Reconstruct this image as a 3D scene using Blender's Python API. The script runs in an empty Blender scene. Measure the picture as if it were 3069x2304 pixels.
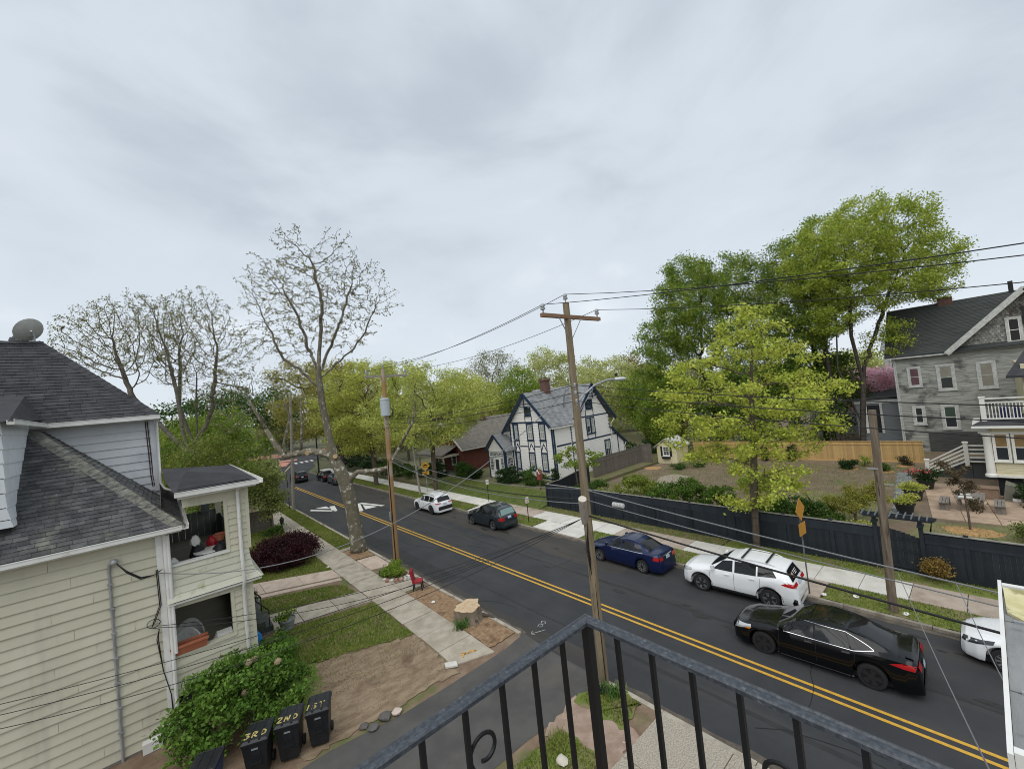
import bpy, math, random
import numpy as np
from mathutils import Vector, Matrix

S = bpy.context.scene
COL = S.collection
# ------------------------------------------------------------------ camera, sky, sun, exposure
cd = bpy.data.cameras.new('camera'); cam = bpy.data.objects.new('camera', cd); COL.objects.link(cam)
cam.matrix_world = Matrix(((0.75384953, 0.05964758, -0.65433405, 0), (-0.64846856, -0.09285799, -0.7555567, 0),
                           (-0.10582727, 0.99389112, -0.03132137, 9.5), (0, 0, 0, 1)))
cd.sensor_fit = 'HORIZONTAL'; cd.sensor_width = 36; cd.lens = 14.412; cd.clip_start = .05; cd.clip_end = 6000
S.camera = cam
S.view_settings.view_transform = 'Standard'; S.view_settings.look = 'None'
S.view_settings.exposure = 0.42; S.view_settings.gamma = 1; S.view_settings.use_curve_mapping = False
S.cycles.use_denoising = True
S.cycles.filter_width = 1.0; S.cycles.max_bounces = 6; S.cycles.transparent_max_bounces = 6
SUN_EL, SUN_AZ = math.radians(58), math.radians(205)       # azimuth of the sun, counted from +X towards +Y
sd = bpy.data.lights.new('sun', 'SUN'); sun = bpy.data.objects.new('sun', sd); COL.objects.link(sun)
sd.energy = 1.5; sd.angle = math.radians(70); sd.color = (1, .97, .92)
sun.rotation_euler = Vector((math.cos(SUN_AZ)*math.cos(SUN_EL), math.sin(SUN_AZ)*math.cos(SUN_EL), math.sin(SUN_EL))).to_track_quat('Z', 'Y').to_euler()
W = bpy.data.worlds.new('World'); S.world = W; W.use_nodes = True

def build_world():
    nt = W.node_tree; N = nt.nodes; L = nt.links; N.clear()
    out = N.new('ShaderNodeOutputWorld'); bg = N.new('ShaderNodeBackground'); bg.inputs[1].default_value = .1
    sky = N.new('ShaderNodeTexSky'); sky.sky_type = 'NISHITA'; sky.sun_disc = False
    sky.sun_elevation = SUN_EL; sky.sun_rotation = math.pi/2 - SUN_AZ
    tc = N.new('ShaderNodeTexCoord'); sep = N.new('ShaderNodeSeparateXYZ'); L.new(tc.outputs['Generated'], sep.inputs[0])
    def math_(op, a, b=None):
        n = N.new('ShaderNodeMath'); n.operation = op
        for i, v in enumerate((a, b)):
            if v is None: continue
            if isinstance(v, (int, float)): n.inputs[i].default_value = v
            else: L.new(v, n.inputs[i])
        return n.outputs[0]
    mp = N.new('ShaderNodeMapping'); L.new(tc.outputs['Generated'], mp.inputs[0])
    mp.inputs['Rotation'].default_value = (math.radians(12), math.radians(-9), math.radians(52)); mp.inputs['Scale'].default_value = (1.5, 1.8, 3.4); mp.inputs['Location'].default_value = (3.1, 1.7, 0)
    n1 = N.new('ShaderNodeTexNoise'); n1.inputs['Scale'].default_value = 1.5; n1.inputs['Detail'].default_value = 9; n1.inputs['Roughness'].default_value = .52; n1.inputs['Distortion'].default_value = .3
    n2 = N.new('ShaderNodeTexNoise'); n2.inputs['Scale'].default_value = .6; n2.inputs['Detail'].default_value = 4; n2.inputs['Roughness'].default_value = .5
    L.new(mp.outputs[0], n1.inputs['Vector']); L.new(mp.outputs[0], n2.inputs['Vector'])
    s = math_('ADD', math_('MULTIPLY', n1.outputs['Fac'], .75), math_('MULTIPLY', n2.outputs['Fac'], .4))
    rp = N.new('ShaderNodeValToRGB'); rp.color_ramp.interpolation = 'EASE'; L.new(s, rp.inputs[0])
    e = rp.color_ramp.elements; e[0].position = .36; e[0].color = (.38, .43, .485, 1); e[1].position = .80; e[1].color = (.70, .725, .745, 1)
    m = e.new(.60); m.color = (.50, .55, .60, 1)
    hz = math_('POWER', math_('SUBTRACT', 1.0, math_('MINIMUM', math_('ABSOLUTE', sep.outputs[2]), 1.0)), 7.0)
    mh = N.new('ShaderNodeMix'); mh.data_type = 'RGBA'; L.new(math_('MULTIPLY', hz, .62), mh.inputs[0]); L.new(rp.outputs[0], mh.inputs[6]); mh.inputs[7].default_value = (.60, .645, .69, 1)
    sc = N.new('ShaderNodeMix'); sc.data_type = 'RGBA'; sc.blend_type = 'MULTIPLY'; sc.inputs[0].default_value = 1
    L.new(mh.outputs[2], sc.inputs[6]); sc.inputs[7].default_value = (10.6, 10.6, 10.6, 1)
    mx = N.new('ShaderNodeMix'); mx.data_type = 'RGBA'; mx.inputs[0].default_value = .93
    L.new(sky.outputs[0], mx.inputs[6]); L.new(sc.outputs[2], mx.inputs[7])
    L.new(mx.outputs[2], bg.inputs[0]); L.new(bg.outputs[0], out.inputs[0])
build_world()

# ------------------------------------------------------------------ materials
MATS = {}
def mat(name, c1, c2=None, sc=4, lo=.35, hi=.65, rough=.85, metal=0, spec=.4, bump=0, bsc=40, st=(1, 1, 1), c3=None, sc3=1.2, lo3=.55, hi3=.7, rnd=0, coat=0, trans=0, det=6, st3=(1, 1, 1)):
    """Principled material: c1/c2 mixed by noise, c3 laid over in larger patches, rnd = brightness spread from piece to piece."""
    if name in MATS: return MATS[name]
    m = bpy.data.materials.new(name); m.use_nodes = True; MATS[name] = m
    nt = m.node_tree; N = nt.nodes; L = nt.links; b = N['Principled BSDF']
    b.inputs['Roughness'].default_value = rough; b.inputs['Metallic'].default_value = metal; b.inputs['Specular IOR Level'].default_value = spec
    if coat: b.inputs['Coat Weight'].default_value = coat; b.inputs['Coat Roughness'].default_value = .04
    tc = N.new('ShaderNodeTexCoord')
    def noise(scale, stretch, d=det):
        mp = N.new('ShaderNodeMapping'); mp.inputs['Scale'].default_value = stretch; L.new(tc.outputs['Object'], mp.inputs[0])
        n = N.new('ShaderNodeTexNoise'); n.inputs['Scale'].default_value = scale; n.inputs['Detail'].default_value = d; n.inputs['Roughness'].default_value = .6
        L.new(mp.outputs[0], n.inputs['Vector']); return n.outputs['Fac']
    def mixc(fac, a, bb):
        x = N.new('ShaderNodeMix'); x.data_type = 'RGBA'
        L.new(fac, x.inputs[0])
        for i, v in ((6, a), (7, bb)):
            if isinstance(v, tuple): x.inputs[i].default_value = (*v, 1)
            else: L.new(v, x.inputs[i])
        return x.outputs[2]
    def ramp(f, a, bb):
        r = N.new('ShaderNodeMapRange'); r.interpolation_type = 'SMOOTHSTEP'; L.new(f, r.inputs[0]); r.inputs[1].default_value = a; r.inputs[2].default_value = bb; return r.outputs[0]
    cur = c1
    if c2: cur = mixc(ramp(noise(sc, st), lo, hi), c1, c2)
    if c3: cur = mixc(ramp(noise(sc3, st3), lo3, hi3), cur, c3)
    if rnd:
        g = N.new('ShaderNodeNewGeometry'); o = N.new('ShaderNodeObjectInfo')
        a = N.new('ShaderNodeMath'); a.operation = 'ADD'; L.new(g.outputs['Random Per Island'], a.inputs[0]); L.new(o.outputs['Random'], a.inputs[1])
        f = N.new('ShaderNodeMath'); f.operation = 'FRACT'; L.new(a.outputs[0], f.inputs[0])
        r = N.new('ShaderNodeMapRange'); L.new(f.outputs[0], r.inputs[0]); r.inputs[3].default_value = 1-rnd; r.inputs[4].default_value = 1+rnd
        hs = N.new('ShaderNodeHueSaturation'); L.new(r.outputs[0], hs.inputs['Value'])
        if isinstance(cur, tuple): hs.inputs['Color'].default_value = (*cur, 1)
        else: L.new(cur, hs.inputs['Color'])
        cur = hs.outputs[0]
    if isinstance(cur, tuple): b.inputs['Base Color'].default_value = (*cur, 1)
    else: L.new(cur, b.inputs['Base Color'])
    if bump:
        bp = N.new('ShaderNodeBump'); bp.inputs['Strength'].default_value = bump; bp.inputs['Distance'].default_value = .02
        L.new(noise(bsc, st, 4), bp.inputs['Height']); L.new(bp.outputs[0], b.inputs['Normal'])
    if trans:
        t = N.new('ShaderNodeBsdfTranslucent'); ms = N.new('ShaderNodeMixShader'); ms.inputs[0].default_value = trans
        if isinstance(cur, tuple): t.inputs[0].default_value = (*cur, 1)
        else: L.new(cur, t.inputs[0])
        out = N['Material Output']; L.new(b.outputs[0], ms.inputs[1]); L.new(t.outputs[0], ms.inputs[2]); L.new(ms.outputs[0], out.inputs[0])
    return m
def leafmat(name, c1, c2, rnd=.28, trans=.35, sc=.9):
    return mat(name, c1, c2, sc=sc, lo=.38, hi=.62, rough=.55, spec=.25, rnd=rnd, trans=trans)

# ------------------------------------------------------------------ mesh builder
XF = {}
def setp(o, label=None, cat=None, group=None, kind=None):
    if label: o['label'] = label
    if cat: o['category'] = cat
    if group: o['group'] = group
    if kind: o['kind'] = kind
    return o
def thing(name, label, cat, loc=(0, 0, 0), rz=0, group=None):
    o = bpy.data.objects.new(name, None); COL.objects.link(o); o.empty_display_size = .2
    o.location = loc; o.rotation_euler = (0, 0, rz); XF[o] = Matrix.Translation(loc) @ Matrix.Rotation(rz, 4, 'Z')
    return setp(o, label, cat, group)
def link(name, me, par=None, loc=None):
    o = bpy.data.objects.new(name, me); COL.objects.link(o)
    if par: o.parent = par; XF[o] = XF[par]
    if loc: o.location = loc
    return o
def V3(a): return Vector(a)
class MB:
    def __init__(s): s.v = []; s.f = []
    def add(s, v, f):
        n = len(s.v); s.v += [tuple(p) for p in v]; s.f += [tuple(i+n for i in q) for q in f]; return s
    def poly(s, *p): return s.add(p, [range(len(p))])
    def box(s, a, b):
        x0, y0, z0 = a; x1, y1, z1 = b
        return s.add([(x0, y0, z0), (x1, y0, z0), (x1, y1, z0), (x0, y1, z0), (x0, y0, z1), (x1, y0, z1), (x1, y1, z1), (x0, y1, z1)],
                     [(3, 2, 1, 0), (4, 5, 6, 7), (0, 1, 5, 4), (1, 2, 6, 5), (2, 3, 7, 6), (3, 0, 4, 7)])
    def bar(s, a, b, w, h, up=(0, 0, 1)):
        """box beam from a to b, w wide and h high"""
        a = V3(a); b = V3(b); d = (b-a).normalized(); u = V3(up); sd_ = d.cross(u)
        if sd_.length < 1e-4: sd_ = d.cross(V3((0, 1, 0)))
        sd_.normalize(); u = sd_.cross(d); q = []
        for c in (a, b):
            for i, j in ((-1, -1), (1, -1), (1, 1), (-1, 1)): q.append(c + sd_*(w/2*i) + u*(h/2*j))
        return s.add(q, [(3, 2, 1, 0), (4, 5, 6, 7), (0, 1, 5, 4), (1, 2, 6, 5), (2, 3, 7, 6), (3, 0, 4, 7)])
    def tube(s, pts, r, n=8, cap=True):
        pts = [V3(p) for p in pts]; R = r if isinstance(r, (list, tuple)) else [r]*len(pts)
        base = len(s.v); ref = None
        for i, p in enumerate(pts):
            d = (pts[min(i+1, len(pts)-1)] - pts[max(i-1, 0)]).normalized()
            if ref is None: ref = d.orthogonal().normalized()
            ref = (ref - d*ref.dot(d)).normalized(); b = d.cross(ref)
            for k in range(n):
                a = 2*math.pi*k/n; s.v.append(tuple(p + (ref*math.cos(a) + b*math.sin(a))*R[i]))
        for i in range(len(pts)-1):
            for k in range(n):
                a = base+i*n+k; b_ = base+i*n+(k+1) % n; s.f.append((a, b_, b_+n, a+n))
        if cap: s.f.append(tuple(base+k for k in range(n))[::-1]); s.f.append(tuple(base+(len(pts)-1)*n+k for k in range(n)))
        return s
    def lathe(s, prof, o=(0, 0, 0), n=16, ax='z'):
        """prof: (radius, height) pairs"""
        base = len(s.v)
        for r, h in prof:
            for k in range(n):
                a = 2*math.pi*k/n; c, d = r*math.cos(a), r*math.sin(a)
                p = (c, d, h) if ax == 'z' else ((c, h, d) if ax == 'y' else (h, c, d))
                s.v.append((p[0]+o[0], p[1]+o[1], p[2]+o[2]))
        for i in range(len(prof)-1):
            for k in range(n):
                a = base+i*n+k; b = base+i*n+(k+1) % n; s.f.append((a, b, b+n, a+n))
        s.f.append(tuple(base+k for k in range(n))[::-1]); s.f.append(tuple(base+(len(prof)-1)*n+k for k in range(n)))
        return s
    def prism(s, pts, d):
        """extrude the planar polygon pts by vector d"""
        n = len(pts); d = V3(d); q = [V3(p) for p in pts]
        return s.add(q + [p+d for p in q], [tuple(range(n))[::-1], tuple(range(n, 2*n))] + [(i, (i+1) % n, n+(i+1) % n, n+i) for i in range(n)])
    def mesh(s, name, m, inv=None, smooth=0):
        me = bpy.data.meshes.new(name)
        v = [tuple(inv @ V3(p)) for p in s.v] if inv else s.v
        me.from_pydata(v, [], s.f)
        for q in (m if isinstance(m, (list, tuple)) else [m]): me.materials.append(q)
        if smooth:
            me.polygons.foreach_set('use_smooth', [True]*len(me.polygons))
            if smooth != 1: me.set_sharp_from_angle(angle=math.radians(smooth))
        me.update(); return me
    def ob(s, name, m, par=None, smooth=0, label=None, cat=None, group=None, kind=None, local=False):
        if par is None:
            a = np.array(s.v); lo = a.min(0); hi = a.max(0); c = ((lo[0]+hi[0])/2, (lo[1]+hi[1])/2, lo[2])
            o = link(name, s.mesh(name, m, Matrix.Translation(c).inverted(), smooth), None, c); XF[o] = Matrix.Translation(c)
        else:
            o = link(name, s.mesh(name, m, None if local else XF[par].inverted(), smooth), par)
        return setp(o, label, cat, group, kind)
def np_mesh(name, Vv, Q, m):
    """mesh from numpy arrays: vertices (n,3) and faces (k,3|4)"""
    me = bpy.data.meshes.new(name); k = Q.shape[1]
    me.vertices.add(len(Vv)); me.vertices.foreach_set('co', np.ascontiguousarray(Vv, dtype=np.float32).ravel())
    me.loops.add(Q.size); me.loops.foreach_set('vertex_index', Q.astype(np.int32).ravel())
    me.polygons.add(len(Q)); me.polygons.foreach_set('loop_start', np.arange(0, Q.size, k, dtype=np.int32))
    me.materials.append(m); me.update(calc_edges=True); return me
def copy_tree(o, par=None):
    c = o.copy(); COL.objects.link(c)
    if par: c.parent = par
    for ch in list(o.children): copy_tree(ch, c)
    return c
def clip(poly, axis, val, keep_above):
    out = []
    for i, p in enumerate(poly):
        q = poly[(i+1) % len(poly)]; a = (p[axis]-val) * (1 if keep_above else -1); b = (q[axis]-val) * (1 if keep_above else -1)
        if a >= 0: out.append(p)
        if (a >= 0) != (b >= 0):
            t = a/(a-b); out.append((p[0]+(q[0]-p[0])*t, p[1]+(q[1]-p[1])*t))
    return out
def plank_cell(mb, pl, z0, z1, O, U, Vv, Nn, b0, b1):
    """one lapped piece: polygon pl (u,v) lifted b0 at its lower edge z0 and b1 at its upper edge z1"""
    f = lambda p: O + U*p[0] + Vv*p[1] + Nn*(b0 + (b1-b0)*(p[1]-z0)/(z1-z0))
    mb.add([f(p) for p in pl], [range(len(pl))])
    for i, p in enumerate(pl):
        q = pl[(i+1) % len(pl)]
        a, b = f(p), f(q); back = lambda p_: O + U*p_[0] + Vv*p_[1]
        mb.add([b, a, back(p), back(q)], [(0, 1, 2, 3)])
def lap_rows(poly, exp, O, U, Vv, Nn, b0=.02, b1=.003, z_start=None):
    """cut a wall polygon into lapped boards; returns one MB per row"""
    O, U, Vv, Nn = map(V3, (O, U, Vv, Nn)); z = min(p[1] for p in poly) if z_start is None else z_start; zt = max(p[1] for p in poly); rows = []
    while z < zt-1e-3:
        z1 = min(z+exp, zt); pl = clip(clip(poly, 1, z, True), 1, z1, False)
        if len(pl) > 2:
            mb = MB(); plank_cell(mb, pl, z, z+exp, O, U, Vv, Nn, b0, b1); rows.append(mb)
        z += exp
    return rows
def siding(poly, exp, O, U, Nn, m, par, b0=.02, name='siding', z_start=None):
    mb = MB()
    for r in lap_rows(poly, exp, O, U, (0, 0, 1), Nn, b0, .002, z_start): mb.add(r.v, r.f)
    return mb.ob(name, m, par, kind='stuff')
def shingle_cells(poly, course, tab, O, U, Vv, Nn, rg, b0=.022):
    O, U, Vv, Nn = map(V3, (O, U, Vv, Nn)); v = min(p[1] for p in poly); vt = max(p[1] for p in poly); cells = []; k = 0
    u0 = min(p[0] for p in poly); u1 = max(p[0] for p in poly)
    while v < vt-1e-3:
        row = clip(clip(poly, 1, v, True), 1, min(v+course, vt), False)
        u = u0 - rg.random()*tab
        while u < u1 and len(row) > 2:
            w = tab*rg.uniform(.82, 1.18); pl = clip(clip(row, 0, u+.004, True), 0, u+w-.004, False)
            if len(pl) > 2:
                mb = MB(); plank_cell(mb, pl, v, v+course, O, U, Vv, Nn, b0+rg.uniform(-.005, .008), .004)
                c = O + U*(sum(p[0] for p in pl)/len(pl)) + Vv*v; cells.append((c, mb))
            u += w
        v += course; k += 1
    return cells
def inpoly(P, x, y):
    c = np.zeros(len(x), bool); n = len(P)
    for i in range(n):
        x0, y0 = P[i]; x1, y1 = P[(i+1) % n]
        c ^= ((y0 > y) != (y1 > y)) & (x < (x1-x0)*(y-y0)/(y1-y0+1e-12)+x0)
    return c
def ragged(pts, step, amp, rg):
    """a polygon outline with a natural uneven edge"""
    out = []
    for i, p in enumerate(pts):
        q = pts[(i+1) % len(pts)]; d = math.hypot(q[0]-p[0], q[1]-p[1]); n = max(1, int(d/step))
        for k in range(n):
            t = k/n; out.append((p[0]+(q[0]-p[0])*t+rg.uniform(-amp, amp), p[1]+(q[1]-p[1])*t+rg.uniform(-amp, amp)))
    return out
def sheet(name, pts, z, m, label=None, kind='structure', par=None):
    return MB().poly(*[(x, y, z) for x, y in pts]).ob(name, m, par, label=label, kind=kind if not par else None)
def rot_local(me_obj): return me_obj
# ------------------------------------------------------------------ ground, road, pavements
rg = random.Random(7)
m_earth = mat('earth', (.16, .105, .07), (.23, .165, .11), sc=1.6, c3=(.10, .12, .035), sc3=.35, lo3=.5, hi3=.62, bump=.8, bsc=18)
m_far = mat('far_grass', (.07, .10, .03), (.11, .12, .05), sc=.2)
m_lawn = mat('lawn', (.115, .155, .026), (.165, .19, .042), sc=2.2, c3=(.20, .16, .09), sc3=.9, lo3=.48, hi3=.66, bump=.9, bsc=30, det=9)
m_dirt = mat('bare_dirt', (.185, .127, .080), (.30, .23, .15), sc=2.4, lo=.3, hi=.7, c3=(.13, .085, .055), sc3=.9, lo3=.5, hi3=.72, bump=.9, bsc=22, det=10, st=(.6, 1.6, 1))
m_asph = mat('asphalt', (.033, .0345, .037), (.045, .0465, .0495), sc=.6, lo=.3, hi=.7, c3=(.054, .052, .048), sc3=.24, lo3=.48, hi3=.7, st3=(2.6, .22, 1), rough=.82, spec=.35, bump=.35, bsc=160, det=10)
m_drive = mat('driveway_asphalt', (.066, .063, .060), (.09, .086, .08), sc=.9, c3=(.105, .094, .08), sc3=.6, lo3=.55, hi3=.75, bump=.4, bsc=120, det=10)
m_conc = mat('concrete_old', (.33, .29, .225), (.43, .385, .31), sc=2, c3=(.26, .22, .165), sc3=1.1, lo3=.52, hi3=.72, bump=.25, bsc=60, rnd=.07, det=9)
m_pink = mat('concrete_pinkish', (.42, .33, .26), (.50, .41, .33), sc=2, c3=(.34, .27, .20), sc3=1.3, lo3=.55, hi3=.75, bump=.25, bsc=60, rnd=.05, det=9)
m_newc = mat('concrete_new', (.55, .53, .48), (.64, .62, .57), sc=1.5, c3=(.48, .455, .40), sc3=.8, lo3=.55, hi3=.75, bump=.15, bsc=60, rnd=.05, det=8)
m_tan = mat('concrete_tan', (.36, .29, .235), (.43, .36, .295), sc=2, c3=(.28, .22, .17), sc3=.9, lo3=.5, hi3=.7, bump=.25, bsc=60, rnd=.06, det=9)
m_aggr = mat('exposed_aggregate', (.30, .26, .205), (.46, .415, .34), sc=26, lo=.38, hi=.62, c3=(.30, .25, .19), sc3=.7, lo3=.55, hi3=.8, bump=.9, bsc=70, det=3)
m_kerb = mat('kerb_stone', (.30, .265, .21), (.42, .38, .31), sc=3, c3=(.17, .14, .11), sc3=1.2, lo3=.52, hi3=.68, bump=.5, bsc=30)
m_yel = mat('yellow_paint', (.62, .36, .045), (.52, .29, .035), sc=8, c3=(.30, .19, .06), sc3=14, lo3=.62, hi3=.75, rough=.7)
m_wht = mat('white_paint', (.74, .73, .69), (.66, .65, .61), sc=6, c3=(.4, .4, .38), sc3=9, lo3=.62, hi3=.8, rough=.7)
m_brickpave = mat('red_paving', (.52, .24, .18), (.44, .20, .15), sc=3, rough=.8)

sheet('ground', [(-3000, -3000), (3000, -3000), (3000, 3000), (-3000, 3000)], -.06, m_far)
hill = MB()
hx = [(-500+i*55, 360+random.Random(i).uniform(-12, 12), 7+6*math.sin(i*.5)+3*math.sin(i*1.7)) for i in range(16)]
for i in range(15):
    a, b = hx[i], hx[i+1]
    hill.poly((a[0], a[1]-60, 0), (b[0], b[1]-60, 0), (b[0], b[1]+60, b[2]+5), (a[0], a[1]+60, a[2]+5)); hill.poly((a[0], a[1]+60, a[2]+5), (b[0], b[1]+60, b[2]+5), (b[0], b[1]+200, 0), (a[0], a[1]+200, 0))
hill.ob('hills', mat('hill_woods', (.05, .075, .035), (.085, .10, .05), sc=.05), kind='structure')
road = sheet('road', [(10.45, -60), (19.65, -60), (19.65, 82), (23.4, 90), (24.6, 97), (31, 110), (40, 126), (33, 134), (20, 130), (6, 118), (-12, 112), (-12, 90), (2, 84), (8.6, 76), (10.45, 68)], 0, m_asph)
# tyre-worn repairs and seams
pm = mat('asphalt_patch', (.025, .026, .027), (.033, .034, .035), sc=2, bump=.3, bsc=120)
pm2 = mat('asphalt_worn', (.060, .054, .047), (.043, .041, .038), sc=.8, bump=.3, bsc=120, st=(1.4, .3, 1))
sheet('road_patch', ragged([(10.9, 20), (11.9, 19.9), (12.0, 36), (11.0, 36.2)], .9, .05, rg), .004, pm, par=road)
sheet('road_patch', ragged([(16.0, -12), (16.16, -12), (16.15, 40), (16.0, 40)], 1.2, .05, rg), .006, pm, par=road)
sheet('road_patch', ragged([(11.95, -12), (12.1, -12), (12.1, 20), (11.97, 20)], 1.2, .05, rg), .003, pm, par=road)
sheet('road_patch', ragged([(16.6, 37), (19.5, 37), (19.5, 57), (17.2, 57), (16.4, 48)], 1, .22, rg), .002, pm2, par=road)
sheet('road_patch', ragged([(17.1, 13), (19.55, 13), (19.55, 36), (17.3, 36)], 1, .2, rg), .003, pm2, par=road)
sheet('road_patch', ragged([(10.5, 10), (11.2, 9.8), (11.0, 30), (10.5, 30)], .7, .12, rg), .002, pm2, par=road)
m_grit = mat('gutter_grit', (.13, .108, .082), (.075, .066, .056), sc=3, bump=.8, bsc=60, det=9)
sheet('gutter_grit', ragged([(10.47, 13), (10.72, 13), (10.66, 31), (10.6, 62), (10.47, 62)], .5, .07, rg), .009, m_grit, par=road); sheet('gutter_grit', ragged([(10.47, -6), (10.7, -6), (10.75, 8.8), (10.47, 8.8)], .5, .07, rg), .009, m_grit, par=road); sheet('gutter_grit', ragged([(19.45, -10), (19.64, -10), (19.64, 60), (19.4, 60)], .6, .08, rg), .009, m_grit, par=road)
for i in range(16):                                             # sealed cracks and oil drips
    x, y = rg.uniform(10.8, 19.2), rg.uniform(0, 46); a = rg.choice((0, 0, 1.57))+rg.uniform(-.3, .3); mb = MB(); w = rg.uniform(.012, .03)
    for k in range(rg.randint(3, 8)):
        x2, y2 = x+math.sin(a)*.7, y+math.cos(a)*.7; a += rg.uniform(-.45, .45)
        if 10.6 < x2 < 19.4: mb.bar((x, y, .0065), (x2, y2, .0065), w, .003)
        x, y = x2, y2
    if mb.v: mb.ob('sealed_crack', mat('crack_sealant', (.014, .014, .015), rough=.5), road)
for i in range(26):
    x, y, s = rg.choice((12.4, 16.0, 17.9, 18.6))+rg.uniform(-.35, .35), rg.uniform(0, 45), rg.uniform(.06, .3); sheet('oil_stain', [(x+s*.6*math.cos(k*.7)*rg.uniform(.6, 1.2), y+s*1.5*math.sin(k*.7)*rg.uniform(.6, 1.2)) for k in range(9)], .0095+i*.00005, mat('oil_stain', (.020, .019, .018), (.034, .033, .031), sc=9, rough=.6), par=road)
def center_x(y): return 14.1 - max(0, y-66)**1.9*.004
for off in (-.15, .15):
    mb = MB(); ys = [-60, 40] + [66+i*2 for i in range(4)]
    ys = [-60+i*4.2 for i in range(31)]
    for a, b in zip(ys, ys[1:]):
        if b > 72: break
        mb.poly(*[(center_x(y)+off+w, y, .008) for y, w in ((a, -.055), (a, .055), (b, .055), (b, -.055))])
    mb.ob('center_line', m_yel, road)
def mark(pts, m=m_wht, name='road_marking', z=.008): return MB().poly(*[(x, y, z) for x, y in pts]).ob(name, m, road)
# speed hump triangles on both lanes
mark([(11.25, 47.0), (11.5, 47.5), (12.95, 44.3), (12.72, 44.0)]); mark([(12.6, 44.0), (13.05, 43.9), (13.6, 46.6), (13.15, 46.9)]); mark([(11.9, 47.6), (12.95, 47.4), (12.9, 45.6)])
mark([(14.15, 41.2), (14.6, 41.0), (15.65, 44.8), (15.2, 45.0)]); mark([(15.5, 44.6), (15.85, 44.9), (16.75, 40.9), (16.4, 40.9)]); mark([(14.95, 41.4), (16.1, 41.2), (15.5, 43.6)])
for (x, y) in ((22.3, 101.6), (23.5, 101.8), (24.6, 102.0), (25.7, 102.1), (16.7, 104.6), (17.7, 104.6), (18.7, 104.6)): mark([(x-.28, y-1.3), (x+.28, y-1.3), (x+.5, y+1.6), (x-.06, y+1.6)])
mark([(23.2, 85.5), (22.8, 85.5), (22.2, 76.5), (22.6, 76.5)])
for pts in ([(19.65, 115.8), (19.17, 104.4), (17.04, 94.3), (15.86, 86.0), (16.56, 85.6), (20.42, 97.9)],):
    mb = MB()
    for p, q in zip(pts, pts[1:]): mb.bar((p[0], p[1], .01), (q[0], q[1], .01), .16, .006)
    mb.ob('yellow_edge_line', mat('pale_yellow_paint', (.65, .52, .28), (.58, .45, .25), sc=4), road)
for nm, pts in (('traffic_island', [(20.4, 107.7), (22.1, 105.6), (19.7, 98.1), (18.4, 99.1)]), ('traffic_island', [(21.0, 113.5), (24.9, 111.2), (24.1, 108.2), (20.6, 109.4)])):
    MB().prism([(x, y, .0) for x, y in pts], (0, 0, .14)).ob(nm, m_brickpave, kind='structure')
MB().prism([(8, 133, 0), (17, 128, 0), (29, 121.8, 0), (33.5, 118, 0), (40, 112, 0), (48, 120, 0), (36, 132, 0), (18, 142, 0)], (0, 0, .13)).ob('far_pavement', m_brickpave, kind='structure')
# utility locating marks sprayed on the street
mb = MB()
for st in ([(11.25, 13.0), (11.45, 13.1), (11.5, 12.95), (11.38, 12.87), (11.28, 12.95)], [(11.5, 13.05), (11.66, 13.17), (11.74, 13.05), (11.62, 12.92), (11.5, 13.0)], [(11.3, 12.6), (10.75, 12.85)], [(10.75, 12.85), (10.9, 12.95)], [(10.75, 12.85), (10.8, 12.68)]):
    for p, q in zip(st, st[1:]): mb.bar((*p, .009), (*q, .009),   .026, .004)
mb.ob('sprayed_mark', mat('worn_spray', (.5, .5, .48), (.2, .2, .2), sc=16), road)

# near side -----------------------------------------------------------------
yard = sheet('front_yard', [(-60, 11), (10.3, 11), (10.3, 76), (4, 82), (-60, 86)], .075, m_earth)
driveway = sheet('driveway', ragged([(-60, 8.9), (7.2, 9.2), (9.2, 8.9), (10.32, 9.0), (10.44, 13.0), (9.4, 12.86), (5.2, 12.75), (3.1, 13.15), (-60, 13.5)], 1.2, .06, rg), .08, m_drive)
apron = MB().poly((10.30, 9.0, .078), (10.46, 9.0, .006), (10.46, 13.0, .006), (10.30, 13.0, .078)).ob('driveway_apron', m_drive, kind='structure')
near_lot = sheet('near_lot', [(-60, -60), (10.3, -60), (10.3, 10.99), (-60, 10.99)], .07, m_earth)
mb = MB()
y = 13.0
k1 = thing('kerb_near', None, None); k1['kind'] = 'structure'
kb = [MB().box((10.3, 0, 0), (10.46, 2.44, .125))]
def kerb(parent, x0, x1, y0, y1, m, h=.12, unit=2.45):
    y = y0; me = None
    while y < y1-.05:
        e = min(y+unit, y1)
        MB().box((x0, y+.008, -.02), (x1, e-.008, h+rg.uniform(-.012, .008))).ob('kerb_stone', m, parent); y = e
kerb(k1, 10.3, 10.46, 13.1, 68, m_kerb); kerb(k1, 10.3, 10.46, -20, 8.9, m_kerb, .09)
sw = thing('sidewalk_near', None, None, (8.25, 13, 0)); sw['kind'] = 'structure'
def slab(par, pts, z, m, name='paving_slab', t=.05):
    dz = rg.uniform(-.006, .006)
    return MB().prism([(x, y, z-t) for x, y in pts], (0, 0, t+dz)).ob(name, m, par)
ys = [13.15, 14.6, 16.1, 17.65, 19.2, 20.85, 22.5, 24.1, 25.7, 27.2, 28.7, 30.2] + [31.7+1.5*i for i in range(26)]
for a, b in zip(ys, ys[1:]):
    w = 0 if a < 30 else .0
    pts = [(7.52+w, a+.012), (9.0, a+.012+.05*(a < 14)), (9.02, b-.012), (7.55+w, b-.012)]
    if a < 13.3: pts = [(7.45, 13.5), (8.95, 12.95), (9.0, b-.012), (7.52, b-.012)]
    slab(sw, pts, .125, m_conc)
pathw = thing('front_path', None, None, (5.4, 22, 0)); pathw['kind'] = 'structure'
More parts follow.
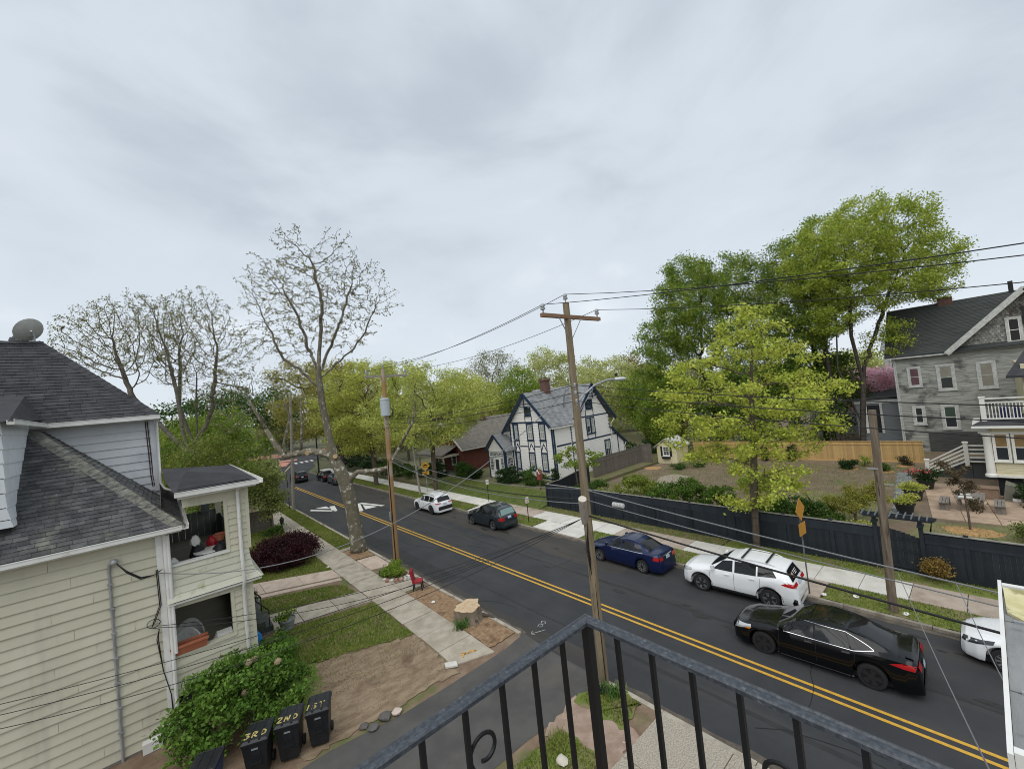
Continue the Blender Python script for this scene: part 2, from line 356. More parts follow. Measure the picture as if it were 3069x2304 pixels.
for a, b in ((3.1, 4.55), (4.58, 6.05), (6.08, 7.5)):
    f = lambda x: 22.15 - (x-3.2)*.23; g_ = lambda x: 24.2 - (x-3.1)*.33
    slab(pathw, [(a, f(a)), (b, f(b)), (b, g_(b)), (a, g_(a))], .118, m_conc)
walk2 = thing('side_walk', None, None, (5.4, 27.5, 0)); walk2['kind'] = 'structure'
for a, b in ((.4, 2.0), (2.02, 3.9), (3.92, 5.7), (5.72, 7.5)):
    slab(walk2, [(a, 27.55-(a-3.3)*.42), (b, 27.55-(b-3.3)*.42), (b, 29.5-(b-3.6)*.55), (a, 29.5-(a-3.6)*.55)], .118, m_pink)
slab(walk2, [(3.3, 26.9), (7.4, 25.2), (7.4, 25.6), (3.3, 27.4)], .112, m_pink)
slab(sw, [(9.05, 25.1), (10.2, 24.7), (10.25, 27.3), (9.05, 27.5)], .12, m_pink)
slab(sw, [(9.03, 20.6), (9.95, 20.5), (10.1, 22.2), (9.03, 22.3)], .12, m_conc)
slab(sw, [(9.03, 30.2), (10.28, 30.2), (10.28, 30.75), (9.03, 30.75)], .12, m_conc)
# sprayed orange arrow on the last slab
mb = MB(); mb.bar((8.0, 13.75, .135), (8.55, 13.55, .135), .05, .004); mb.bar((8.05, 13.9, .135), (8.3, 13.6, .135), .04, .004); mb.bar((8.55, 13.55, .135), (8.35, 13.75, .135), .05, .004); mb.bar((7.95, 13.6, .135), (8.2, 13.75, .135), .05, .004)
mb.ob('sprayed_arrow', mat('orange_spray', (.62, .34, .06), (.5, .3, .08), sc=10), sw)
def lawn(pts, name='lawn', z=.1, m=None, amp=.11): return sheet(name, ragged(pts, .17, amp, rg), z, m or m_lawn)
L_near = [[(3.4, 18.2), (7.5, 16.6), (7.5, 20.9), (4.8, 21.6), (3.3, 21.9)], [(3.2, 24.5), (7.35, 22.9), (7.2, 24.4), (6.6, 25.1), (3.2, 26.7)], [(3.4, 29.7), (7.5, 27.4), (7.5, 36.5), (3.2, 38.5)], [(1.5, 38.6), (7.5, 36.6), (7.5, 43), (1.5, 43)], [(9.05, 30.9), (10.28, 30.9), (10.28, 66), (9.05, 66)], [(2.6, 15.2), (3.6, 15.4), (4.1, 18), (3.2, 18.4)]]
for p in L_near: lawn(p)
m_straw = mat('mulched_dirt', (.22, .13, .072), (.33, .225, .13), sc=5, c3=(.15, .085, .045), sc3=1.8, lo3=.5, hi3=.65, bump=1, bsc=40, det=10, st=(1, 1.6, 1))
for p in ([(9.02, 13.3), (10.28, 13.3), (10.28, 19.9), (9.02, 20.4)], [(9.02, 27.7), (10.28, 27.5), (10.28, 30.1), (9.02, 30.1)]): lawn(p, 'verge', .108, m_straw, .05)
lawn([(2.4, 13.3), (7.4, 13.1), (7.5, 16.5), (3.5, 18.1), (2.6, 15)], 'dirt_patch', .096, m_dirt, .12)
# below the balcony: strip by the pole, stone paving, small dirt bed
lawn([(9.1, 7.4), (10.3, 7.6), (10.32, 9.0), (9.1, 9.2)], 'verge', .1, m_lawn)
lawn([(6.3, 7.4), (8.0, 7.2), (8.0, 8.7), (6.3, 8.8)], 'lawn', .1, m_lawn, .1)
lawn([(7.7, 7.0), (9.3, 6.9), (9.2, 9.2), (7.6, 9.0)], 'dirt_patch', .092, mat('pinkish_dirt', (.26, .18, .135), (.36, .27, .21), sc=2, c3=(.5, .42, .35), sc3=3, lo3=.62, hi3=.7, bump=.8, bsc=30), .1)
stone = thing('stone_paving', None, None, (8.7, 5, 0)); stone['kind'] = 'structure'
for y0, y1 in ((5.0, 6.95), (3.0, 4.98), (1.0, 2.98), (-1.0, .98), (-3.5, -1.02), (-7, -3.52)):
    slab(stone, [(6.6, y0), (8.4, y0), (8.4, y1), (6.6, y1)], .115, m_aggr); slab(stone, [(8.42, y0), (10.28, y0), (10.28, y1), (8.42, y1)], .115, m_aggr)

# far side --------------------------------------------------------------------
far_lot = sheet('far_lot', [(19.8, -120), (600, -120), (600, 300), (19.8, 300), (19.8, 136), (30, 134), (46, 122), (26, 99), (24.5, 92), (23.4, 86), (19.8, 80)], .05, mat('far_lot_soil', (.07, .075, .032), (.10, .09, .045), sc=.8, c3=(.06, .085, .025), sc3=.3, bump=.6, bsc=12))
k2 = thing('kerb_far', None, None); k2['kind'] = 'structure'
kerb(k2, 19.65, 19.8, -20, 80, mat('kerb_dark', (.20, .17, .135), (.30, .27, .22), sc=3, bump=.5, bsc=30), .11)
sw2 = thing('sidewalk_far', None, None, (22.2, 10, 0)); sw2['kind'] = 'structure'
y = -20.0
while y < 80:
    e = y+1.52
    m = m_newc if (1.4 < y < 10.8 or 15.2 < y < 23.6 or 27.5 < y < 80) else m_tan
    if y < 1.4: m = m_aggr if False else m_tan
    slab(sw2, [(21.42, y+.012), (23.08, y+.012), (23.08, e-.012), (21.42, e-.012)], .125, m); y = e
for a, b in ((18.0, 20.1), (20.12, 22.3)):
    slab(sw2, [(19.8, a), (21.4, a), (21.4, b), (19.8, b)], .115, m_newc)
slab(sw2, [(19.8, 27.8), (21.4, 28.2), (21.4, 30.9), (19.8, 30.6)], .115, m_newc)
slab(sw2, [(19.8, 5.3), (21.4, 5.3), (21.4, 6.2), (19.8, 6.2)], .112, m_tan)
L_far = [[(19.82, -20), (21.4, -20), (21.4, 5.2), (19.82, 5.2)], [(19.82, 6.3), (21.4, 6.3), (21.4, 17.9), (19.82, 17.9)], [(19.82, 22.4), (21.4, 22.4), (21.4, 27.7), (19.82, 27.7)], [(19.82, 31), (21.4, 31), (21.4, 78), (19.82, 78)]]
for p in L_far: lawn(p, 'verge', .105, m_lawn, .05)
lawn([(23.1, 10.5), (24.15, 10.5), (24.15, 25), (23.1, 25)], 'verge', .1, mat('weedy_strip', (.20, .155, .095), (.12, .14, .04), sc=2.5, lo=.4, hi=.6, bump=.9, bsc=30), .03)
lawn([(23.1, -20), (24.15, -20), (24.15, 10.4), (23.1, 10.4)], 'verge', .1, m_lawn, .03)
# garden behind the dark fence
garden = MB().prism([(24.32, -40, 0), (90, -40, 0), (90, 24.9, 0), (24.32, 24.9, 0)], (0, 0, .4)).ob('garden_ground', mat('garden_soil', (.15, .11, .075), (.20, .15, .10), sc=1.4, c3=(.12, .13, .05), sc3=.5, lo3=.52, hi3=.68, bump=.8, bsc=14, det=9), kind='structure')
sheet('gravel_path', ragged([(29, 17.8), (33, 18.6), (37, 19), (37.5, 20.8), (36, 21.4), (33, 20.3), (29, 19.6)], .5, .15, rg), .41, mat('gravel', (.26, .22, .17), (.38, .33, .27), sc=30, bump=.8, bsc=80))
lawn([(25, 5.2), (31, 4.8), (35, 5.2), (36, 9), (31, 10), (25, 11)], 'lawn', .408, mat('thin_grass', (.13, .15, .045), (.20, .165, .09), sc=2, bump=.8, bsc=25), .2)
lawn([(25, -6), (31.2, -6), (31.5, 2.6), (29.5, 3.4), (25, 3.4)], 'lawn', .408, mat('thin_grass', (0, 0, 0)), .2)
mul = mat('wood_chips', (.42, .25, .10), (.30, .17, .07), sc=14, c3=(.5, .33, .15), sc3=9, lo3=.5, hi3=.6, bump=1, bsc=50, st=(1, 2, 1))
def mulch(x, y, r, ry=None):
    ry = ry or r; mb = MB(); n = 20; top = [(x+r*.55*math.cos(a*.314), y+ry*.55*math.sin(a*.314), .47) for a in range(n)]
    rim = [(x+r*rg.uniform(.9, 1.08)*math.cos(a*.314), y+ry*rg.uniform(.9, 1.08)*math.sin(a*.314), .408) for a in range(n)]
    mb.poly(*top)
    for i in range(n): mb.poly(rim[i], rim[(i+1) % n], top[(i+1) % n], top[i])
    return mb.ob('mulch_bed', mul, kind='stuff', label='ring of orange wood chips on the garden ground')
mulch(30.3, 1.25, .75, 1.1); mulch(44.2, 8.5, .7); mulch(46.4, 5.2, .55); mulch(43.8, 6.1, .6); mulch(39.5, 24.2, .9)
patio = thing('patio', None, None, (35.5, 1.2, .4)); patio['kind'] = 'structure'
m_patio = mat('patio_slab', (.36, .255, .18), (.44, .33, .24), sc=2, c3=(.25, .18, .12), sc3=.9, lo3=.55, hi3=.72, bump=.4, bsc=40, rnd=.08)
xs = [31.9, 33.1, 34.3, 35.5, 36.8, 38.1, 39.4, 40.6]
for i in range(7):
    yy = 2.75 + (xs[i]-32)*.11
    for j in range(4):
        slab(patio, [(xs[i]+.02, yy-1.25*j), (xs[i+1]-.02, yy-1.25*j+.12), (xs[i+1]-.02, yy-1.25*(j+1)+.15), (xs[i]+.02, yy-1.25*(j+1)+.03)], .44, m_patio)
slate = thing('slate_path', None, None, (38, 4.4, .4)); slate['kind'] = 'structure'
m_slate = mat('slate', (.15, .16, .165), (.21, .22, .22), sc=2, bump=.4, bsc=30, rnd=.12)
for i in range(10):
    x = 31.8+i*1.2; yy = 4.0+(x-32)*.085
    slab(slate, [(x, yy-.42), (x+1.14, yy-.40), (x+1.14, yy+.42), (x, yy+.45)], .425, m_slate)
# lot of the white house and beyond
MB().prism([(26.3, 25.1, 0), (70, 25.1, 0), (70, 44, 0), (26.3, 44, 0)], (0, 0, .62)).ob('lot_ground', mat('lot_soil', (.12, .13, .045), (.17, .14, .08), sc=1.2, bump=.7, bsc=14), kind='structure')
bank = MB(); bank.poly((23.1, 25.05, .11), (26.3, 25.05, .62), (26.3, 44, .62), (23.1, 44, .11)); bank.poly((23.1, 25.05, 0), (26.3, 25.05, 0), (26.3, 25.05, .62), (23.1, 25.05, .11))
bank.ob('lawn_bank', mat('bank_grass', (.07, .11, .02), (.11, .13, .03), sc=2, bump=.9, bsc=25), kind='structure')
MB().prism([(23.6, 44.1, 0), (70, 44.1, 0), (70, 66, 0), (23.6, 66, 0)], (0, 0, .35)).ob('lot_ground', mat('lot_soil', (0, 0, 0)), kind='structure')
# ------------------------------------------------------------------ the house on the left
m_cream = mat('cream_siding', (.525, .50, .385), (.565, .54, .425), sc=1.1, c3=(.43, .42, .345), sc3=.9, lo3=.5, hi3=.78, st=(1, 1, .5), st3=(2.8, 1, .3), rnd=.035, rough=.5, spec=.35)
m_mossy = mat('mossy_siding', (.52, .515, .41), (.56, .555, .45), sc=1.2, c3=(.30, .31, .14), sc3=2.0, lo3=.54, hi3=.72, rough=.5)
m_grey = mat('grey_siding', (.55, .565, .58), (.60, .615, .63), sc=1.3, c3=(.42, .45, .48), sc3=1, lo3=.55, hi3=.8, rough=.5)
m_wtrim = mat('white_trim', (.74, .74, .71), (.66, .65, .61), sc=2.2, c3=(.48, .45, .39), sc3=2.8, lo3=.62, hi3=.78, rough=.5)
m_sh = mat('roof_shingle', (.062, .063, .066), (.10, .10, .10), sc=3.2, c3=(.19, .187, .155), sc3=1.3, lo3=.52, hi3=.72, rough=.92, bump=.6, bsc=90, rnd=.32, det=9)
m_shd = mat('roof_shingle_dark', (.036, .037, .041), (.052, .053, .058), sc=2.5, c3=(.075, .075, .078), sc3=1, lo3=.58, hi3=.75, rough=.9, bump=.5, bsc=90, rnd=.2, det=9)
m_lich = mat('lichen_shingle', (.20, .20, .165), (.10, .10, .09), sc=6, c3=(.27, .27, .22), sc3=3, lo3=.55, hi3=.7, rough=.95, bump=.7, bsc=60)
m_tar = mat('rolled_roofing', (.030, .031, .034), (.045, .046, .050), sc=1.3, c3=(.06, .06, .062), sc3=.8, lo3=.55, hi3=.75, rough=.9, bump=.3, bsc=90)
m_dkgreen = mat('dark_green_paint', (.105, .12, .105), (.13, .145, .125), sc=2, rough=.7)
m_porchwood = mat('porch_floor', (.19, .18, .14), (.27, .23, .16), sc=1.3, st=(.4, 3, 1), rough=.8)
m_metal = mat('galvanised', (.33, .34, .36), (.42, .43, .45), sc=3, rough=.55, metal=.5)
m_black = mat('black_rubber', (.012, .012, .013), rough=.6)
LH = thing('corner_house', 'cream clapboard house with dark shingle roofs and open two storey side porch', 'house', (-3, 21.5, 0))
WY = 17.6
# body walls, board by board on the side that faces the driveway
for i, r in enumerate(lap_rows([(-8, .157), (-.3, .157), (-.3, 6.35), (-8, 6.35)], .293, (0, WY, 0), (1, 0, 0), (0, 0, 1), (0, -1, 0), .045, .004, z_start=.157)):
    ub = [-8, -5.2-(i % 3)*.5, -2.6+(i*7 % 5)*.42, -.3]
    pz0, pz1 = .157+.293*i, min(6.35, .157+.293*(i+1))
    for u0, u1 in zip(ub, ub[1:]):
        mb = MB(); plank_cell(mb, [(u0+.003, pz0), (u1-.003, pz0), (u1-.003, pz1), (u0+.003, pz1)], pz0, pz0+.293, V3((0, WY, 0)), V3((1, 0, 0)), V3((0, 0, 1)), V3((0, -1, 0)), .045+(hash((i, u0)) % 7)*.001, .004); mb.ob('siding_board', m_cream, LH)
MB().box((-8, WY+.01, 0), (-.16, 26.2, 6.5)).ob('wall', m_cream, LH)
MB().box((-8, WY-.01, 0), (-.16, WY+.008, .157)).ob('foundation', mat('foundation', (.22, .21, .19), (.28, .27, .25), sc=3, bump=.4), LH)
MB().box((-.32, WY-.06, .4), (-.16, WY+.02, 6.45)).ob('corner_board', m_wtrim, LH)
# lower hip roof: side slope towards the driveway, slope towards the street
r2 = math.sqrt(.5); lr = MB()
lr.poly((-8, 17.25, 6.56), (.37, 17.25, 6.56), (-3.14, 20.76, 10.07), (-8, 20.76, 10.07)); lr.poly((.37, 17.25, 6.56), (.37, 26.5, 6.56), (-3.14, 26.5, 10.07), (-3.14, 20.76, 10.07))
lr.ob('roof', m_sh, LH)
rgs = random.Random(3)
cells = shingle_cells([(-7, 0), (.37, 0), (-3.13, 4.95), (-7, 4.95)], .152, .31, (0, 17.25, 6.56), (1, 0, 0), (0, r2, r2), (0, -r2, r2), rgs)
cells.sort(key=lambda c: (c[0].x < -3.6, (c[0] - Vector((0, 0, 9.5))).length))
for c, mb in cells[:290]: mb.ob('shingle', m_sh, LH)
rest = MB()
for c, mb in cells[290:]: rest.add(mb.v, mb.f)
for c, mb in shingle_cells([(.05, 0), (9.2, 0), (9.2, 4.95), (3.53, 4.95)], .152, .31, (.37, 17.25, 6.56), (0, 1, 0), (-r2, 0, r2), (r2, 0, r2), rgs): rest.add(mb.v, mb.f)
rest.ob('lower_shingles', m_sh, LH, kind='stuff')
def hipcaps(a, b, n, w, m, par, side1, side2, name='hip_cap'):
    a, b = V3(a), V3(b); mb = MB(); s1, s2 = V3(side1), V3(side2)
    for i in range(n):
        p = a+(b-a)*(i/n); q = a+(b-a)*((i+1.25)/n); up = V3((0, 0, .035)); dn = V3((0, 0, .018))
        mb.poly(p+up+s1*w, p+up*1.5, q+dn*1.3, q+dn+s1*w); mb.poly(p+up*1.5, p+up+s2*w, q+dn+s2*w, q+dn*1.3)
        mb.poly(p+s1*w, p, p+up*1.5, p+up+s1*w); mb.poly(p, p+s2*w, p+up+s2*w, p+up*1.5)
    return mb.ob(name, m, par)
hipcaps((.37, 17.25, 6.56), (-3.14, 20.76, 10.07), 24, .27, m_lich, LH, (-.87, -.35, -.35), (.35, .87, -.35))
def gutter(pts, par, m=m_wtrim, w=.13, h=.12, name='gutter'):
    mb = MB()
    for p, q in zip(pts, pts[1:]):
        p, q = V3(p), V3(q); d = (q-p).normalized(); s = d.cross(V3((0, 0, 1)))
        mb.bar(p-V3((0, 0, h/2)), q-V3((0, 0, h/2)), .012, h); mb.bar(p+s*w-V3((0, 0, h/2)), q+s*w-V3((0, 0, h/2)), .012, h)
        mb.bar(p+s*w/2-V3((0, 0, h)), q+s*w/2-V3((0, 0, h)), w, .012); mb.bar(p+s*(w+.004)+V3((0, 0, .004)), q+s*(w+.004)+V3((0, 0, .004)), .03, .018)
    return mb.ob(name, m, par)
gutter([(-8, 17.24, 6.55), (.36, 17.24, 6.55)], LH); gutter([(.38, 17.12, 6.55), (.38, 26.2, 6.55)], LH)
MB().box((-8, 17.27, 6.36), (.33, 17.62, 6.44)).ob('soffit', m_wtrim, LH)
# grey upper storey set back, with hip roof
for r in lap_rows([(-8, 7.35), (-.2, 7.35), (-.2, 10.22), (-8, 10.22)], .302, (0, 22, 0), (1, 0, 0), (0, 0, 1), (0, -1, 0), .04, .004, z_start=7.33): r.ob('siding_board', m_grey, LH)
MB().box((-8, 22.01, 6.5), (-.14, 26.3, 10.3)).ob('upper_wall', m_grey, LH)
MB().box((-.3, 21.95, 7.3), (-.14, 22.02, 10.25)).ob('corner_board', m_grey, LH)
mb = MB()
for x in (-.42, -.36): mb.tube([(x, 21.96, 10.1), (x+.05, 21.96, 7.9), (x+.08, 21.96, 7.5)], .018, 5)
mb.ob('cable_run', mat('brown_cable', (.06, .035, .03)), LH)
ur = MB(); E0 = (.02, 21.55, 10.32)
ur.poly((-9, 21.55, 10.32), E0, (-3.45, 25.02, 13.79), (-9, 25.02, 13.79)); ur.poly(E0, (.02, 28.5, 10.32), (-3.45, 25.04, 13.79)); ur.poly((-9, 28.5, 10.32), (.02, 28.5, 10.32), (-3.45, 25.03, 13.79), (-9, 25.03, 13.79))
ur.ob('upper_roof', m_shd, LH)
us = MB()
for c, mb in shingle_cells([(-9, 0), (.02, 0), (-3.45, 4.907), (-9, 4.907)], .185, .33, (0, 21.55, 10.32), (1, 0, 0), (0, r2, r2), (0, -r2, r2), rgs): us.add(mb.v, mb.f)
us.ob('upper_shingles', m_shd, LH, kind='stuff')
hipcaps(E0, (-3.45, 25.02, 13.79), 22, .26, m_shd, LH, (-.87, -.35, -.35), (.35, .87, -.35))
hipcaps((-9, 25.02, 13.79), (-3.45, 25.02, 13.79), 20, .2, m_shd, LH, (0, -.8, -.6), (0, .8, -.6), 'ridge_cap')
gutter([(-9, 21.54, 10.3), (.04, 21.54, 10.3)], LH, w=.14, h=.15); MB().box((-9, 21.58, 10.12), (-.02, 22.05, 10.2)).ob('soffit', m_wtrim, LH)
MB().tube([(-.02, 21.72, 10.2), (-.08, 21.9, 10.0), (-.1, 21.9, 7.6), (.02, 21.75, 7.35), (.3, 21.6, 7.2)], .045, 8).ob('downpipe', m_wtrim, LH, smooth=40)
# shingled dormer cheek at the frame edge, with flared foot
dz = [7.42, 7.62, 7.95, 8.35, 8.75, 9.15, 9.55, 9.95, 10.3]
for i in range(8):
    z0, z1 = dz[i], dz[i+1]; yy = 17.25 + (z0-6.56); fl = .16*max(0, (8.0-z0)); fl1 = .16*max(0, (8.0-z1))
    y0 = max(17.62, 0); 
    MB().add([(-3.29+fl+.02, WY+.1, z0), (-3.29+fl+.02, yy+.03, z0), (-3.29+fl1, yy+(z1-z0)+.03, z1+.02), (-3.29+fl1, WY+.1, z1+.02), (-3.5, WY+.1, z0), (-3.5, yy, z0), (-3.5, yy+(z1-z0), z1+.02), (-3.5, WY+.1, z1+.02)],
             [(0, 1, 2, 3), (7, 6, 5, 4), (0, 4, 5, 1), (1, 5, 6, 2), (2, 6, 7, 3), (3, 7, 4, 0)]).ob('cheek_shingle', mat('white_shingle', (.60, .63, .66), (.66, .69, .71), sc=2, c3=(.5, .52, .54), sc3=1.4, lo3=.55, hi3=.75, rnd=.05), LH)
MB().box((-5.2, WY+.2, 7.3), (-3.52, 21.5, 10.3)).ob('dormer_wall', m_grey, LH)
MB().poly((-5.6, 17.4, 10.36), (-3.1, 17.4, 10.30), (-3.1, 21.7, 10.44), (-3.6, 22.6, 11.4), (-5.6, 22.6, 11.4)).ob('dormer_roof', m_shd, LH)
gutter([(-3.12, 17.4, 10.34), (-3.08, 21.5, 10.3)], LH)
# two storey porch
def pwall(name, pts, m=m_cream, y=WY, exp=.225, zs=None):
    for r in lap_rows(pts, exp, (0, y, 0), (1, 0, 0), (0, 0, 1), (0, -1, 0), .034, .004, zs): r.ob('siding_board', m, LH)
def pbox(name, a, b, m=m_cream): MB().box(a, b).ob(name, m, LH)
PX = 2.12
pwall('pier', [(1.56, 5.22), (2.16, 5.22), (2.2, 7.36), (1.56, 7.36)]); pwall('pier', [(1.56, 1.2), (2.1, 1.2), (2.12, 4.1), (1.56, 4.1)])
pwall('header', [(.4, 7.04), (1.56, 7.0), (1.56, 7.36), (.4, 7.36)], exp=.4); pwall('apron', [(-.14, 1.2), (1.56, 1.2), (1.56, 2.4), (-.14, 2.4)])
pwall('header', [(-.14, 3.93), (1.56, 3.88), (1.56, 4.12), (-.14, 4.12)], exp=.4)
# flared skirt of the upper porch
sk = [(5.26, 0), (5.04, .012), (4.82, .028), (4.6, .055), (4.38, .11), (4.18, .22)]
for (z1, o1), (z0, o0) in zip(sk, sk[1:]):
    MB().add([(-.14, WY-o0-.03, z0), (PX+o0*1.6, WY-o0-.03, z0), (PX+o1*1.6, WY-o1, z1+.01), (-.14, WY-o1, z1+.01), (-.14, WY+.05, z0), (PX, WY+.05, z0), (PX, WY+.05, z1+.01), (-.14, WY+.05, z1+.01)],
             [(0, 1, 2, 3), (7, 6, 5, 4), (0, 4, 5, 1), (1, 5, 6, 2), (2, 6, 7, 3), (3, 7, 4, 0)]).ob('skirt_board', m_mossy, LH)
    MB().add([(PX+o0*1.6+.02, WY-o0, z0), (PX+o0*1.6+.02, 26, z0), (PX+o1*1.6, 26, z1), (PX+o1*1.6, WY-o1, z1), (PX, WY, z0), (PX, 26, z0), (PX, 26, z1), (PX, WY, z1)], [(0, 1, 2, 3), (7, 6, 5, 4), (0, 4, 5, 1), (1, 5, 6, 2), (2, 6, 7, 3), (3, 7, 4, 0)]).ob('skirt_board', m_mossy, LH)
pbox('skirt_soffit', (-.14, WY-.2, 4.08), (PX+.3, WY-.01, 4.14), m_wtrim)
pbox('porch_floor', (-.14, WY+.04, 4.2), (PX-.02, 26, 4.34), m_porchwood); pbox('porch_floor', (-.14, WY+.04, 1.42), (PX-.02, 26, 1.56), m_porchwood)
pbox('porch_ceiling', (.4, WY+.06, 7.34), (PX-.03, 26, 7.42), m_dkgreen); pbox('porch_ceiling', (-.14, WY+.06, 4.08), (PX-.03, 26, 4.14), m_dkgreen)
pbox('pier_back', (1.56, WY+.03, 1.2), (PX-.01, WY+.2, 4.1)); pbox('pier_back', (1.56, WY+.03, 5.2), (PX-.01, WY+.2, 7.36)); pbox('apron_back', (-.14, WY+.03, 1.2), (1.56, WY+.16, 2.38), m_dkgreen); pbox('apron_back', (-.14, WY+.03, 4.3), (1.56, WY+.16, 5.24), m_dkgreen)
for z in (5.24, 2.40): pbox('rail_cap', (-.14, WY-.06, z), (1.58, WY+.2, z+.06), m_wtrim if z > 3 else m_cream)
for z0, z1 in ((5.28, 7.02), (2.44, 3.9)): pbox('jamb', (1.5, WY-.035, z0), (1.6, WY+.18, z1), m_cream)
# inner wall of the porch, boards
for z0, z1 in ((1.56, 4.08), (4.34, 7.34)):
    for r in lap_rows([(17.7, z0), (26, z0), (26, z1), (17.7, z1)], .24, (-.13, 0, 0), (0, 1, 0), (0, 0, 1), (1, 0, 0), .02, .003): r.ob('inner_board', m_dkgreen, LH)
# far side and street side knee walls and posts
for i in range(9): pbox('panel', (PX-.1, 17.9+i*.9, 4.34), (PX-.04, 18.77+i*.9, 5.3), m_dkgreen)
for i in range(9): pbox('panel', (PX-.1, 17.9+i*.9, 1.56), (PX-.04, 18.77+i*.9, 2.4), m_dkgreen)
for i in range(9): pbox('panel', (-.1+i*.245, 25.8, 4.34), (.135+i*.245, 25.86, 5.55), m_dkgreen)
for z0, z1 in ((5.3, 7.34), (2.4, 4.08)):
    for yy in (21.8, 25.7): pbox('post', (PX-.25, yy, z0), (PX-.02, yy+.25, z1))
pbox('post', (1.28, 25.6, 5.5), (1.62, 25.9, 7.34), m_dkgreen); pbox('end_wall', (-.1, 25.85, 1.56), (PX, 25.95, 3.95), m_dkgreen); pbox('door', (-.1, 22.3, 4.34), (-.06, 23.2, 6.4), mat('door_dark', (.03, .03, .032)))
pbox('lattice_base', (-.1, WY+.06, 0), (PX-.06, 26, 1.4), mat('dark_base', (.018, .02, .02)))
MB().box((PX-.06, WY-.03, 1.2), (PX+.05, WY+.06, 4.1)).ob('corner_board', m_cream, LH); MB().add([(PX-.02, WY-.03, 5.2), (PX+.09, WY-.03, 5.2), (PX+.13, WY-.03, 7.36), (PX+.02, WY-.03, 7.36), (PX-.02, WY+.06, 5.2), (PX+.09, WY+.06, 5.2), (PX+.13, WY+.06, 7.36), (PX+.02, WY+.06, 7.36)], [(0, 1, 2, 3), (7, 6, 5, 4), (0, 4, 5, 1), (1, 5, 6, 2), (2, 6, 7, 3), (3, 7, 4, 0)]).ob('corner_board', m_cream, LH)
pr_ = MB(); A, B = (.2, 17.22, 7.62), (2.52, 17.22, 7.58)
pr_.poly(A, B, (2.0, 19.4, 8.05), (-.03, 20, 8.25), (.02, 18.6, 7.95)); pr_.poly(B, (2.52, 26.3, 7.58), (2.0, 19.4, 8.05)); pr_.poly((2.0, 19.4, 8.05), (2.52, 26.3, 7.58), (.1, 26.3, 7.6), (-.03, 20, 8.25))
pr_.poly((2.52, 26.3, 7.5), (.2, 26.3, 7.5), (.2, 17.24, 7.5), (2.52, 17.22, 7.5)); pr_.ob('porch_roof', m_tar, LH)
MB().add([(.3, 17.35, 7.665), (2.3, 17.3, 7.632), (1.9, 18.2, 7.84), (.6, 19.0, 8.10)], [(0, 1, 2, 3)]).ob('roofing_sheet', mat('rolled_roofing_new', (.022, .023, .026), (.032, .033, .036), sc=2, rough=.85), LH)
gutter([(.22, 17.21, 7.6), (2.54, 17.21, 7.57)], LH, w=.14, h=.14); gutter([(2.53, 17.1, 7.57), (2.53, 26.3, 7.57)], LH)
pbox('fascia', (.3, 17.26, 7.36), (2.46, 17.7, 7.5), m_wtrim)
MB().tube([(1.98, 17.2, 7.5), (1.92, 17.5, 7.25), (1.9, 17.5, 5.2), (1.9, 17.3, 4.3), (1.88, 17.5, 3.95), (1.87, 17.5, 1.25)], .055, 8).ob('downpipe', m_wtrim, LH, smooth=40)
MB().tube([(-.1, 17.5, 6.5), (-.1, 17.46, .3)], .055, 8).ob('downpipe', m_wtrim, LH, smooth=40)
MB().tube([(-.02, 17.48, 6.3), (-.02, 17.44, 2.6)], .045, 8).ob('downpipe', m_wtrim, LH, smooth=40)
# service mast conduit on the wall with weatherhead
cdt = MB().tube([(-1.39, WY-.07, .05), (-1.39, WY-.07, 5.72), (-1.37, WY-.1, 5.82), (-1.3, WY-.14, 5.86)], .035, 8).ob('conduit', m_metal, LH, smooth=40)
wh = MB(); wh.lathe([(.02, .12), (.07, .1), (.09, .03), (.085, -.02), (.03, -.06)], (-1.27, WY-.15, 5.84), 10); wh.ob('weatherhead', m_metal, cdt, smooth=1)
for i in range(7): MB().box((-1.45, WY-.11, .9+i*.72), (-1.33, WY-.02, .94+i*.72)).ob('strap', m_metal, cdt)
mb = MB()
for d in (0, .03, .06): mb.tube([(-1.22, WY-.17, 5.82), (-1.0, WY-.3, 5.55-d), (-.7, WY-.35, 5.27-d), (-.4, WY-.3, 5.22), (-.2, WY-.2, 5.3)], .014, 5)
for d in (0, .035): mb.tube([(-.35+d, WY-.08, 5.3), (-.33+d, WY-.08, 4.2), (-.5+d, WY-.1, 3.75), (-.55, WY-.1, 3.6), (-.38, WY-.12, 3.5), (-.42-d, WY-.1, 3.2), (-.36, WY-.08, 2.2), (-.22, WY-.07, 1.4), (-.2+d, WY-.07, .2)], .013, 5)
for a in range(9): pass
mb.tube([(-.5+.16*math.cos(t*.7), WY-.12, 3.72+.13*math.sin(t*.7)) for t in range(10)], .011, 5)
mb.ob('service_cable', m_black, LH)
MB().box((-.95, WY-.3, .09), (-.5, WY-.06, .38)).ob('wall_vent', m_wtrim, LH)
# front steps and handrail
for i in range(4): MB().box((PX+.05+.3*i, 22.2, 0), (PX+.36+.3*i, 24.3, 1.2-.28*i)).ob('step', mat('step_green', (.05, .06, .05), (.08, .09, .075), sc=3), LH)
hr = MB()
for yy in (22.25, 24.25):
    hr.tube([(2.2, yy, 2.1), (2.5, yy, 2.0), (3.25, yy, 1.05)], .025, 6); hr.tube([(3.25, yy, .1), (3.25, yy, 1.05)], .02, 6); hr.tube([(2.5, yy, 1.0), (2.5, yy, 2.0)], .02, 6)
hr.ob('handrail', m_black, LH)
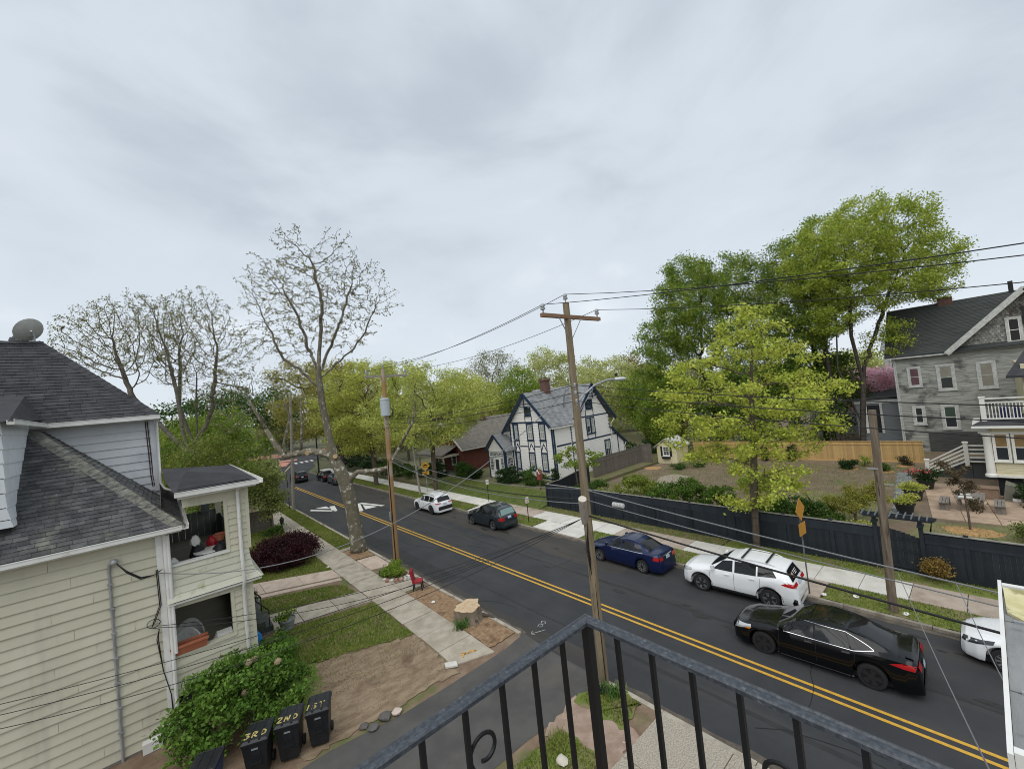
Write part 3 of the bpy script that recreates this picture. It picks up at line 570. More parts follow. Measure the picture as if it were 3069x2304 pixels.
# satellite dish on the ridge (stands on the roof: a thing of its own)
DS = thing('satellite_dish', 'grey satellite dish on the ridge of the dark shingle roof', 'satellite dish', (-3.62, 25.02, 13.8))
dn = V3((-.55, .62, .35)).normalized(); ddu = dn.orthogonal().normalized(); ddv = dn.cross(ddu); cc = V3((-3.68, 24.9, 14.22)); mb = MB(); rings = [(.02, 0), (.2, .03), (.36, .085), (.46, .14)]
base = []
for r, h in rings:
    for k in range(20): a = k*math.pi/10; mb.v.append(tuple(cc+ddu*(r*math.cos(a)*1.08)+ddv*(r*math.sin(a))+dn*h))
for i in range(3):
    for k in range(20): mb.f.append((i*20+k, i*20+(k+1) % 20, (i+1)*20+(k+1) % 20, (i+1)*20+k))
mb.ob('dish', mat('dish_grey', (.42, .42, .39), (.36, .36, .34), sc=4, rough=.5), DS, smooth=1)
MB().tube([(-3.62, 25.02, 13.78), (-3.62, 25.0, 14.0), (-3.64, 24.95, 14.2)], .03, 8).ob('mast', m_metal, DS)
MB().tube([(-3.64, 24.9, 14.05), (-3.95, 25.15, 13.92), (-4.15, 25.3, 13.95)], .018, 6).ob('feed_arm', m_metal, DS)
mb = MB()
for k in range(3): mb.lathe([(.03, 0), (.05, .04), (.05, .12), (.02, .15)], (-4.12-.09*k, 25.28+.05*k, 13.9+.05*(k % 2)), 8)
mb.box((-4.35, 25.22, 13.88), (-4.05, 25.36, 13.93)); mb.ob('receiver', mat('lnb_grey', (.16, .17, .18)), DS)
# ------------------------------------------------------------------ the other buildings
m_glass = mat('window_glass', (.035, .04, .045), rough=.06, spec=.7)
m_curt = mat('curtain_glass', (.30, .31, .29), (.40, .41, .38), sc=3, st=(6, 6, .5), rough=.25, spec=.6)
m_blind = mat('window_blind', (.26, .25, .20), (.22, .20, .16), sc=2, rough=.4)
def wbox(P, u0, u1, z0, z1, d0, d1):
    """box on a wall frame P=(O,U,N): u along, z up, d outwards"""
    O, U, Nn = P; mb = MB(); q = []
    for d in (d0, d1):
        for u, z in ((u0, z0), (u1, z0), (u1, z1), (u0, z1)): q.append(O+U*u+V3((0, 0, z))+Nn*d)
    return q
BF = [(3, 2, 1, 0), (4, 5, 6, 7), (0, 1, 5, 4), (1, 2, 6, 5), (2, 3, 7, 6), (3, 0, 4, 7)]
def window(par, P, u0, u1, z0, z1, mf, ms=None, mg=None, fw=.11, sash=True, cols=0, rows=0, mlow=None, sill=True, dep=.05):
    """sash window: frame mesh with pane and sash children"""
    P = (V3(P[0])+V3(P[2])*.026, V3(P[1]), V3(P[2])); ms = ms or m_wtrim; mb = MB()
    for a in ((u0, u0+fw, z0, z1), (u1-fw, u1, z0, z1), (u0+fw, u1-fw, z1-fw, z1), (u0+fw, u1-fw, z0, z0+fw*.8)): mb.add(wbox(P, *a, -.02, dep), BF)
    if sill: mb.add(wbox(P, u0-.05, u1+.05, z0-.06, z0, -.02, dep+.05), BF)
    f = mb.ob('window', mf, par); s = .05; a, b, c, d = u0+fw, u1-fw, z0+fw*.8, z1-fw; mid = (c+d)/2
    MB().add(wbox(P, a, b, mid, d, -.01, .006), BF).ob('pane', mg or m_glass, f); MB().add(wbox(P, a, b, c, mid, -.01, .005), BF).ob('pane', mlow or mg or m_glass, f)
    if sash:
        mb = MB()
        for q in ((a, a+s, c, d), (b-s, b, c, d), (a+s, b-s, d-s, d), (a+s, b-s, c, c+s*1.2), (a+s, b-s, mid-s/2, mid+s/2)): mb.add(wbox(P, *q, -.01, .022), BF)
        for i in range(1, cols):
            x = a+(b-a)*i/cols; mb.add(wbox(P, x-.014, x+.014, c+s, d-s, -.01, .018), BF)
        for i in range(1, rows):
            x = c+(d-c)*i/rows; mb.add(wbox(P, a+s, b-s, x-.014, x+.014, -.01, .016), BF)
        mb.ob('sash', ms, f)
    return f
def band(par, P, u0, u1, z0, z1, m, d=.05, name='trim_board'):
    P = (V3(P[0]), V3(P[1]), V3(P[2])); return MB().add(wbox(P, u0, u1, z0, z1, -.01, d), BF).ob(name, m, par)
def slope_roof(par, polys, m, th=.1, name='roof'):
    mb = MB()
    for p in polys: mb.prism(p, (0, 0, th))
    return mb.ob(name, m, par)
def course_roof(par, poly, course, O, U, Vv, Nn, m, tab=.6):
    mb = MB(); r_ = random.Random(5)
    for c, q in shingle_cells(poly, course, tab, O, U, Vv, Nn, r_, .02): mb.add(q.v, q.f)
    return mb.ob('shingles', m, par, kind='stuff')
# --- white house with navy stick work
m_wh = mat('white_siding', (.77, .75, .71), (.81, .79, .75), sc=.8, c3=(.64, .62, .56), sc3=.6, lo3=.58, hi3=.8, rough=.55)
m_navy = mat('navy_trim', (.012, .030, .065), (.017, .038, .078), sc=2, rough=.5)
m_rgrey = mat('grey_shingle', (.20, .21, .215), (.27, .275, .28), sc=3, c3=(.16, .165, .17), sc3=.8, lo3=.5, hi3=.7, rough=.9, rnd=.16, bump=.4, bsc=40)
WHs = thing('white_house', 'white clapboard house with navy stick trim and steep grey gables', 'house', (34, 33, .5))
F = (V3((29.8, 0, 0)), V3((0, 1, 0)), V3((-1, 0, 0)))          # front, u = Y
G = (V3((0, 29, 0)), V3((1, 0, 0)), V3((0, -1, 0)))            # side towards the camera, u = X
fr = [(29.02, .5), (35.6, .5), (35.6, 6.35), (32.5, 9.7), (29.02, 6.15)]
siding(fr, .16, (29.8, 0, 0), (0, 1, 0), (-1, 0, 0), m_wh, WHs, .032); MB().prism([(29.83, u, z) for u, z in fr], (6, 0, 0)).ob('wall', m_wh, WHs)
siding([(29.82, .5), (32.55, .5), (32.55, 6.2), (29.82, 6.2)], .16, (0, 29, 0), (1, 0, 0), (0, -1, 0), m_wh, WHs, .032)
gb = [(32.55, .5), (39.2, .5), (39.2, 6.3), (36.3, 9.85), (33.2, 6.25), (32.55, 6.2)]
siding(gb, .16, (0, 28.95, 0), (1, 0, 0), (0, -1, 0), m_wh, WHs, .032); MB().prism([(u, 28.97, z) for u, z in gb], (0, 9, 0)).ob('wall', m_wh, WHs)
lt = [(39.2, .5), (41.6, .5), (41.6, 2.95), (39.2, 4.95)]
siding(lt, .16, (0, 28.97, 0), (1, 0, 0), (0, -1, 0), m_wh, WHs, .032); MB().prism([(u, 28.99, z) for u, z in lt], (0, 7, 0)).ob('wall', m_wh, WHs)
# roofs
sl = math.hypot(3.45, 3.6)
slope_roof(WHs, [[(29.45, 28.85, 6.0), (33.6, 28.85, 6.0), (36.3, 32.5, 9.72), (29.45, 32.5, 9.72)], [(29.45, 36.6, 5.6), (36, 36.6, 5.6), (36.3, 32.5, 9.72), (29.45, 32.5, 9.72)]], m_rgrey)
nU = V3((0, 3.65, 3.72)).normalized()
course_roof(WHs, [(29.45, 0), (33.4, 0), (36.1, 5.2), (29.45, 5.2)], .15, (0, 28.84, 6.11), (1, 0, 0), nU, V3((0, -nU.z, nU.y)), m_rgrey)
slope_roof(WHs, [[(40.1, 28.6, 5.95), (40.1, 38, 5.95), (36.3, 38, 10.05), (36.3, 28.6, 10.05)], [(32.7, 28.6, 5.95), (36.3, 28.6, 10.05), (36.3, 38, 10.05), (32.7, 38, 5.95)]], m_rgrey)
n2 = V3((3.6, 0, 4.1)).normalized()
course_roof(WHs, [(28.6, 0), (38, 0), (38, 5.4), (28.6, 5.4)], .15, (32.7, 0, 6.06), (0, 1, 0), n2, V3((-n2.z, 0, n2.x)), m_rgrey)
slope_roof(WHs, [[(39.1, 28.7, 4.98), (42.0, 28.7, 2.85), (42.0, 36, 2.85), (39.1, 36, 4.98)]], m_rgrey)
# navy barge boards along the rakes
def rake(pts, w=.3, y=None):
    mb = MB()
    for a, b in zip(pts, pts[1:]): mb.bar(a, b, .09, w, (0, 0, 1))
    return mb.ob('barge_board', m_navy, WHs)
rake([(29.42, 28.85, 5.98), (29.42, 32.5, 9.72), (29.42, 36.62, 5.5)]); rake([(32.9, 28.57, 6.1), (36.3, 28.57, 10.05), (40.15, 28.57, 5.85)]); rake([(39.2, 28.72, 4.9), (42.05, 28.72, 2.8)], .2)
for (ax, P, c, zz) in (('f', F, 32.5, 8.35), ('g', G, 36.3, 8.75)):
    off = .3
    pts = [(c-.75, zz), (c+.75, zz)]
    mb = MB(); O, U, Nn = P
    q = lambda u, z: O+U*u+V3((0, 0, z))+Nn*(off if ax == 'f' else .36)
    mb.bar(q(c-.7, zz), q(c+.7, zz), .07, .09); mb.bar(q(c, zz-.25), q(c, zz+1.2), .07, .09, (0, 1, 0) if ax == 'g' else (1, 0, 0)); mb.bar(q(c-.55, zz+.3), q(c+.55, zz+.3), .06, .07)
    mb.ob('gable_brace', m_navy, WHs)
    mb = MB()
    for k in (-.42, -.32, -.22, .22, .32, .42): mb.bar(q(c+k, zz+.03), q(c+k, zz+.25), .04, .04, (0, 1, 0) if ax == 'g' else (1, 0, 0))
    mb.bar(q(c-.75, zz-.1), q(c-.45, zz-.02), .05, .06); mb.bar(q(c+.75, zz-.1), q(c+.45, zz-.02), .05, .06); mb.ob('gable_spindle', m_wtrim, WHs)
# front stick work
for a in ((29.02, 29.2, .5, 6.2), (35.42, 35.6, .5, 6.4), (34.95, 35.07, .5, 6.6)): band(WHs, F, *a, m_navy)
band(WHs, F, 29.55, 35.2, 6.56, 6.72, m_navy); band(WHs, F, 29.25, 35.0, .75, .9, m_navy)
for u0, u1 in ((29.94, 30.9), (31.76, 32.8), (34.1, 34.9)):
    window(WHs, F, u0, u1, 4.72, 6.55, m_navy, mg=m_curt, mlow=m_curt, fw=.15, cols=2); window(WHs, F, u0+.03, u1, 1.56, 3.48, m_navy, mg=m_curt, fw=.15, cols=2)
    for u in (u0+.02, u1-.1): band(WHs, F, u, u+.09, 3.48, 4.66, m_navy, .048)
    c = (u0+u1)/2; mb = MB()
    for s in (-1, 1): mb.bar((29.77, c+s*(u1-u0)*.46, 3.55), (29.77, c, 4.38), .05, .09, (0, 0, 1))
    mb.ob('pointed_hood', m_navy, WHs)
band(WHs, F, 30.98, 31.78, 4.04, 4.14, m_navy); band(WHs, F, 32.85, 34.05, 4.04, 4.14, m_navy)
window(WHs, F, 31.85, 32.85, 7.35, 8.3, m_navy, m_navy, fw=.13, cols=2)
for u in (31.78, 32.83): band(WHs, F, u, u+.09, 6.72, 7.3, m_navy, .048)
# side stick work
for a in ((29.82, 30.0, .5, 6.1), (32.5, 32.66, .5, 6.1), (39.03, 39.2, 4.9, 6.2)): band(WHs, (V3((0, 28.98, 0)), G[1], G[2]), *a, m_navy)
G2 = (V3((0, 28.95, 0)), G[1], G[2])
band(WHs, G2, 33.0, 39.15, 6.5, 6.64, m_navy); band(WHs, G, 30.2, 32.4, 4.02, 4.16, m_navy); band(WHs, G2, 32.6, 40.6, 4.0, 4.14, m_navy); band(WHs, G2, 32.6, 38.6, 1.42, 1.56, m_navy); band(WHs, G2, 40.45, 40.56, 1.0, 4.0, m_navy, .048)
window(WHs, G2, 35.25, 36.45, 7.35, 8.42, m_navy, m_navy, fw=.13, cols=2)
window(WHs, G2, 35.02, 35.8, 4.65, 6.45, m_navy, mg=m_curt, mlow=m_glass, fw=.12); window(WHs, G2, 35.82, 36.55, 4.65, 6.45, m_navy, mg=m_curt, fw=.12); window(WHs, G2, 37.92, 38.98, 1.6, 3.62, m_navy, mg=m_curt, mlow=m_glass, fw=.14, cols=2)
for u in (35.1, 36.42): band(WHs, G2, u, u+.09, 6.64, 7.25, m_navy, .048); band(WHs, G2, u, u+.09, 4.14, 4.56, m_navy, .048)
# downpipes and gutters
gutter([(29.55, 28.8, 6.02), (33.2, 28.8, 6.02)], WHs); MB().tube([(40.1, 28.7, 5.95), (39.4, 28.85, 5.3), (39.3, 28.85, .8)], .05, 6).ob('downpipe', m_wtrim, WHs); MB().tube([(41.95, 28.75, 2.9), (41.65, 28.85, 2.5), (41.6, 28.85, .8)], .05, 6).ob('downpipe', m_wtrim, WHs)
gutter([(29.5, 28.79, 6.05), (29.3, 28.79, 6.05)], WHs)
m_brick = mat('red_brick', (.13, .042, .032), (.17, .058, .042), sc=6, c3=(.09, .03, .026), sc3=2, lo3=.55, hi3=.7, rough=.9, bump=.5, bsc=30)
m_chim = mat('chimney_brick', (.125, .068, .052), (.17, .095, .075), sc=7, c3=(.09, .055, .045), sc3=3, lo3=.5, hi3=.7, rough=.9, bump=.5, bsc=30)
ch = MB().box((32.6, 32.1, 9.0), (33.4, 32.9, 11.0)); ch.box((32.5, 32.0, 10.95), (33.5, 33.0, 11.15)); chn = ch.ob('chimney', m_chim, WHs); MB().box((32.55, 32.05, 11.25), (33.45, 32.95, 11.29)).ob('chimney_cap', m_black, chn)
# glazed entry porch
m_pane = m_glass
EP = (V3((28.5, 0, 0)), V3((0, 1, 0)), V3((-1, 0, 0))); ES = (V3((0, 35.35, 0)), V3((1, 0, 0)), V3((0, -1, 0)))
MB().box((28.53, 35.38, .6), (29.79, 38.35, 3.75)).ob('porch_core', mat('porch_inside', (.20, .20, .18)), WHs)
MB().prism([(28.49, 35.4, 3.72), (28.49, 38.35, 3.72), (28.49, 36.87, 5.25)], (1.4, 0, 0)).ob('porch_gable', m_wh, WHs)
slope_roof(WHs, [[(28.25, 34.98, 3.62), (30.2, 34.98, 3.62), (30.2, 36.87, 5.45), (28.25, 36.87, 5.45)], [(28.25, 38.75, 3.62), (30.2, 38.75, 3.62), (30.2, 36.87, 5.45), (28.25, 36.87, 5.45)]], m_rgrey, .08, 'porch_roof')
rake([(28.22, 34.95, 3.6), (28.22, 36.87, 5.47), (28.22, 38.78, 3.6)], .2)
band(WHs, EP, 35.35, 35.55, .6, 3.75, m_navy, .05); band(WHs, EP, 38.15, 38.35, .6, 3.75, m_navy, .05); band(WHs, ES, 28.5, 28.7, .6, 3.75, m_navy, .05); band(WHs, ES, 29.6, 29.78, .6, 3.75, m_navy, .05)
band(WHs, EP, 35.55, 38.15, 3.6, 3.75, m_wtrim); band(WHs, ES, 28.7, 29.6, 3.55, 3.75, m_wtrim)
window(WHs, ES, 28.7, 29.6, 1.55, 2.95, m_wtrim, fw=.05, cols=4, rows=4, sill=False); window(WHs, ES, 28.7, 29.6, 3.02, 3.5, m_wtrim, fw=.05, cols=6, sill=False)
window(WHs, EP, 35.58, 36.2, 1.4, 2.95, m_wtrim, fw=.05, cols=3, rows=4, sill=False); window(WHs, EP, 37.4, 38.1, 1.4, 2.95, m_wtrim, fw=.05, cols=3, rows=4, sill=False); window(WHs, EP, 35.58, 38.1, 3.02, 3.55, m_wtrim, fw=.05, cols=10, sill=False)
band(WHs, EP, 35.58, 36.2, .7, 1.38, m_wh); band(WHs, EP, 37.4, 38.1, .7, 1.38, m_wh); band(WHs, ES, 28.7, 29.6, .7, 1.5, m_wh)
dr = band(WHs, EP, 36.25, 37.35, .7, 2.95, mat('white_door', (.70, .70, .67), rough=.4), .03, 'door'); MB().add(wbox(EP, 36.5, 37.1, 1.6, 2.75, 0, .036), BF).ob('pane', m_glass, dr)
for i in range(5): MB().box((28.45-.35*(i+1), 36.2, .0), (28.45-.35*i, 37.4, .68-.12*i)).ob('step', mat('grey_step', (.28, .29, .28), (.36, .37, .36), sc=3), WHs)
# --- brick bungalow
m_brown = mat('brown_shingle', (.13, .12, .10), (.18, .165, .14), sc=2, rough=.95, rnd=.15, bump=.4, bsc=30)
BH = thing('brick_bungalow', 'low red brick bungalow with brown roof behind the roadside trees', 'house', (36, 50, .35))
MB().prism([(30, 45.9, .2), (30, 54.3, .2), (30, 54.3, 3.3), (30, 50.1, 6.7), (30, 45.9, 3.3)], (14, 0, 0)).ob('wall', m_brick, BH)
slope_roof(BH, [[(29.5, 45.4, 3.3), (44.5, 45.4, 3.3), (44.5, 50.1, 6.95), (29.5, 50.1, 6.95)], [(29.5, 54.8, 3.3), (44.5, 54.8, 3.3), (44.5, 50.1, 6.95), (29.5, 50.1, 6.95)]], m_brown)
mb = MB(); mb.bar((29.46, 45.35, 3.3), (29.46, 50.1, 6.98), .06, .22); mb.bar((29.46, 54.85, 3.3), (29.46, 50.1, 6.98), .06, .22); mb.ob('barge_board', m_wtrim, BH); gutter([(29.5, 45.36, 3.36), (44.5, 45.36, 3.36)], BH)
slope_roof(BH, [[(27.2, 46.6, 2.85), (29.98, 47.2, 3.75), (29.98, 53.2, 3.75), (27.2, 53.8, 2.85)]], m_brown, .12, 'porch_roof')
MB().box((27.3, 46.7, 2.6), (29.9, 53.7, 2.84)).ob('porch_beam', mat('cream_trim', (.55, .50, .40), (.48, .43, .33), sc=2), BH)
for yy in (46.9, 49.6, 53.4): MB().lathe([(.2, .3), (.2, .5), (.16, .55), (.13, 2.45), (.18, 2.6)], (27.5, yy, 0), 12).ob('column', MATS['cream_trim'], BH, smooth=40)
MB().box((27.2, 46.6, .2), (29.98, 53.8, .42)).ob('porch_floor', mat('porch_grey', (.2, .2, .18)), BH)
BFm = (V3((30, 0, 0)), V3((0, 1, 0)), V3((-1, 0, 0)))
for u in (47.6, 51.2): window(BH, BFm, u, u+1.2, 1.2, 2.7, m_wtrim)
MB().box((36, 49.4, 6), (36.9, 50.6, 7.9)).ob('chimney', m_chim, BH)
# --- weathered grey house
m_weath = mat('weathered_clapboard', (.38, .385, .34), (.22, .22, .20), sc=2.4, lo=.42, hi=.6, st=(1, .35, 7), c3=(.07, .07, .068), sc3=.5, lo3=.50, hi3=.66, st3=(1, 1, 1.5), rough=.9, det=9)
m_wsh = mat('weathered_fishscale', (.17, .165, .15), (.29, .285, .27), sc=5, c3=(.07, .06, .055), sc3=.9, lo3=.5, hi3=.62, rough=.95, rnd=.2)
m_wroof = mat('green_grey_shingle', (.043, .048, .047), (.060, .065, .063), sc=1.5, st=(.5, .5, 6), rough=.95, rnd=.08, bump=.5, bsc=20)
m_oldtrim = mat('old_white_trim', (.52, .53, .50), (.40, .40, .38), sc=4, c3=(.22, .22, .21), sc3=5, lo3=.6, hi3=.72, rough=.8)
GH = thing('weathered_house', 'peeling grey clapboard house with dark roof behind the wooden fence', 'house', (60, -3, .4))
H1 = (V3((54, 0, 0)), V3((0, 1, 0)), V3((-1, 0, 0)))
siding([(-10.8, .4), (5.9, .4), (5.9, 9.35), (-10.8, 9.35)], .155, (54, 0, 0), (0, 1, 0), (-1, 0, 0), m_weath, GH, .022)
MB().box((54.03, -10.8, .2), (64, 5.9, 9.3)).ob('wall', m_weath, GH)
gp = [(-7.0, 9.4), (1.9, 9.4), (-2.55, 13.75)]
MB().prism([(53.95, u, z) for u, z in gp], (6, 0, 0)).ob('gable_wall', mat('dark_sheathing', (.12, .115, .105)), GH)
mb = MB(); r_ = random.Random(4); z = 9.4; row = 0
while z < 13.5:                                               # fish-scale shingles
    hw = (13.75-z)/4.35*4.4; u = -2.55-hw+(row % 2)*.11
    while u < -2.55+hw-.1:
        if r_.random() > .06:
            d = r_.uniform(.03, .07); mb.add([(53.95-d, u, z+.08), (53.95-d-.01, u+.05, z), (53.95-d-.01, u+.15, z), (53.95-d, u+.2, z+.08), (53.95-.01, u+.2, z+.3), (53.95-.01, u, z+.3)], [(0, 1, 2, 3, 4, 5)])
        u += .215
    z += .2; row += 1
mb.ob('fishscale_shingles', m_wsh, GH, kind='stuff')
slope_roof(GH, [[(53.55, -10.9, 9.3), (53.55, 6.4, 9.3), (59, 6.4, 14.15), (59, -10.9, 14.15)], [(64.5, -10.9, 9.3), (64.5, 6.4, 9.3), (59, 6.4, 14.15), (59, -10.9, 14.15)]], m_wroof, .14)
n3 = V3((5.45, 0, 4.85)).normalized(); course_roof(GH, [(-10.9, 0), (6.4, 0), (6.4, 7.3), (-10.9, 7.3)], .2, (53.54, 0, 9.45), (0, 1, 0), n3, V3((-n3.z, 0, n3.x)), m_wroof, .9)
slope_roof(GH, [[(53.3, 2.3, 9.2), (53.3, -2.55, 13.95), (59.5, -2.55, 13.95), (54.2, 2.3, 9.2)], [(53.3, -7.4, 9.2), (53.3, -2.55, 13.95), (59.5, -2.55, 13.95), (54.2, -7.4, 9.2)]], m_wroof, .14, 'gable_roof')
mb = MB(); mb.bar((53.28, 2.25, 9.25), (53.28, -2.55, 13.95), .08, .42); mb.bar((53.28, -7.35, 9.25), (53.28, -2.55, 13.95), .08, .42); mb.ob('barge_board', m_oldtrim, GH)
gutter([(53.5, 6.4, 9.36), (53.5, 1.9, 9.32)][::-1], GH, m_oldtrim); band(GH, H1, 5.7, 5.92, .4, 9.3, m_oldtrim, .06, 'corner_board'); band(GH, H1, -10.8, 2.2, 9.25, 9.42, m_oldtrim, .12)
MB().tube([(53.5, 6.1, 9.2), (53.85, 5.85, 8.8), (53.85, 5.85, 1)], .06, 6).ob('downpipe', m_oldtrim, GH)
m_pur = mat('purple_blind', (.10, .05, .06), (.13, .07, .08), sc=2, rough=.3)
window(GH, H1, 4.05, 5.0, 6.45, 8.35, m_oldtrim, m_oldtrim, m_pur, .16); window(GH, H1, 1.9, 3.08, 5.97, 8.35, m_oldtrim, m_oldtrim, m_blind, .2, mlow=m_glass); window(GH, H1, -.5, .63, 5.95, 8.3, m_oldtrim, m_oldtrim, m_blind, .2)
window(GH, H1, 4.1, 5.0, 2.9, 4.66, m_oldtrim, m_wtrim, m_glass, .2); window(GH, H1, 1.98, 3.12, 2.45, 4.7, m_oldtrim, m_wtrim, mat('green_curtain', (.05, .075, .06), rough=.3), .2, mlow=m_glass); window(GH, H1, -2.3, -1.75, 5.95, 7.9, m_oldtrim, m_wtrim, m_glass, .12)
window(GH, (V3((53.9, 0, 0)), H1[1], H1[2]), -2.2, -1.3, 9.6, 11.75, m_oldtrim, m_wtrim, m_black, .16)
MB().box((53.7, -2.6, 11.0), (53.9, -2.25, 12.4)).ob('loose_shutter', m_black, GH)
MB().box((58.6, 1.6, 13.9), (59.4, 2.6, 14.75)).ob('chimney', m_chim, GH); MB().box((58.8, -2.2, 14.0), (59.1, -1.9, 15.2)).ob('vent_pipe', m_black, GH)
MB().box((53.85, -10.8, .2), (53.98, 4.1, 2.2)).ob('skirting', mat('dark_boards', (.05, .052, .05), (.09, .09, .085), sc=3, st=(1, .4, 8)), GH)
# lean-to wing with white door, deck above
wing = MB().box((55.5, 5.95, .2), (63, 9.4, 5.3)); wing.ob('wing_wall', mat('slate_clapboard', (.14, .155, .165), (.19, .205, .215), sc=2, st=(1, .4, 8), rough=.8), GH)
slope_roof(GH, [[(55.2, 5.95, 5.5), (55.2, 9.7, 5.3), (63, 9.7, 5.6), (63, 5.95, 5.8)]], m_wroof, .12, 'wing_roof'); band(GH, (V3((55.45, 0, 0)), H1[1], H1[2]), 5.95, 9.6, 4.95, 5.35, m_oldtrim)
WP = (V3((55.45, 0, 0)), H1[1], H1[2]); d_ = band(GH, WP, 7.5, 8.5, 2.0, 4.75, m_black, .02, 'door'); band(GH, WP, 7.3, 7.5, 1.9, 4.95, m_oldtrim, .06, 'door_post'); band(GH, WP, 8.5, 8.72, 1.9, 4.95, m_wtrim, .06, 'door_post')
DKt = thing('rear_deck_house', 'pale house with long white roof deck glimpsed beside the weathered house', 'house', (70, 12, .4))
MB().box((66, 6.5, .2), (76, 16, 6.6)).ob('wall', mat('pale_siding', (.45, .47, .47), (.52, .54, .54), sc=1), DKt); MB().box((65.8, 6.3, 6.6), (76, 16.2, 6.85)).ob('deck_floor', m_wtrim, DKt)
mb = MB()
for i in range(60): mb.box((65.85, 6.4+i*.16, 6.9), (65.9, 6.46+i*.16, 7.75))
mb.box((65.82, 6.3, 7.75), (65.95, 16.1, 7.85)); mb.ob('deck_railing', m_oldtrim, DKt)
MB().box((70, 4.5, 6.8), (76, 8.4, 10.3)).ob('upper_wall', mat('pale_siding', (0, 0, 0)), DKt); slope_roof(DKt, [[(69.7, 4.2, 10.3), (69.7, 8.7, 10.3), (73, 8.7, 12), (73, 4.2, 12)]], m_rgrey); window(DKt, (V3((70, 0, 0)), V3((0, 1, 0)), V3((-1, 0, 0))), 6.9, 7.9, 7.7, 9.6, m_wtrim)
# --- pale yellow house with white balcony at the right edge
m_yc = mat('pale_yellow_siding', (.58, .52, .34), (.62, .56, .38), sc=1, rough=.55)
m_wp = mat('porch_white', (.74, .73, .68), (.68, .67, .62), sc=2, rough=.45)
YH = thing('yellow_house', 'pale yellow house with glazed porch, white columns and balcony above', 'house', (42, -4, .4))
P1 = (V3((38, 0, 0)), V3((0, 1, 0)), V3((-1, 0, 0)))
siding([(-9, 1.75), (.2, 1.75), (.2, 2.55), (-9, 2.55)], .15, (38.02, 0, 0), (0, 1, 0), (-1, 0, 0), m_yc, YH); band(YH, P1, -9, .2, 4.32, 4.62, m_yc, .03, 'header'); band(YH, P1, -9, .5, 1.62, 1.76, m_wp, .12); band(YH, P1, -9, .75, 4.28, 4.36, m_wp, .1)
MB().box((38.06, -9, 1.7), (41.5, .3, 4.6)).ob('porch_core', m_yc, YH)
for u in (-.46, -1.2, -1.95, -2.7, -3.45): window(YH, P1, u, u+.68, 2.58, 4.3, m_wp, m_wp, mat('amber_blind', (.20, .13, .06), (.25, .17, .08), sc=3, rough=.25), .07, mlow=m_glass)
MB().lathe([(.27, 1.65), (.27, 1.78), (.2, 1.85), (.185, 2.6), (.17, 4.1), (.2, 4.2), (.25, 4.22), (.25, 4.3)], (37.95, .42, 0), 18).ob('column', m_wp, YH, smooth=35)
MB().box((37.4, -9, 4.62), (41.8, .95, 4.78)).ob('eave', m_wp, YH); MB().prism([(37.4, .98, 4.78), (37.4, -9, 4.78), (38.2, -9, 5.02), (38.2, .5, 5.02)], (0, 0, .03)).ob('porch_roof', m_tar, YH); MB().box((38.0, -9, 4.79), (41.8, .6, 5.0)).ob('balcony_floor', m_tar, YH)
gutter([(37.38, .98, 4.76), (37.38, -9, 4.76)][::-1], YH)
BR = MB().box((38.0, .3, 5.0), (38.2, .52, 6.42)); BR.box((37.97, .27, 6.42), (38.23, .55, 6.5)); BR.ob('balcony_post', m_wp, YH)
MB().box((38.06, -9, 6.08), (38.15, .3, 6.15)).ob('balcony_rail', m_wp, YH); MB().box((38.04, -9, 6.33), (38.17, .3, 6.4)).ob('balcony_rail', m_wp, YH); MB().box((38.06, -9, 5.1), (38.15, .3, 5.17)).ob('balcony_rail', m_wp, YH)
bm = MB().box((0, -.022, 0), (.045, .022, .95)).mesh('baluster', m_wp)
for i in range(28): o = link('baluster', bm, YH, (38.08-42, .18-i*.135+4, 5.15-.4))
for yy in (.35,): 
    for i in range(14): o = link('baluster', bm, YH, (38.3+i*.14-42, yy+4, 5.15-.4))
for i in range(4): MB().box((38.6+.0*i, -.6-i*.5, 5.02), (39.0, -.25-i*.5, 5.75)).ob('balcony_chair', mat('navy_fabric', (.03, .035, .10)), YH)
MB().box((41, -9, .4), (52, -1.35, 8.2)).ob('wall', m_yc, YH); slope_roof(YH, [[(40.3, -9, 7.4), (40.3, -.7, 7.4), (43.5, -1.8, 9.1), (43.5, -9, 9.1)]], m_tar, .14); slope_roof(YH, [[(40.6, -9, 8.9), (40.6, .1, 8.9), (46.5, .1, 11.5), (46.5, -9, 11.5)]], m_tar, .14) if False else None
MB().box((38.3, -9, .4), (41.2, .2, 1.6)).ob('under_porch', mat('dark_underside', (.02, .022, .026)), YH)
# white stair railing beside the porch
SR = thing('stair_railing', 'white slatted stair railing descending left from the yellow porch', 'railing', (42.8, 2.2, .4))
for (u, z0, z1) in ((3.55, .4, 1.62), (1.52, 1.3, 2.92)):
    mb = MB().box((42.7, u-.11, z0), (42.92, u+.11, z1)); mb.box((42.66, u-.15, z1), (42.96, u+.15, z1+.07)); mb.box((42.72, u-.13, z1+.07), (42.9, u+.13, z1+.1)); mb.ob('newel_post', m_wp, SR)
for k in range(5):
    d = .28*k; MB().bar((42.8, 3.45, 1.5-d*.82), (42.8, 1.6, 2.75-d), .06, .1 if k else .09).ob('rail', m_wp, SR)
    MB().bar((42.8, 1.45, 2.75-d), (42.8, -.4, 2.75-d), .06, .1).ob('rail', m_wp, SR)
for i in range(6): MB().box((42.95, 3.3-.33*(i+1), .4), (44.2, 3.3-.33*i, .62+.2*i)).ob('stair_step', mat('dark_step', (.07, .075, .08)), SR)
MB().box((42.95, -.6, .4), (44.2, 1.3, 1.75)).ob('landing', mat('dark_step', (0, 0, 0)), SR)
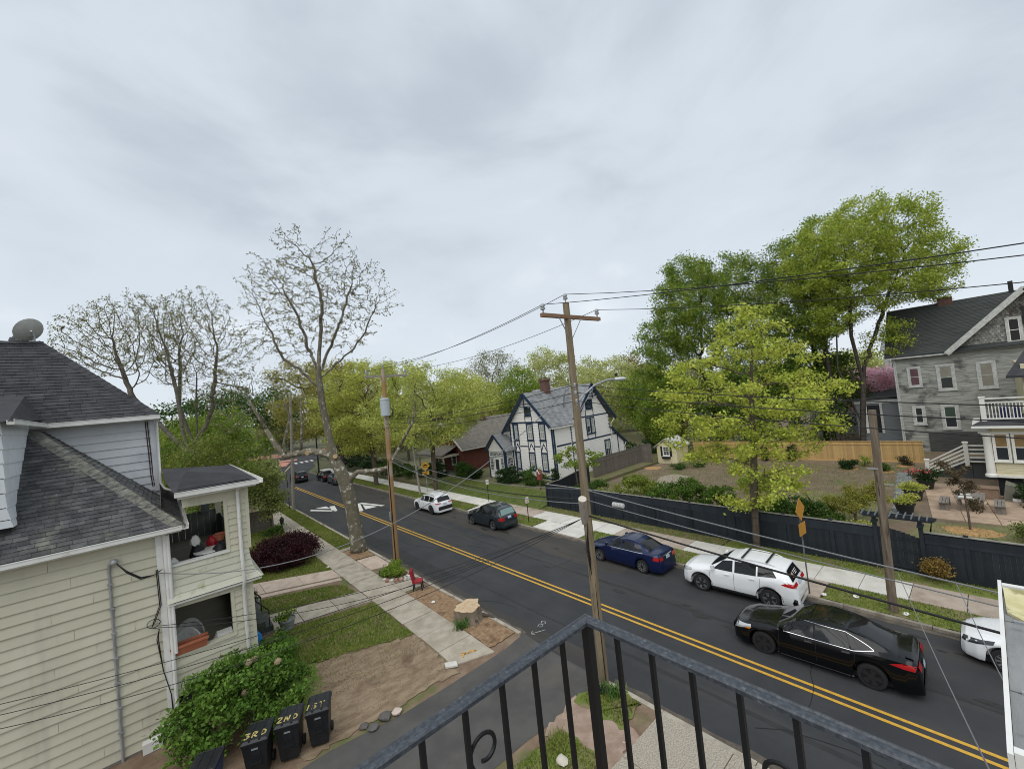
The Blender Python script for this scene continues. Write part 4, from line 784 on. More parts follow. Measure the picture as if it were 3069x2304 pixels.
# --- garden shed
SH = thing('garden_shed', 'pale yellow garden shed with white window and black shutters', 'shed', (43, 23.9, .4))
MB().prism([(42.2, 22.75, .4), (42.2, 25.05, .4), (42.2, 25.05, 2.3), (42.2, 23.9, 3.05), (42.2, 22.75, 2.3)], (2.6, 0, 0)).ob('wall', mat('shed_yellow', (.62, .56, .36), (.66, .60, .41), sc=1.5, rough=.6), SH)
slope_roof(SH, [[(42.0, 22.5, 2.2), (45, 22.5, 2.2), (45, 23.9, 3.12), (42.0, 23.9, 3.12)], [(42.0, 25.3, 2.2), (45, 25.3, 2.2), (45, 23.9, 3.12), (42.0, 23.9, 3.12)]], m_oldtrim, .07)
SP = (V3((42.2, 0, 0)), V3((0, 1, 0)), V3((-1, 0, 0))); window(SH, SP, 23.55, 24.35, 1.25, 2.3, m_wp, m_wp, m_glass, .06, cols=2, rows=4); band(SH, SP, 24.36, 24.6, 1.2, 2.3, m_black, .04, 'shutter'); band(SH, SP, 23.3, 23.54, 1.2, 2.3, m_black, .04, 'shutter'); MB().box((41.9, 23.5, .98), (42.18, 24.4, 1.18)).ob('flower_box', m_black, SH)
# --- two low red sheds / garages behind, and houses down the street on the left
RS = thing('red_shed', 'dark red shed tucked under trees behind the white house', 'shed', (60, 33.5, .4)); MB().box((58, 31.5, .3), (63, 35.5, 2.9)).ob('wall', mat('barn_red', (.09, .022, .018), (.11, .03, .022), sc=2), RS); slope_roof(RS, [[(57.6, 31.2, 2.9), (57.6, 35.8, 2.9), (60.5, 35.8, 4.0), (60.5, 31.2, 4.0)], [(63.4, 31.2, 2.9), (63.4, 35.8, 2.9), (60.5, 35.8, 4.0), (60.5, 31.2, 4.0)]], m_brown)
for i, (x, y, lab) in enumerate(((-6, 66, 'grey roofed house half hidden by the trees down the street'), (8, 150, 'pale house beyond the red paved crossing'))):
    t = thing('street_house', lab, 'house', (x, y, 0)); m = mat('pale_wall', (.52, .54, .54), (.58, .6, .6), sc=1)
    MB().prism([(x-4, y-5, 0), (x+4, y-5, 0), (x+4, y-5, 5.5), (x, y-5, 8.8), (x-4, y-5, 5.5)], (0, 10, 0)).ob('wall', m, t); slope_roof(t, [[(x-4.4, y-5.4, 5.2), (x-4.4, y+5.4, 5.2), (x, y+5.4, 9), (x, y-5.4, 9)], [(x+4.4, y-5.4, 5.2), (x+4.4, y+5.4, 5.2), (x, y+5.4, 9), (x, y-5.4, 9)]], m_rgrey)
    for u in (-2.8, -.6, 1.6):
        for zz in (1, 3.6): window(t, (V3((0, y-5, 0)), V3((1, 0, 0)), V3((0, -1, 0))), x+u, x+u+1.1, zz, zz+1.5, m_wtrim)
# --- flat porch roof beside the balcony at the right edge
PR = thing('porch_canopy', 'flat grey membrane porch roof with white edging beside the balcony', 'porch roof', (4.2, -1.2, .1))
m_memb = mat('membrane', (.20, .205, .205), (.28, .285, .28), sc=2.2, c3=(.14, .145, .145), sc3=5, lo3=.55, hi3=.7, rough=.85, bump=.3, bsc=60, st=(.5, 2, 1))
for x0, x1 in ((3.14, 3.68), (3.695, 4.62), (4.635, 5.25)): MB().box((x0, -2.4, 7.43), (x1, .09, 7.475)).ob('membrane_panel', m_memb, PR)
MB().prism([(4.75, .075, 7.477), (5.22, .085, 7.477), (5.24, -.3, 7.477), (4.7, -.28, 7.477), (4.55, -.12, 7.477), (4.65, .0, 7.477)], (0, 0, .02)).ob('yellowed_patch', mat('yellowed_foam', (.50, .45, .22), (.62, .57, .34), sc=5, c3=(.3, .27, .12), sc3=4, lo3=.55, hi3=.65), PR)
MB().box((3.06, .092, 7.3), (5.36, .113, 7.5)).ob('edge_trim', m_wtrim, PR); MB().box((5.26, -2.4, 7.3), (5.31, .09, 7.5)).ob('edge_trim', m_wtrim, PR); MB().box((3.08, -2.4, 7.3), (3.13, .09, 7.5)).ob('edge_trim', m_wtrim, PR)
MB().box((3.14, -2.4, 7.25), (5.25, .04, 7.425)).ob('deck_board', mat('dark_deck', (.08, .08, .08)), PR)
mb = MB()
for x in (3.685, 4.628): mb.box((x-.012, -2.4, 7.44), (x+.012, .045, 7.492))
mb.ob('seam_strip', m_metal, PR)
for x in (3.3, 5.1): MB().box((x-.07, -2.3, .1), (x+.07, -2.16, 7.25)).ob('post', m_wtrim, PR)
# ------------------------------------------------------------------ cars
m_carglass = mat('car_glass', (.008, .009, .010), rough=.05, spec=.45)
m_tyre = mat('tyre_rubber', (.016, .016, .017), rough=.85); m_rim = mat('alloy', (.52, .53, .55), rough=.28, metal=.85); m_rimd = mat('black_alloy', (.02, .02, .022), rough=.35, metal=.4)
m_plas = mat('black_plastic', (.018, .019, .02), rough=.6); m_tail = mat('tail_light', (.42, .012, .015), rough=.15, coat=.6); m_lamp = mat('headlight', (.55, .57, .58), rough=.1, metal=.3, coat=1); m_chrome = mat('chrome', (.7, .7, .7), rough=.15, metal=1); m_plate = mat('number_plate', (.55, .62, .68), (.35, .42, .55), sc=14, rough=.4); m_amber = mat('amber_light', (.6, .22, .03), rough=.2)
def paint(n, c, rough=.28, coat=.8, spec=.4): return mat(n, c, rough=rough, coat=coat, spec=spec)
class Car:
    def __init__(s, P): s.P = P
    def prof(s, key, x):
        p = s.P[key]; return float(np.interp(-x, [-a for a, b in p], [b for a, b in p]))
    def section(s, x):
        P = s.P; zt = s.prof('top', x); zb = P['zb']; w = s.prof('w', x); wr = min(s.prof('wr', x), w-.01); ze = min(s.prof('belt', x), zt-.02); za = zb
        for ax in (P['xf'], P['xr']):
            R = P['r']+.075; dx = abs(x-ax)
            if dx < R: za = max(za, P['r']+math.sqrt(R*R-dx*dx)*.98)
        za = min(za, ze-.03); wi = max(w-.32, .02); re = zt-min(.09, (zt-ze)*.3); h = ze-za
        return [(0, zb), (wi, zb), (wi, za), (w-.05, za), (w-.012, za+min(.05, h*.15)), (w, za+h*.4), (w*.992, za+h*.72), (w*.968, ze), (wr+(w*.968-wr)*.5, ze+(re-ze)*.52), (wr, re), (wr*.955, zt-.018), (wr*.6, zt+.006), (0, zt+.016)]
    def hw(s, x, z):
        q = s.section(x)[3:11]; return float(np.interp(z, [b for a, b in q], [a for a, b in q]))
    def tz(s, x, y):
        q = s.section(x)[9:][::-1]; return float(np.interp(abs(y), [a for a, b in q], [b for a, b in q]))
    def stations(s):
        P = s.P; xs = set(round(a, 3) for k in ('top', 'w') for a, b in P[k]); L0, L1 = P['top'][-1][0], P['top'][0][0]
        xs |= set(round(float(v), 3) for v in np.linspace(L0, L1, 64))
        for ax in (P['xf'], P['xr']): xs |= set(round(ax+(P['r']+.075)*math.cos(t), 3) for t in np.linspace(0, math.pi, 17))
        xs = sorted(xs); out = [xs[0]]
        for x in xs[1:]:
            if x-out[-1] > .008: out.append(x)
        return out
    def body(s):
        xs = s.stations(); mb = MB(); rows = []
        for x in xs:
            q = s.section(x); rows.append([(x, y, z) for y, z in q] + [(x, -y, z) for y, z in q[-2:0:-1]])
        n = len(rows[0])
        for r in rows: mb.v += r
        for i in range(len(rows)-1):
            for k in range(n): a = i*n+k; b = i*n+(k+1) % n; mb.f.append((a, b, b+n, a+n))
        mb.f.append(tuple(range(n))); mb.f.append(tuple((len(rows)-1)*n+k for k in range(n))[::-1]); return mb
    def side(s, q4, off=.006, n=10, m=4, sides=(1, -1)):
        """patch on the flank, given by four (x,z) corners"""
        mb = MB()
        for sg in sides:
            g = []
            for i in range(n+1):
                for j in range(m+1):
                    a, b = i/n, j/m; x = (q4[0][0]*(1-a)+q4[1][0]*a)*(1-b)+(q4[3][0]*(1-a)+q4[2][0]*a)*b; z = (q4[0][1]*(1-a)+q4[1][1]*a)*(1-b)+(q4[3][1]*(1-a)+q4[2][1]*a)*b
                    g.append((x, sg*(s.hw(x, z)+off), z))
            f = [(i*(m+1)+j, (i+1)*(m+1)+j, (i+1)*(m+1)+j+1, i*(m+1)+j+1) for i in range(n) for j in range(m)]
            mb.add(g, f if sg > 0 else [t[::-1] for t in f])
        return mb
    def top(s, x0, x1, f0, f1, off=.006, n=12, m=8, taper=0):
        mb = MB(); g = []; P = s.P
        for i in range(n+1):
            x = x0+(x1-x0)*i/n; wr = s.prof('wr', x); e = .02; dz = (s.tz(x+e, 0)-s.tz(x-e, 0))/(2*e); l = math.hypot(1, dz); nx, nz = -dz/l, 1/l
            for j in range(m+1):
                y = wr*(f0+(f1-f0)*j/m)*(1-taper*i/n); g.append((x+nx*off, y, s.tz(x, y)+nz*off))
        mb.add(g, [(i*(m+1)+j, (i+1)*(m+1)+j, (i+1)*(m+1)+j+1, i*(m+1)+j+1) for i in range(n) for j in range(m)]); return mb
    def rear(s, z0, z1, y0, y1, off=.008, front=False, n=4, m=6):
        """patch on the tail (or nose) between two heights"""
        p = s.P['top']; p = p[:s.P['nose']] if front else p[s.P['tail']:]; zs = [b for a, b in p]; xs = [a for a, b in p]
        o = np.argsort(zs); zs = np.array(zs)[o]; xs = np.array(xs)[o]; mb = MB(); g = []; sg = 1 if front else -1
        for i in range(n+1):
            z = z0+(z1-z0)*i/n; x = float(np.interp(z, zs, xs)); g += [(x+sg*off, y0+(y1-y0)*j/m, z) for j in range(m+1)]
        mb.add(g, [(i*(m+1)+j, (i+1)*(m+1)+j, (i+1)*(m+1)+j+1, i*(m+1)+j+1) for i in range(n) for j in range(m)]); return mb
def wheel_parts(t, x, y, r, wd, mr, nsp, twin):
    w = bpy.data.objects.new('wheel', None); COL.objects.link(w); w.parent = t; w.location = (x, y, r); XF[w] = XF[t]; s = 1 if y > 0 else -1; h = wd/2
    if s < 0: w.rotation_euler = (0, 0, math.pi)
    key = (round(r, 3), mr.name, nsp)
    if key not in WHEELS:
        ty = MB().lathe([(r*.66, -h), (r*.9, -h), (r*.985, -h*.7), (r, -h*.3), (r, h*.3), (r*.985, h*.7), (r*.92, h), (r*.70, h*1.02), (r*.66, h*.9)], n=28, ax='y').mesh('tyre', m_tyre, None, 40)
        rm = MB(); rm.lathe([(r*.66, h*.3), (r*.70, h*.98), (r*.665, h*.99), (r*.62, h*.5), (r*.6, h*.35), (.02, h*.35)], n=28, ax='y')
        for k in range(nsp):
            for d in ((-.09, .09) if twin else (0,)):
                a = 2*math.pi*k/nsp+d; c = lambda rr, aa, yy: (rr*math.cos(aa), yy, rr*math.sin(aa)); w0, w1 = .032, .045 if not twin else .03
                rm.bar(c(r*.08, a, h*.72), c(r*.645, a+d*.6, h*.86), w1, .03, (0, 1, 0))
        rm.lathe([(r*.17, h*.4), (r*.17, h*.8), (.01, h*.84)], n=12, ax='y'); WHEELS[key] = (ty, rm.mesh('rim', mr, None, 30), MB().lathe([(r*.6, h*.36), (.01, h*.365)], n=20, ax='y').mesh('brake_disc', m_plas))
    for nm, me in zip(('tyre', 'rim', 'brake_disc'), WHEELS[key]): o = link(nm, me, w)
WHEELS = {}
def build_car(name, label, loc, P, mp, group=None, rz=math.pi/2):
    t = thing(name, label, P.get('cat', 'car'), loc, rz, group); c = Car(P); L = lambda n, mb, m, par=t, sm=0: mb.ob(n, m, par, smooth=sm, local=True)
    body = L('body', c.body(), mp, t, 38)
    for q in P['glass']:
        for sg in (1, -1): L('side_window', c.side(q, .004, sides=(sg,)), m_carglass, t, 1)
    L('windscreen', c.top(*P['ws'], -.9, .9), m_carglass, t, 1)
    if 'rw' in P: L('rear_window', c.top(*P['rw'], -.86, .86), P.get('rwm', m_carglass), t, 1)
    if 'roofglass' in P: L('sunroof', c.top(*P['roofglass'], -.72, .72, .004), m_carglass, t, 1)
    for q, m in P.get('trim', []):
        for sg in (1, -1): L('trim', c.side(q, .012, 14, 1, (sg,)), m)
    for x, z0, z1 in P['seams']:
        for sg in (1, -1): L('door_seam', c.side([(x-.006, z0), (x+.006, z0), (x+.006+P.get('lean', -.03), z1), (x-.006+P.get('lean', -.03), z1)], .003, 1, 5, (sg,)), m_black)
    for x, z in P['handles']:
        for sg in (1, -1): y = c.hw(x, z)+.02; L('door_handle', MB().bar((x-.1, sg*y, z+.005), (x+.1, sg*y, z-.005), .03, .035), P.get('hm', mp))
    for q in P['lights']:
        for sg in (1, -1): L('headlight' if q[0][0] > 0 else 'tail_light', c.side(q, .009, 8, 3, (sg,)), P.get('lampm', m_lamp) if q[0][0] > 0 else m_tail, t, 1)
    for (z0, z1, y0, y1) in P.get('rlights', []):
        for sg in (1, -1): L('tail_light', c.rear(z0, z1, sg*y0, sg*y1, .012), m_tail, t, 1)
    L('number_plate', c.rear(P['plz']-.08, P['plz']+.08, -.16, .16, .025), m_plate)
    for z0, z1, y, m, fr in P.get('bands', []): L('bumper' if not fr else 'grille', c.rear(z0, z1, -y, y, .012, fr), m)
    mz = P['mirror']
    for sg in (1, -1):
        y = c.hw(mz[0], mz[1]); q = [(a, b) for a, b in ((-.07, .02), (.05, .03), (.09, .1), (.05, .19), (-.06, .17))]
        L('wing_mirror', MB().prism([(mz[0]+.02+a*.9, sg*(y+.06), mz[1]-.04+b*1.05) for a, b in q], (0, sg*.15, .01)), P.get('mm', mp), t)
    if P.get('rails'):
        x0, x1 = P['rails']
        for sg in (1, -1):
            pts = [(x0+(x1-x0)*i/8, sg*c.prof('wr', x0+(x1-x0)*i/8)*.94, c.tz(x0+(x1-x0)*i/8, c.prof('wr', x0+(x1-x0)*i/8)*.94)+(.045 if 0 < i < 8 else .0)) for i in range(9)]; L('roof_rail', MB().tube(pts, .018, 6), P.get('railm', m_plas), t)
        for xb in P.get('bars', []): y = c.prof('wr', xb)*.96; L('cross_bar', MB().bar((xb, -y, c.tz(xb, 0)+.045), (xb, y, c.tz(xb, 0)+.045), .07, .03), m_plas)
    if P.get('clad'):
        for ax in (P['xf'], P['xr']):
            R = P['r']+.07
            for sg in (1, -1):
                mb = MB()
                for k in range(16):
                    a0, a1 = math.pi*k/16, math.pi*(k+1)/16; pt = lambda rr, a: (ax+rr*math.cos(a), sg*(c.hw(ax+rr*math.cos(a), min(P['r']+rr*math.sin(a)+.02, c.prof('belt', ax)))+.014), P['r']+rr*math.sin(a)); mb.poly(*([pt(R, a0), pt(R+.06, a0), pt(R+.06, a1), pt(R, a1)][::sg]))
                L('arch_trim', mb, m_plas)
        for sg in (1, -1): L('sill_trim', c.side([(P['xf']-P['r']-.08, P['zb']), (P['xr']+P['r']+.08, P['zb']), (P['xr']+P['r']+.08, P['zb']+.13), (P['xf']-P['r']-.08, P['zb']+.13)], .012, 12, 2, (sg,)), m_plas)
    L('underbody', MB().box((P['top'][-1][0]+.25, -.7, P['zb']-.04), (P['top'][0][0]-.25, .7, P['zb']+.1)), m_plas)
    for x in (P['xf'], P['xr']):
        for sg in (1, -1): wheel_parts(t, x, sg*(P['W']/2-.125), P['r'], .225, P['rim'], P['nsp'], P.get('twin', 0))
    if 'extra' in P: P['extra'](t, c, L)
    return t
WHT, BLU, BLK, DGR = paint('pearl_white_paint', (.78, .79, .80)), paint('navy_blue_paint', (.004, .010, .050), .28, .5, .3), paint('black_paint', (.003, .0035, .0045), .2, .42, .2), paint('dark_green_blue_paint', (.012, .020, .026))
def wlist(L1, L0, w): return [(L1, w*.58), (L1-.10, w*.80), (L1-.35, w*.95), (L1-.9, w), (L0+.75, w), (L0+.35, w*.955), (L0+.12, w*.86), (L0+.03, w*.80), (L0, w*.72)]
def rav_extra(t, c, L):
    L('wiper', MB().tube([(-1.98, -.1, 1.2), (-1.9, .25, 1.3)], .012, 5), m_plas)
    mb = MB(); r_ = random.Random(2)
    for k in range(3): q = c.rear(1.33-.055*k, 1.35-.055*k, -.32+.03*k, .12-.05*k, .016); mb.add(q.v, q.f)
    L('window_sticker', mb, m_wht); L('window_sticker', c.rear(1.2, 1.34, .18, .36, .016), mat('sticker_tan', (.40, .22, .14), (.6, .45, .35), sc=30))
RAV = dict(cat='suv', W=1.85, zb=.24, xf=1.36, xr=-1.3, r=.36, nose=4, tail=12, rim=m_rim, nsp=5, twin=1, plz=.98,
 top=[(2.3, .5), (2.27, .74), (2.18, .90), (1.9, 1.0), (1.35, 1.08), (1.0, 1.13), (.62, 1.36), (.28, 1.57), (-.1, 1.655), (-.9, 1.66), (-1.6, 1.60), (-1.86, 1.54), (-1.9, 1.50), (-2.13, 1.1), (-2.2, .98), (-2.25, .8), (-2.29, .62), (-2.3, .42)],
 belt=[(2.3, .46), (2.1, .82), (1.0, 1.03), (0, 1.06), (-1.2, 1.14), (-1.8, 1.2), (-2.1, 1.02), (-2.3, .4)], w=wlist(2.3, -2.3, .925), wr=[(2.3, .5), (1.9, .78), (1.0, .76), (.3, .655), (-.5, .66), (-1.6, .60), (-1.9, .62), (-2.13, .76), (-2.3, .68)],
 glass=[[(.82, 1.1), (.02, 1.12), (.02, 1.53), (.42, 1.47)], [(-.06, 1.12), (-.88, 1.16), (-.88, 1.54), (-.06, 1.54)], [(-.94, 1.17), (-1.62, 1.24), (-1.45, 1.46), (-.94, 1.54)]], ws=(.98, .3), rw=(-1.91, -2.12),
 seams=[(.98, .42, 1.04), (0, .42, 1.06), (-.98, .6, 1.12)], handles=[(.25, .98), (-.72, 1.02)], hm=WHT, lights=[[(2.2, .74), (1.75, .86), (1.8, .95), (2.16, .88)], [(-1.75, 1.03), (-2.18, .93), (-2.2, 1.05), (-1.95, 1.13)]], rlights=[(.93, 1.06, .34, .74)],
 bands=[(.42, .5, .6, m_chrome, False), (.45, .6, .5, m_plas, True), (.72, .84, .55, m_plas, True)], mirror=(.78, 1.12), rails=(-.1, -1.55), railm=mat('white_rail', (.7, .7, .7), rough=.3), bars=(-.35, -1.25), clad=1, extra=rav_extra)
CRZ = dict(W=1.8, zb=.18, xf=1.37, xr=-1.31, r=.33, nose=4, tail=12, rim=m_rim, nsp=10, plz=.83,
 top=[(2.28, .45), (2.26, .65), (2.15, .76), (1.8, .86), (1.2, .95), (.95, .98), (.5, 1.24), (.1, 1.43), (-.3, 1.475), (-.8, 1.45), (-1.2, 1.34), (-1.75, 1.06), (-2.15, 1.03), (-2.24, .95), (-2.27, .7), (-2.3, .55), (-2.3, .38)],
 belt=[(2.28, .42), (2.1, .70), (1.0, .93), (0, .95), (-1.3, 1.0), (-1.9, .98), (-2.2, .90), (-2.3, .36)], w=wlist(2.28, -2.3, .90), wr=[(2.28, .5), (1.8, .72), (.95, .74), (.1, .60), (-.5, .60), (-1.2, .56), (-1.75, .68), (-2.15, .72), (-2.3, .6)],
 glass=[[(.72, 1.0), (-.02, 1.0), (-.02, 1.36), (.3, 1.34)], [(-.09, 1.0), (-.82, 1.02), (-.82, 1.33), (-.09, 1.36)], [(-.87, 1.03), (-1.35, 1.06), (-1.02, 1.27), (-.87, 1.31)]], ws=(.92, .13), rw=(-1.08, -1.68),
 trim=[([(.85, .955), (-1.42, 1.0), (-1.42, 1.02), (.85, .975)], m_chrome)], seams=[(.92, .34, .92), (-.05, .34, .95), (-.98, .5, .98)], handles=[(.2, .86), (-.78, .89)], lights=[[(2.18, .60), (1.7, .74), (1.72, .82), (2.12, .74)], [(-1.95, .78), (-2.22, .74), (-2.22, .9), (-2.0, .95)]], rlights=[(.74, .91, .42, .72)],
 bands=[(.91, .95, .38, m_chrome, False), (.42, .62, .5, m_plas, True)], mirror=(.72, 1.0))
MAX = dict(W=1.86, zb=.17, xf=1.42, xr=-1.36, r=.35, nose=4, tail=12, rim=m_rimd, nsp=5, twin=1, plz=.72,
 top=[(2.45, .42), (2.43, .62), (2.3, .75), (1.9, .88), (1.25, .98), (1.0, 1.01), (.5, 1.27), (.1, 1.43), (-.35, 1.475), (-.85, 1.45), (-1.3, 1.33), (-1.9, 1.09), (-2.25, 1.07), (-2.35, 1.0), (-2.42, .8), (-2.45, .6), (-2.45, .36)],
 belt=[(2.45, .4), (2.25, .70), (1.0, .94), (0, .95), (-1.0, .98), (-1.5, 1.03), (-2.1, 1.0), (-2.35, .9), (-2.45, .34)], w=wlist(2.45, -2.45, .93), wr=[(2.45, .5), (1.9, .75), (1.0, .76), (.1, .645), (-.5, .64), (-1.3, .60), (-1.9, .70), (-2.25, .74), (-2.45, .62)],
 glass=[[(.8, .99), (-.02, .99), (-.02, 1.365), (.32, 1.34)], [(-.07, .99), (-.92, 1.0), (-.82, 1.325), (-.07, 1.37)], [(-.96, 1.01), (-1.42, 1.08), (-1.15, 1.23), (-.87, 1.305)]], ws=(.98, .08), rw=(-1.12, -1.82), roofglass=(-.1, -.8),
 trim=[([(.95, .957), (-1.0, .977), (-1.0, .988), (.95, .968)], m_chrome), ([(-1.0, .977), (-1.48, 1.087), (-1.46, 1.098), (-1.0, .988)], m_chrome), ([(.86, 1.0), (.34, 1.36), (.32, 1.375), (.84, 1.012)], m_chrome), ([(.32, 1.374), (-.82, 1.354), (-.82, 1.362), (.32, 1.382)], m_chrome), ([(-.82, 1.354), (-1.46, 1.1), (-1.47, 1.108), (-.82, 1.362)], m_chrome), ([(1.0, .2), (-.95, .2), (-.95, .225), (1.0, .225)], mat('sill_grey', (.2, .2, .2), rough=.3))],
 seams=[(.96, .34, .93), (-.05, .34, .95), (-1.0, .5, .98)], handles=[(.12, .86), (-.82, .88)], hm=m_chrome, lights=[[(2.33, .58), (1.75, .76), (1.78, .83), (2.26, .74)], [(-1.78, .90), (-2.37, .80), (-2.38, .93), (-2.1, 1.0)]], rlights=[(.8, .95, .38, .74)],
 bands=[(.40, .58, .55, m_plas, True), (.36, .5, .62, m_plas, False)], mirror=(.78, .99))
def max_extra(t, c, L):
    L('spoiler', MB().add(c.top(-2.12, -2.3, -.9, .9, .035).v, c.top(-2.12, -2.3, -.9, .9, .035).f), BLK)
    for sg in (1, -1): L('indicator', c.side([(1.95, .68), (1.78, .71), (1.79, .76), (1.95, .73)], .013, 3, 2, (sg,)), m_amber)
MAX['extra'] = max_extra
LEX = dict(cat='suv', W=1.82, zb=.24, xf=1.34, xr=-1.28, r=.355, nose=4, tail=12, rim=m_rim, nsp=5, plz=.92,
 top=[(2.28, .5), (2.25, .74), (2.12, .88), (1.8, .97), (1.3, 1.03), (.98, 1.08), (.6, 1.34), (.3, 1.54), (-.1, 1.62), (-.9, 1.63), (-1.65, 1.58), (-1.85, 1.53), (-1.9, 1.49), (-2.12, 1.08), (-2.2, .98), (-2.25, .75), (-2.29, .6), (-2.29, .42)],
 belt=[(2.28, .46), (2.05, .80), (1.0, 1.0), (-1.2, 1.05), (-1.85, 1.1), (-2.1, 1.0), (-2.29, .4)], w=wlist(2.28, -2.29, .905), wr=[(2.28, .5), (1.8, .75), (1.0, .76), (.3, .66), (-1.6, .64), (-1.9, .65), (-2.12, .74), (-2.29, .66)],
 glass=[[(.8, 1.06), (.02, 1.07), (.02, 1.5), (.42, 1.45)], [(-.06, 1.07), (-.88, 1.09), (-.88, 1.52), (-.06, 1.52)], [(-.95, 1.1), (-1.75, 1.13), (-1.6, 1.46), (-.95, 1.52)]], ws=(.95, .33), rw=(-1.91, -2.11), rwm=mat('mint_reflection_glass', (.16, .26, .24), rough=.05, spec=1.0),  # rear glass colour imitates a pale mint reflection
 seams=[(.96, .42, 1.0), (-.02, .42, 1.03), (-.98, .6, 1.06)], handles=[(.2, .93), (-.75, .95)], lights=[[(2.16, .70), (1.75, .80), (1.78, .9), (2.1, .86)], [(-1.98, .78), (-2.2, .76), (-2.18, .96), (-2.0, .97)]], rlights=[(.76, .96, .46, .72)],
 bands=[(.5, .64, .66, mat('grey_bumper', (.03, .033, .036), rough=.5), False), (.45, .6, .5, m_plas, True)], mirror=(.76, 1.06), rails=(.1, -1.6), bars=(-.3, -1.3))
JEP = dict(LEX); JEP.update(rim=m_rimd, rwm=m_carglass, clad=1, bars=(), bands=[(.42, .72, .7, m_plas, False), (.45, .6, .5, m_plas, True)], plz=.88, rlights=[(.95, 1.03, .38, .74)], lights=[[(2.16, .78), (1.75, .86), (1.78, .92), (2.1, .9)], [(-1.98, .95), (-2.2, .93), (-2.18, 1.02), (-2.0, 1.04)]])
build_car('white_suv', 'white suv with dark roof bars parked by the dark fence', (18.88, 7.88, 0), RAV, WHT, rz=math.pi/2+.06)
build_car('blue_sedan', 'dark blue sedan with silver wheels parked in front of the white suv', (18.80, 13.5, 0), CRZ, BLU, rz=math.pi/2-.02)
build_car('black_sedan', 'glossy black sedan with black wheels driving in the near lane', (15.95, 4.4, 0), MAX, BLK, rz=math.pi/2+.05)
build_car('dark_suv', 'dark green estate suv with pale rear window beside the small parking sign', (18.78, 25.75, 0), LEX, DGR)
build_car('white_jeep', 'white crossover with black lower trim parked farthest down the kerb', (18.48, 34.2, 0), JEP, WHT)
build_car('white_sedan', 'white sedan cut off by the canopy at the right edge', (19.0, -.95, 0), dict(CRZ, lampm=mat('dark_headlight', (.035, .037, .04), rough=.1, coat=1), lights=[[(2.25, .58), (1.6, .74), (1.55, .84), (2.2, .72)], CRZ['lights'][1]]), WHT)
build_car('far_suv', 'black suv driving away past the road bend', (15.9, 71.2, 0), JEP, BLK)
build_car('far_hatchback', 'dark grey car parked nearest the sycamore in the far pair', (18.6, 61.6, 0), JEP, paint('dark_grey_paint', (.05, .055, .06)), rz=math.pi/2-.05)
build_car('far_sedan', 'black sedan parked ahead of the grey car in the far pair', (18.6, 66.8, 0), CRZ, BLK, rz=math.pi/2-.03)
# ------------------------------------------------------------------ trees and plants
def colonize(trunk, blobs, n_attr, step, kill, seed, extra=(), infl=99, wob=.25, iters=170):
    """grow limbs from the trunk polyline into the crown volume given by (x,y,z,r,rz) blobs"""
    rn = np.random.default_rng(seed); nodes = []; par = []
    def addline(pts, start, wig=0):
        last = start; w0 = np.zeros(3)
        for a, b in zip(pts, pts[1:]):
            a, b = np.array(a, float), np.array(b, float); n = max(1, int(np.linalg.norm(b-a)/step))
            for k in range(1, n+1): w0 = w0*.86+rn.normal(size=3)*wig*step*.2; nodes.append(a+(b-a)*k/n+w0); par.append(last); last = len(nodes)-1
        return last
    nodes.append(np.array(trunk[0], float)); par.append(-1); addline(trunk, 0)
    for ln in extra:
        i0 = int(np.argmin([np.linalg.norm(n-np.array(ln[0])) for n in nodes])); addline([nodes[i0]]+[np.array(p, float) for p in ln[1:]], i0, 1 if ln[0][2] > 7.6 else 0)
    vol = np.array([b[3]**2*b[4] for b in blobs]); A = []
    for b, k in zip(blobs, np.maximum(4, (vol/vol.sum()*n_attr)).astype(int)):
        d = rn.normal(size=(k, 3)); d /= np.linalg.norm(d, axis=1)[:, None]; d *= (rn.random(k)**.36)[:, None]
        A.append(np.array(b[:3]) + d*np.array([b[3], b[3], b[4]]))
    A = np.vstack(A); Nn = np.array(nodes); d = np.linalg.norm(A[:, None]-Nn[None], axis=2); nd = d.min(1); ni = d.argmin(1); alive = np.ones(len(A), bool); P = list(par); NL = [n for n in Nn]
    for it in range(iters):
        act = alive & (nd < infl)
        if not act.any(): break
        idx = np.where(act)[0]; NA = np.array(NL); v = A[idx]-NA[ni[idx]]; v /= np.linalg.norm(v, axis=1)[:, None]+1e-9
        acc = np.zeros((len(NL), 3)); np.add.at(acc, ni[idx], v); gi = np.unique(ni[idx]); g = acc[gi]; g /= np.linalg.norm(g, axis=1)[:, None]+1e-9
        g += rn.normal(size=g.shape)*wob; g /= np.linalg.norm(g, axis=1)[:, None]; new = NA[gi]+g*step
        base = len(NL); NL += list(new); P += list(gi)
        d = np.linalg.norm(A[:, None]-new[None], axis=2); m = d.min(1); am = d.argmin(1); u = m < nd; nd[u] = m[u]; ni[u] = base+am[u]; alive &= nd > kill
    return np.array(NL), np.array(P)
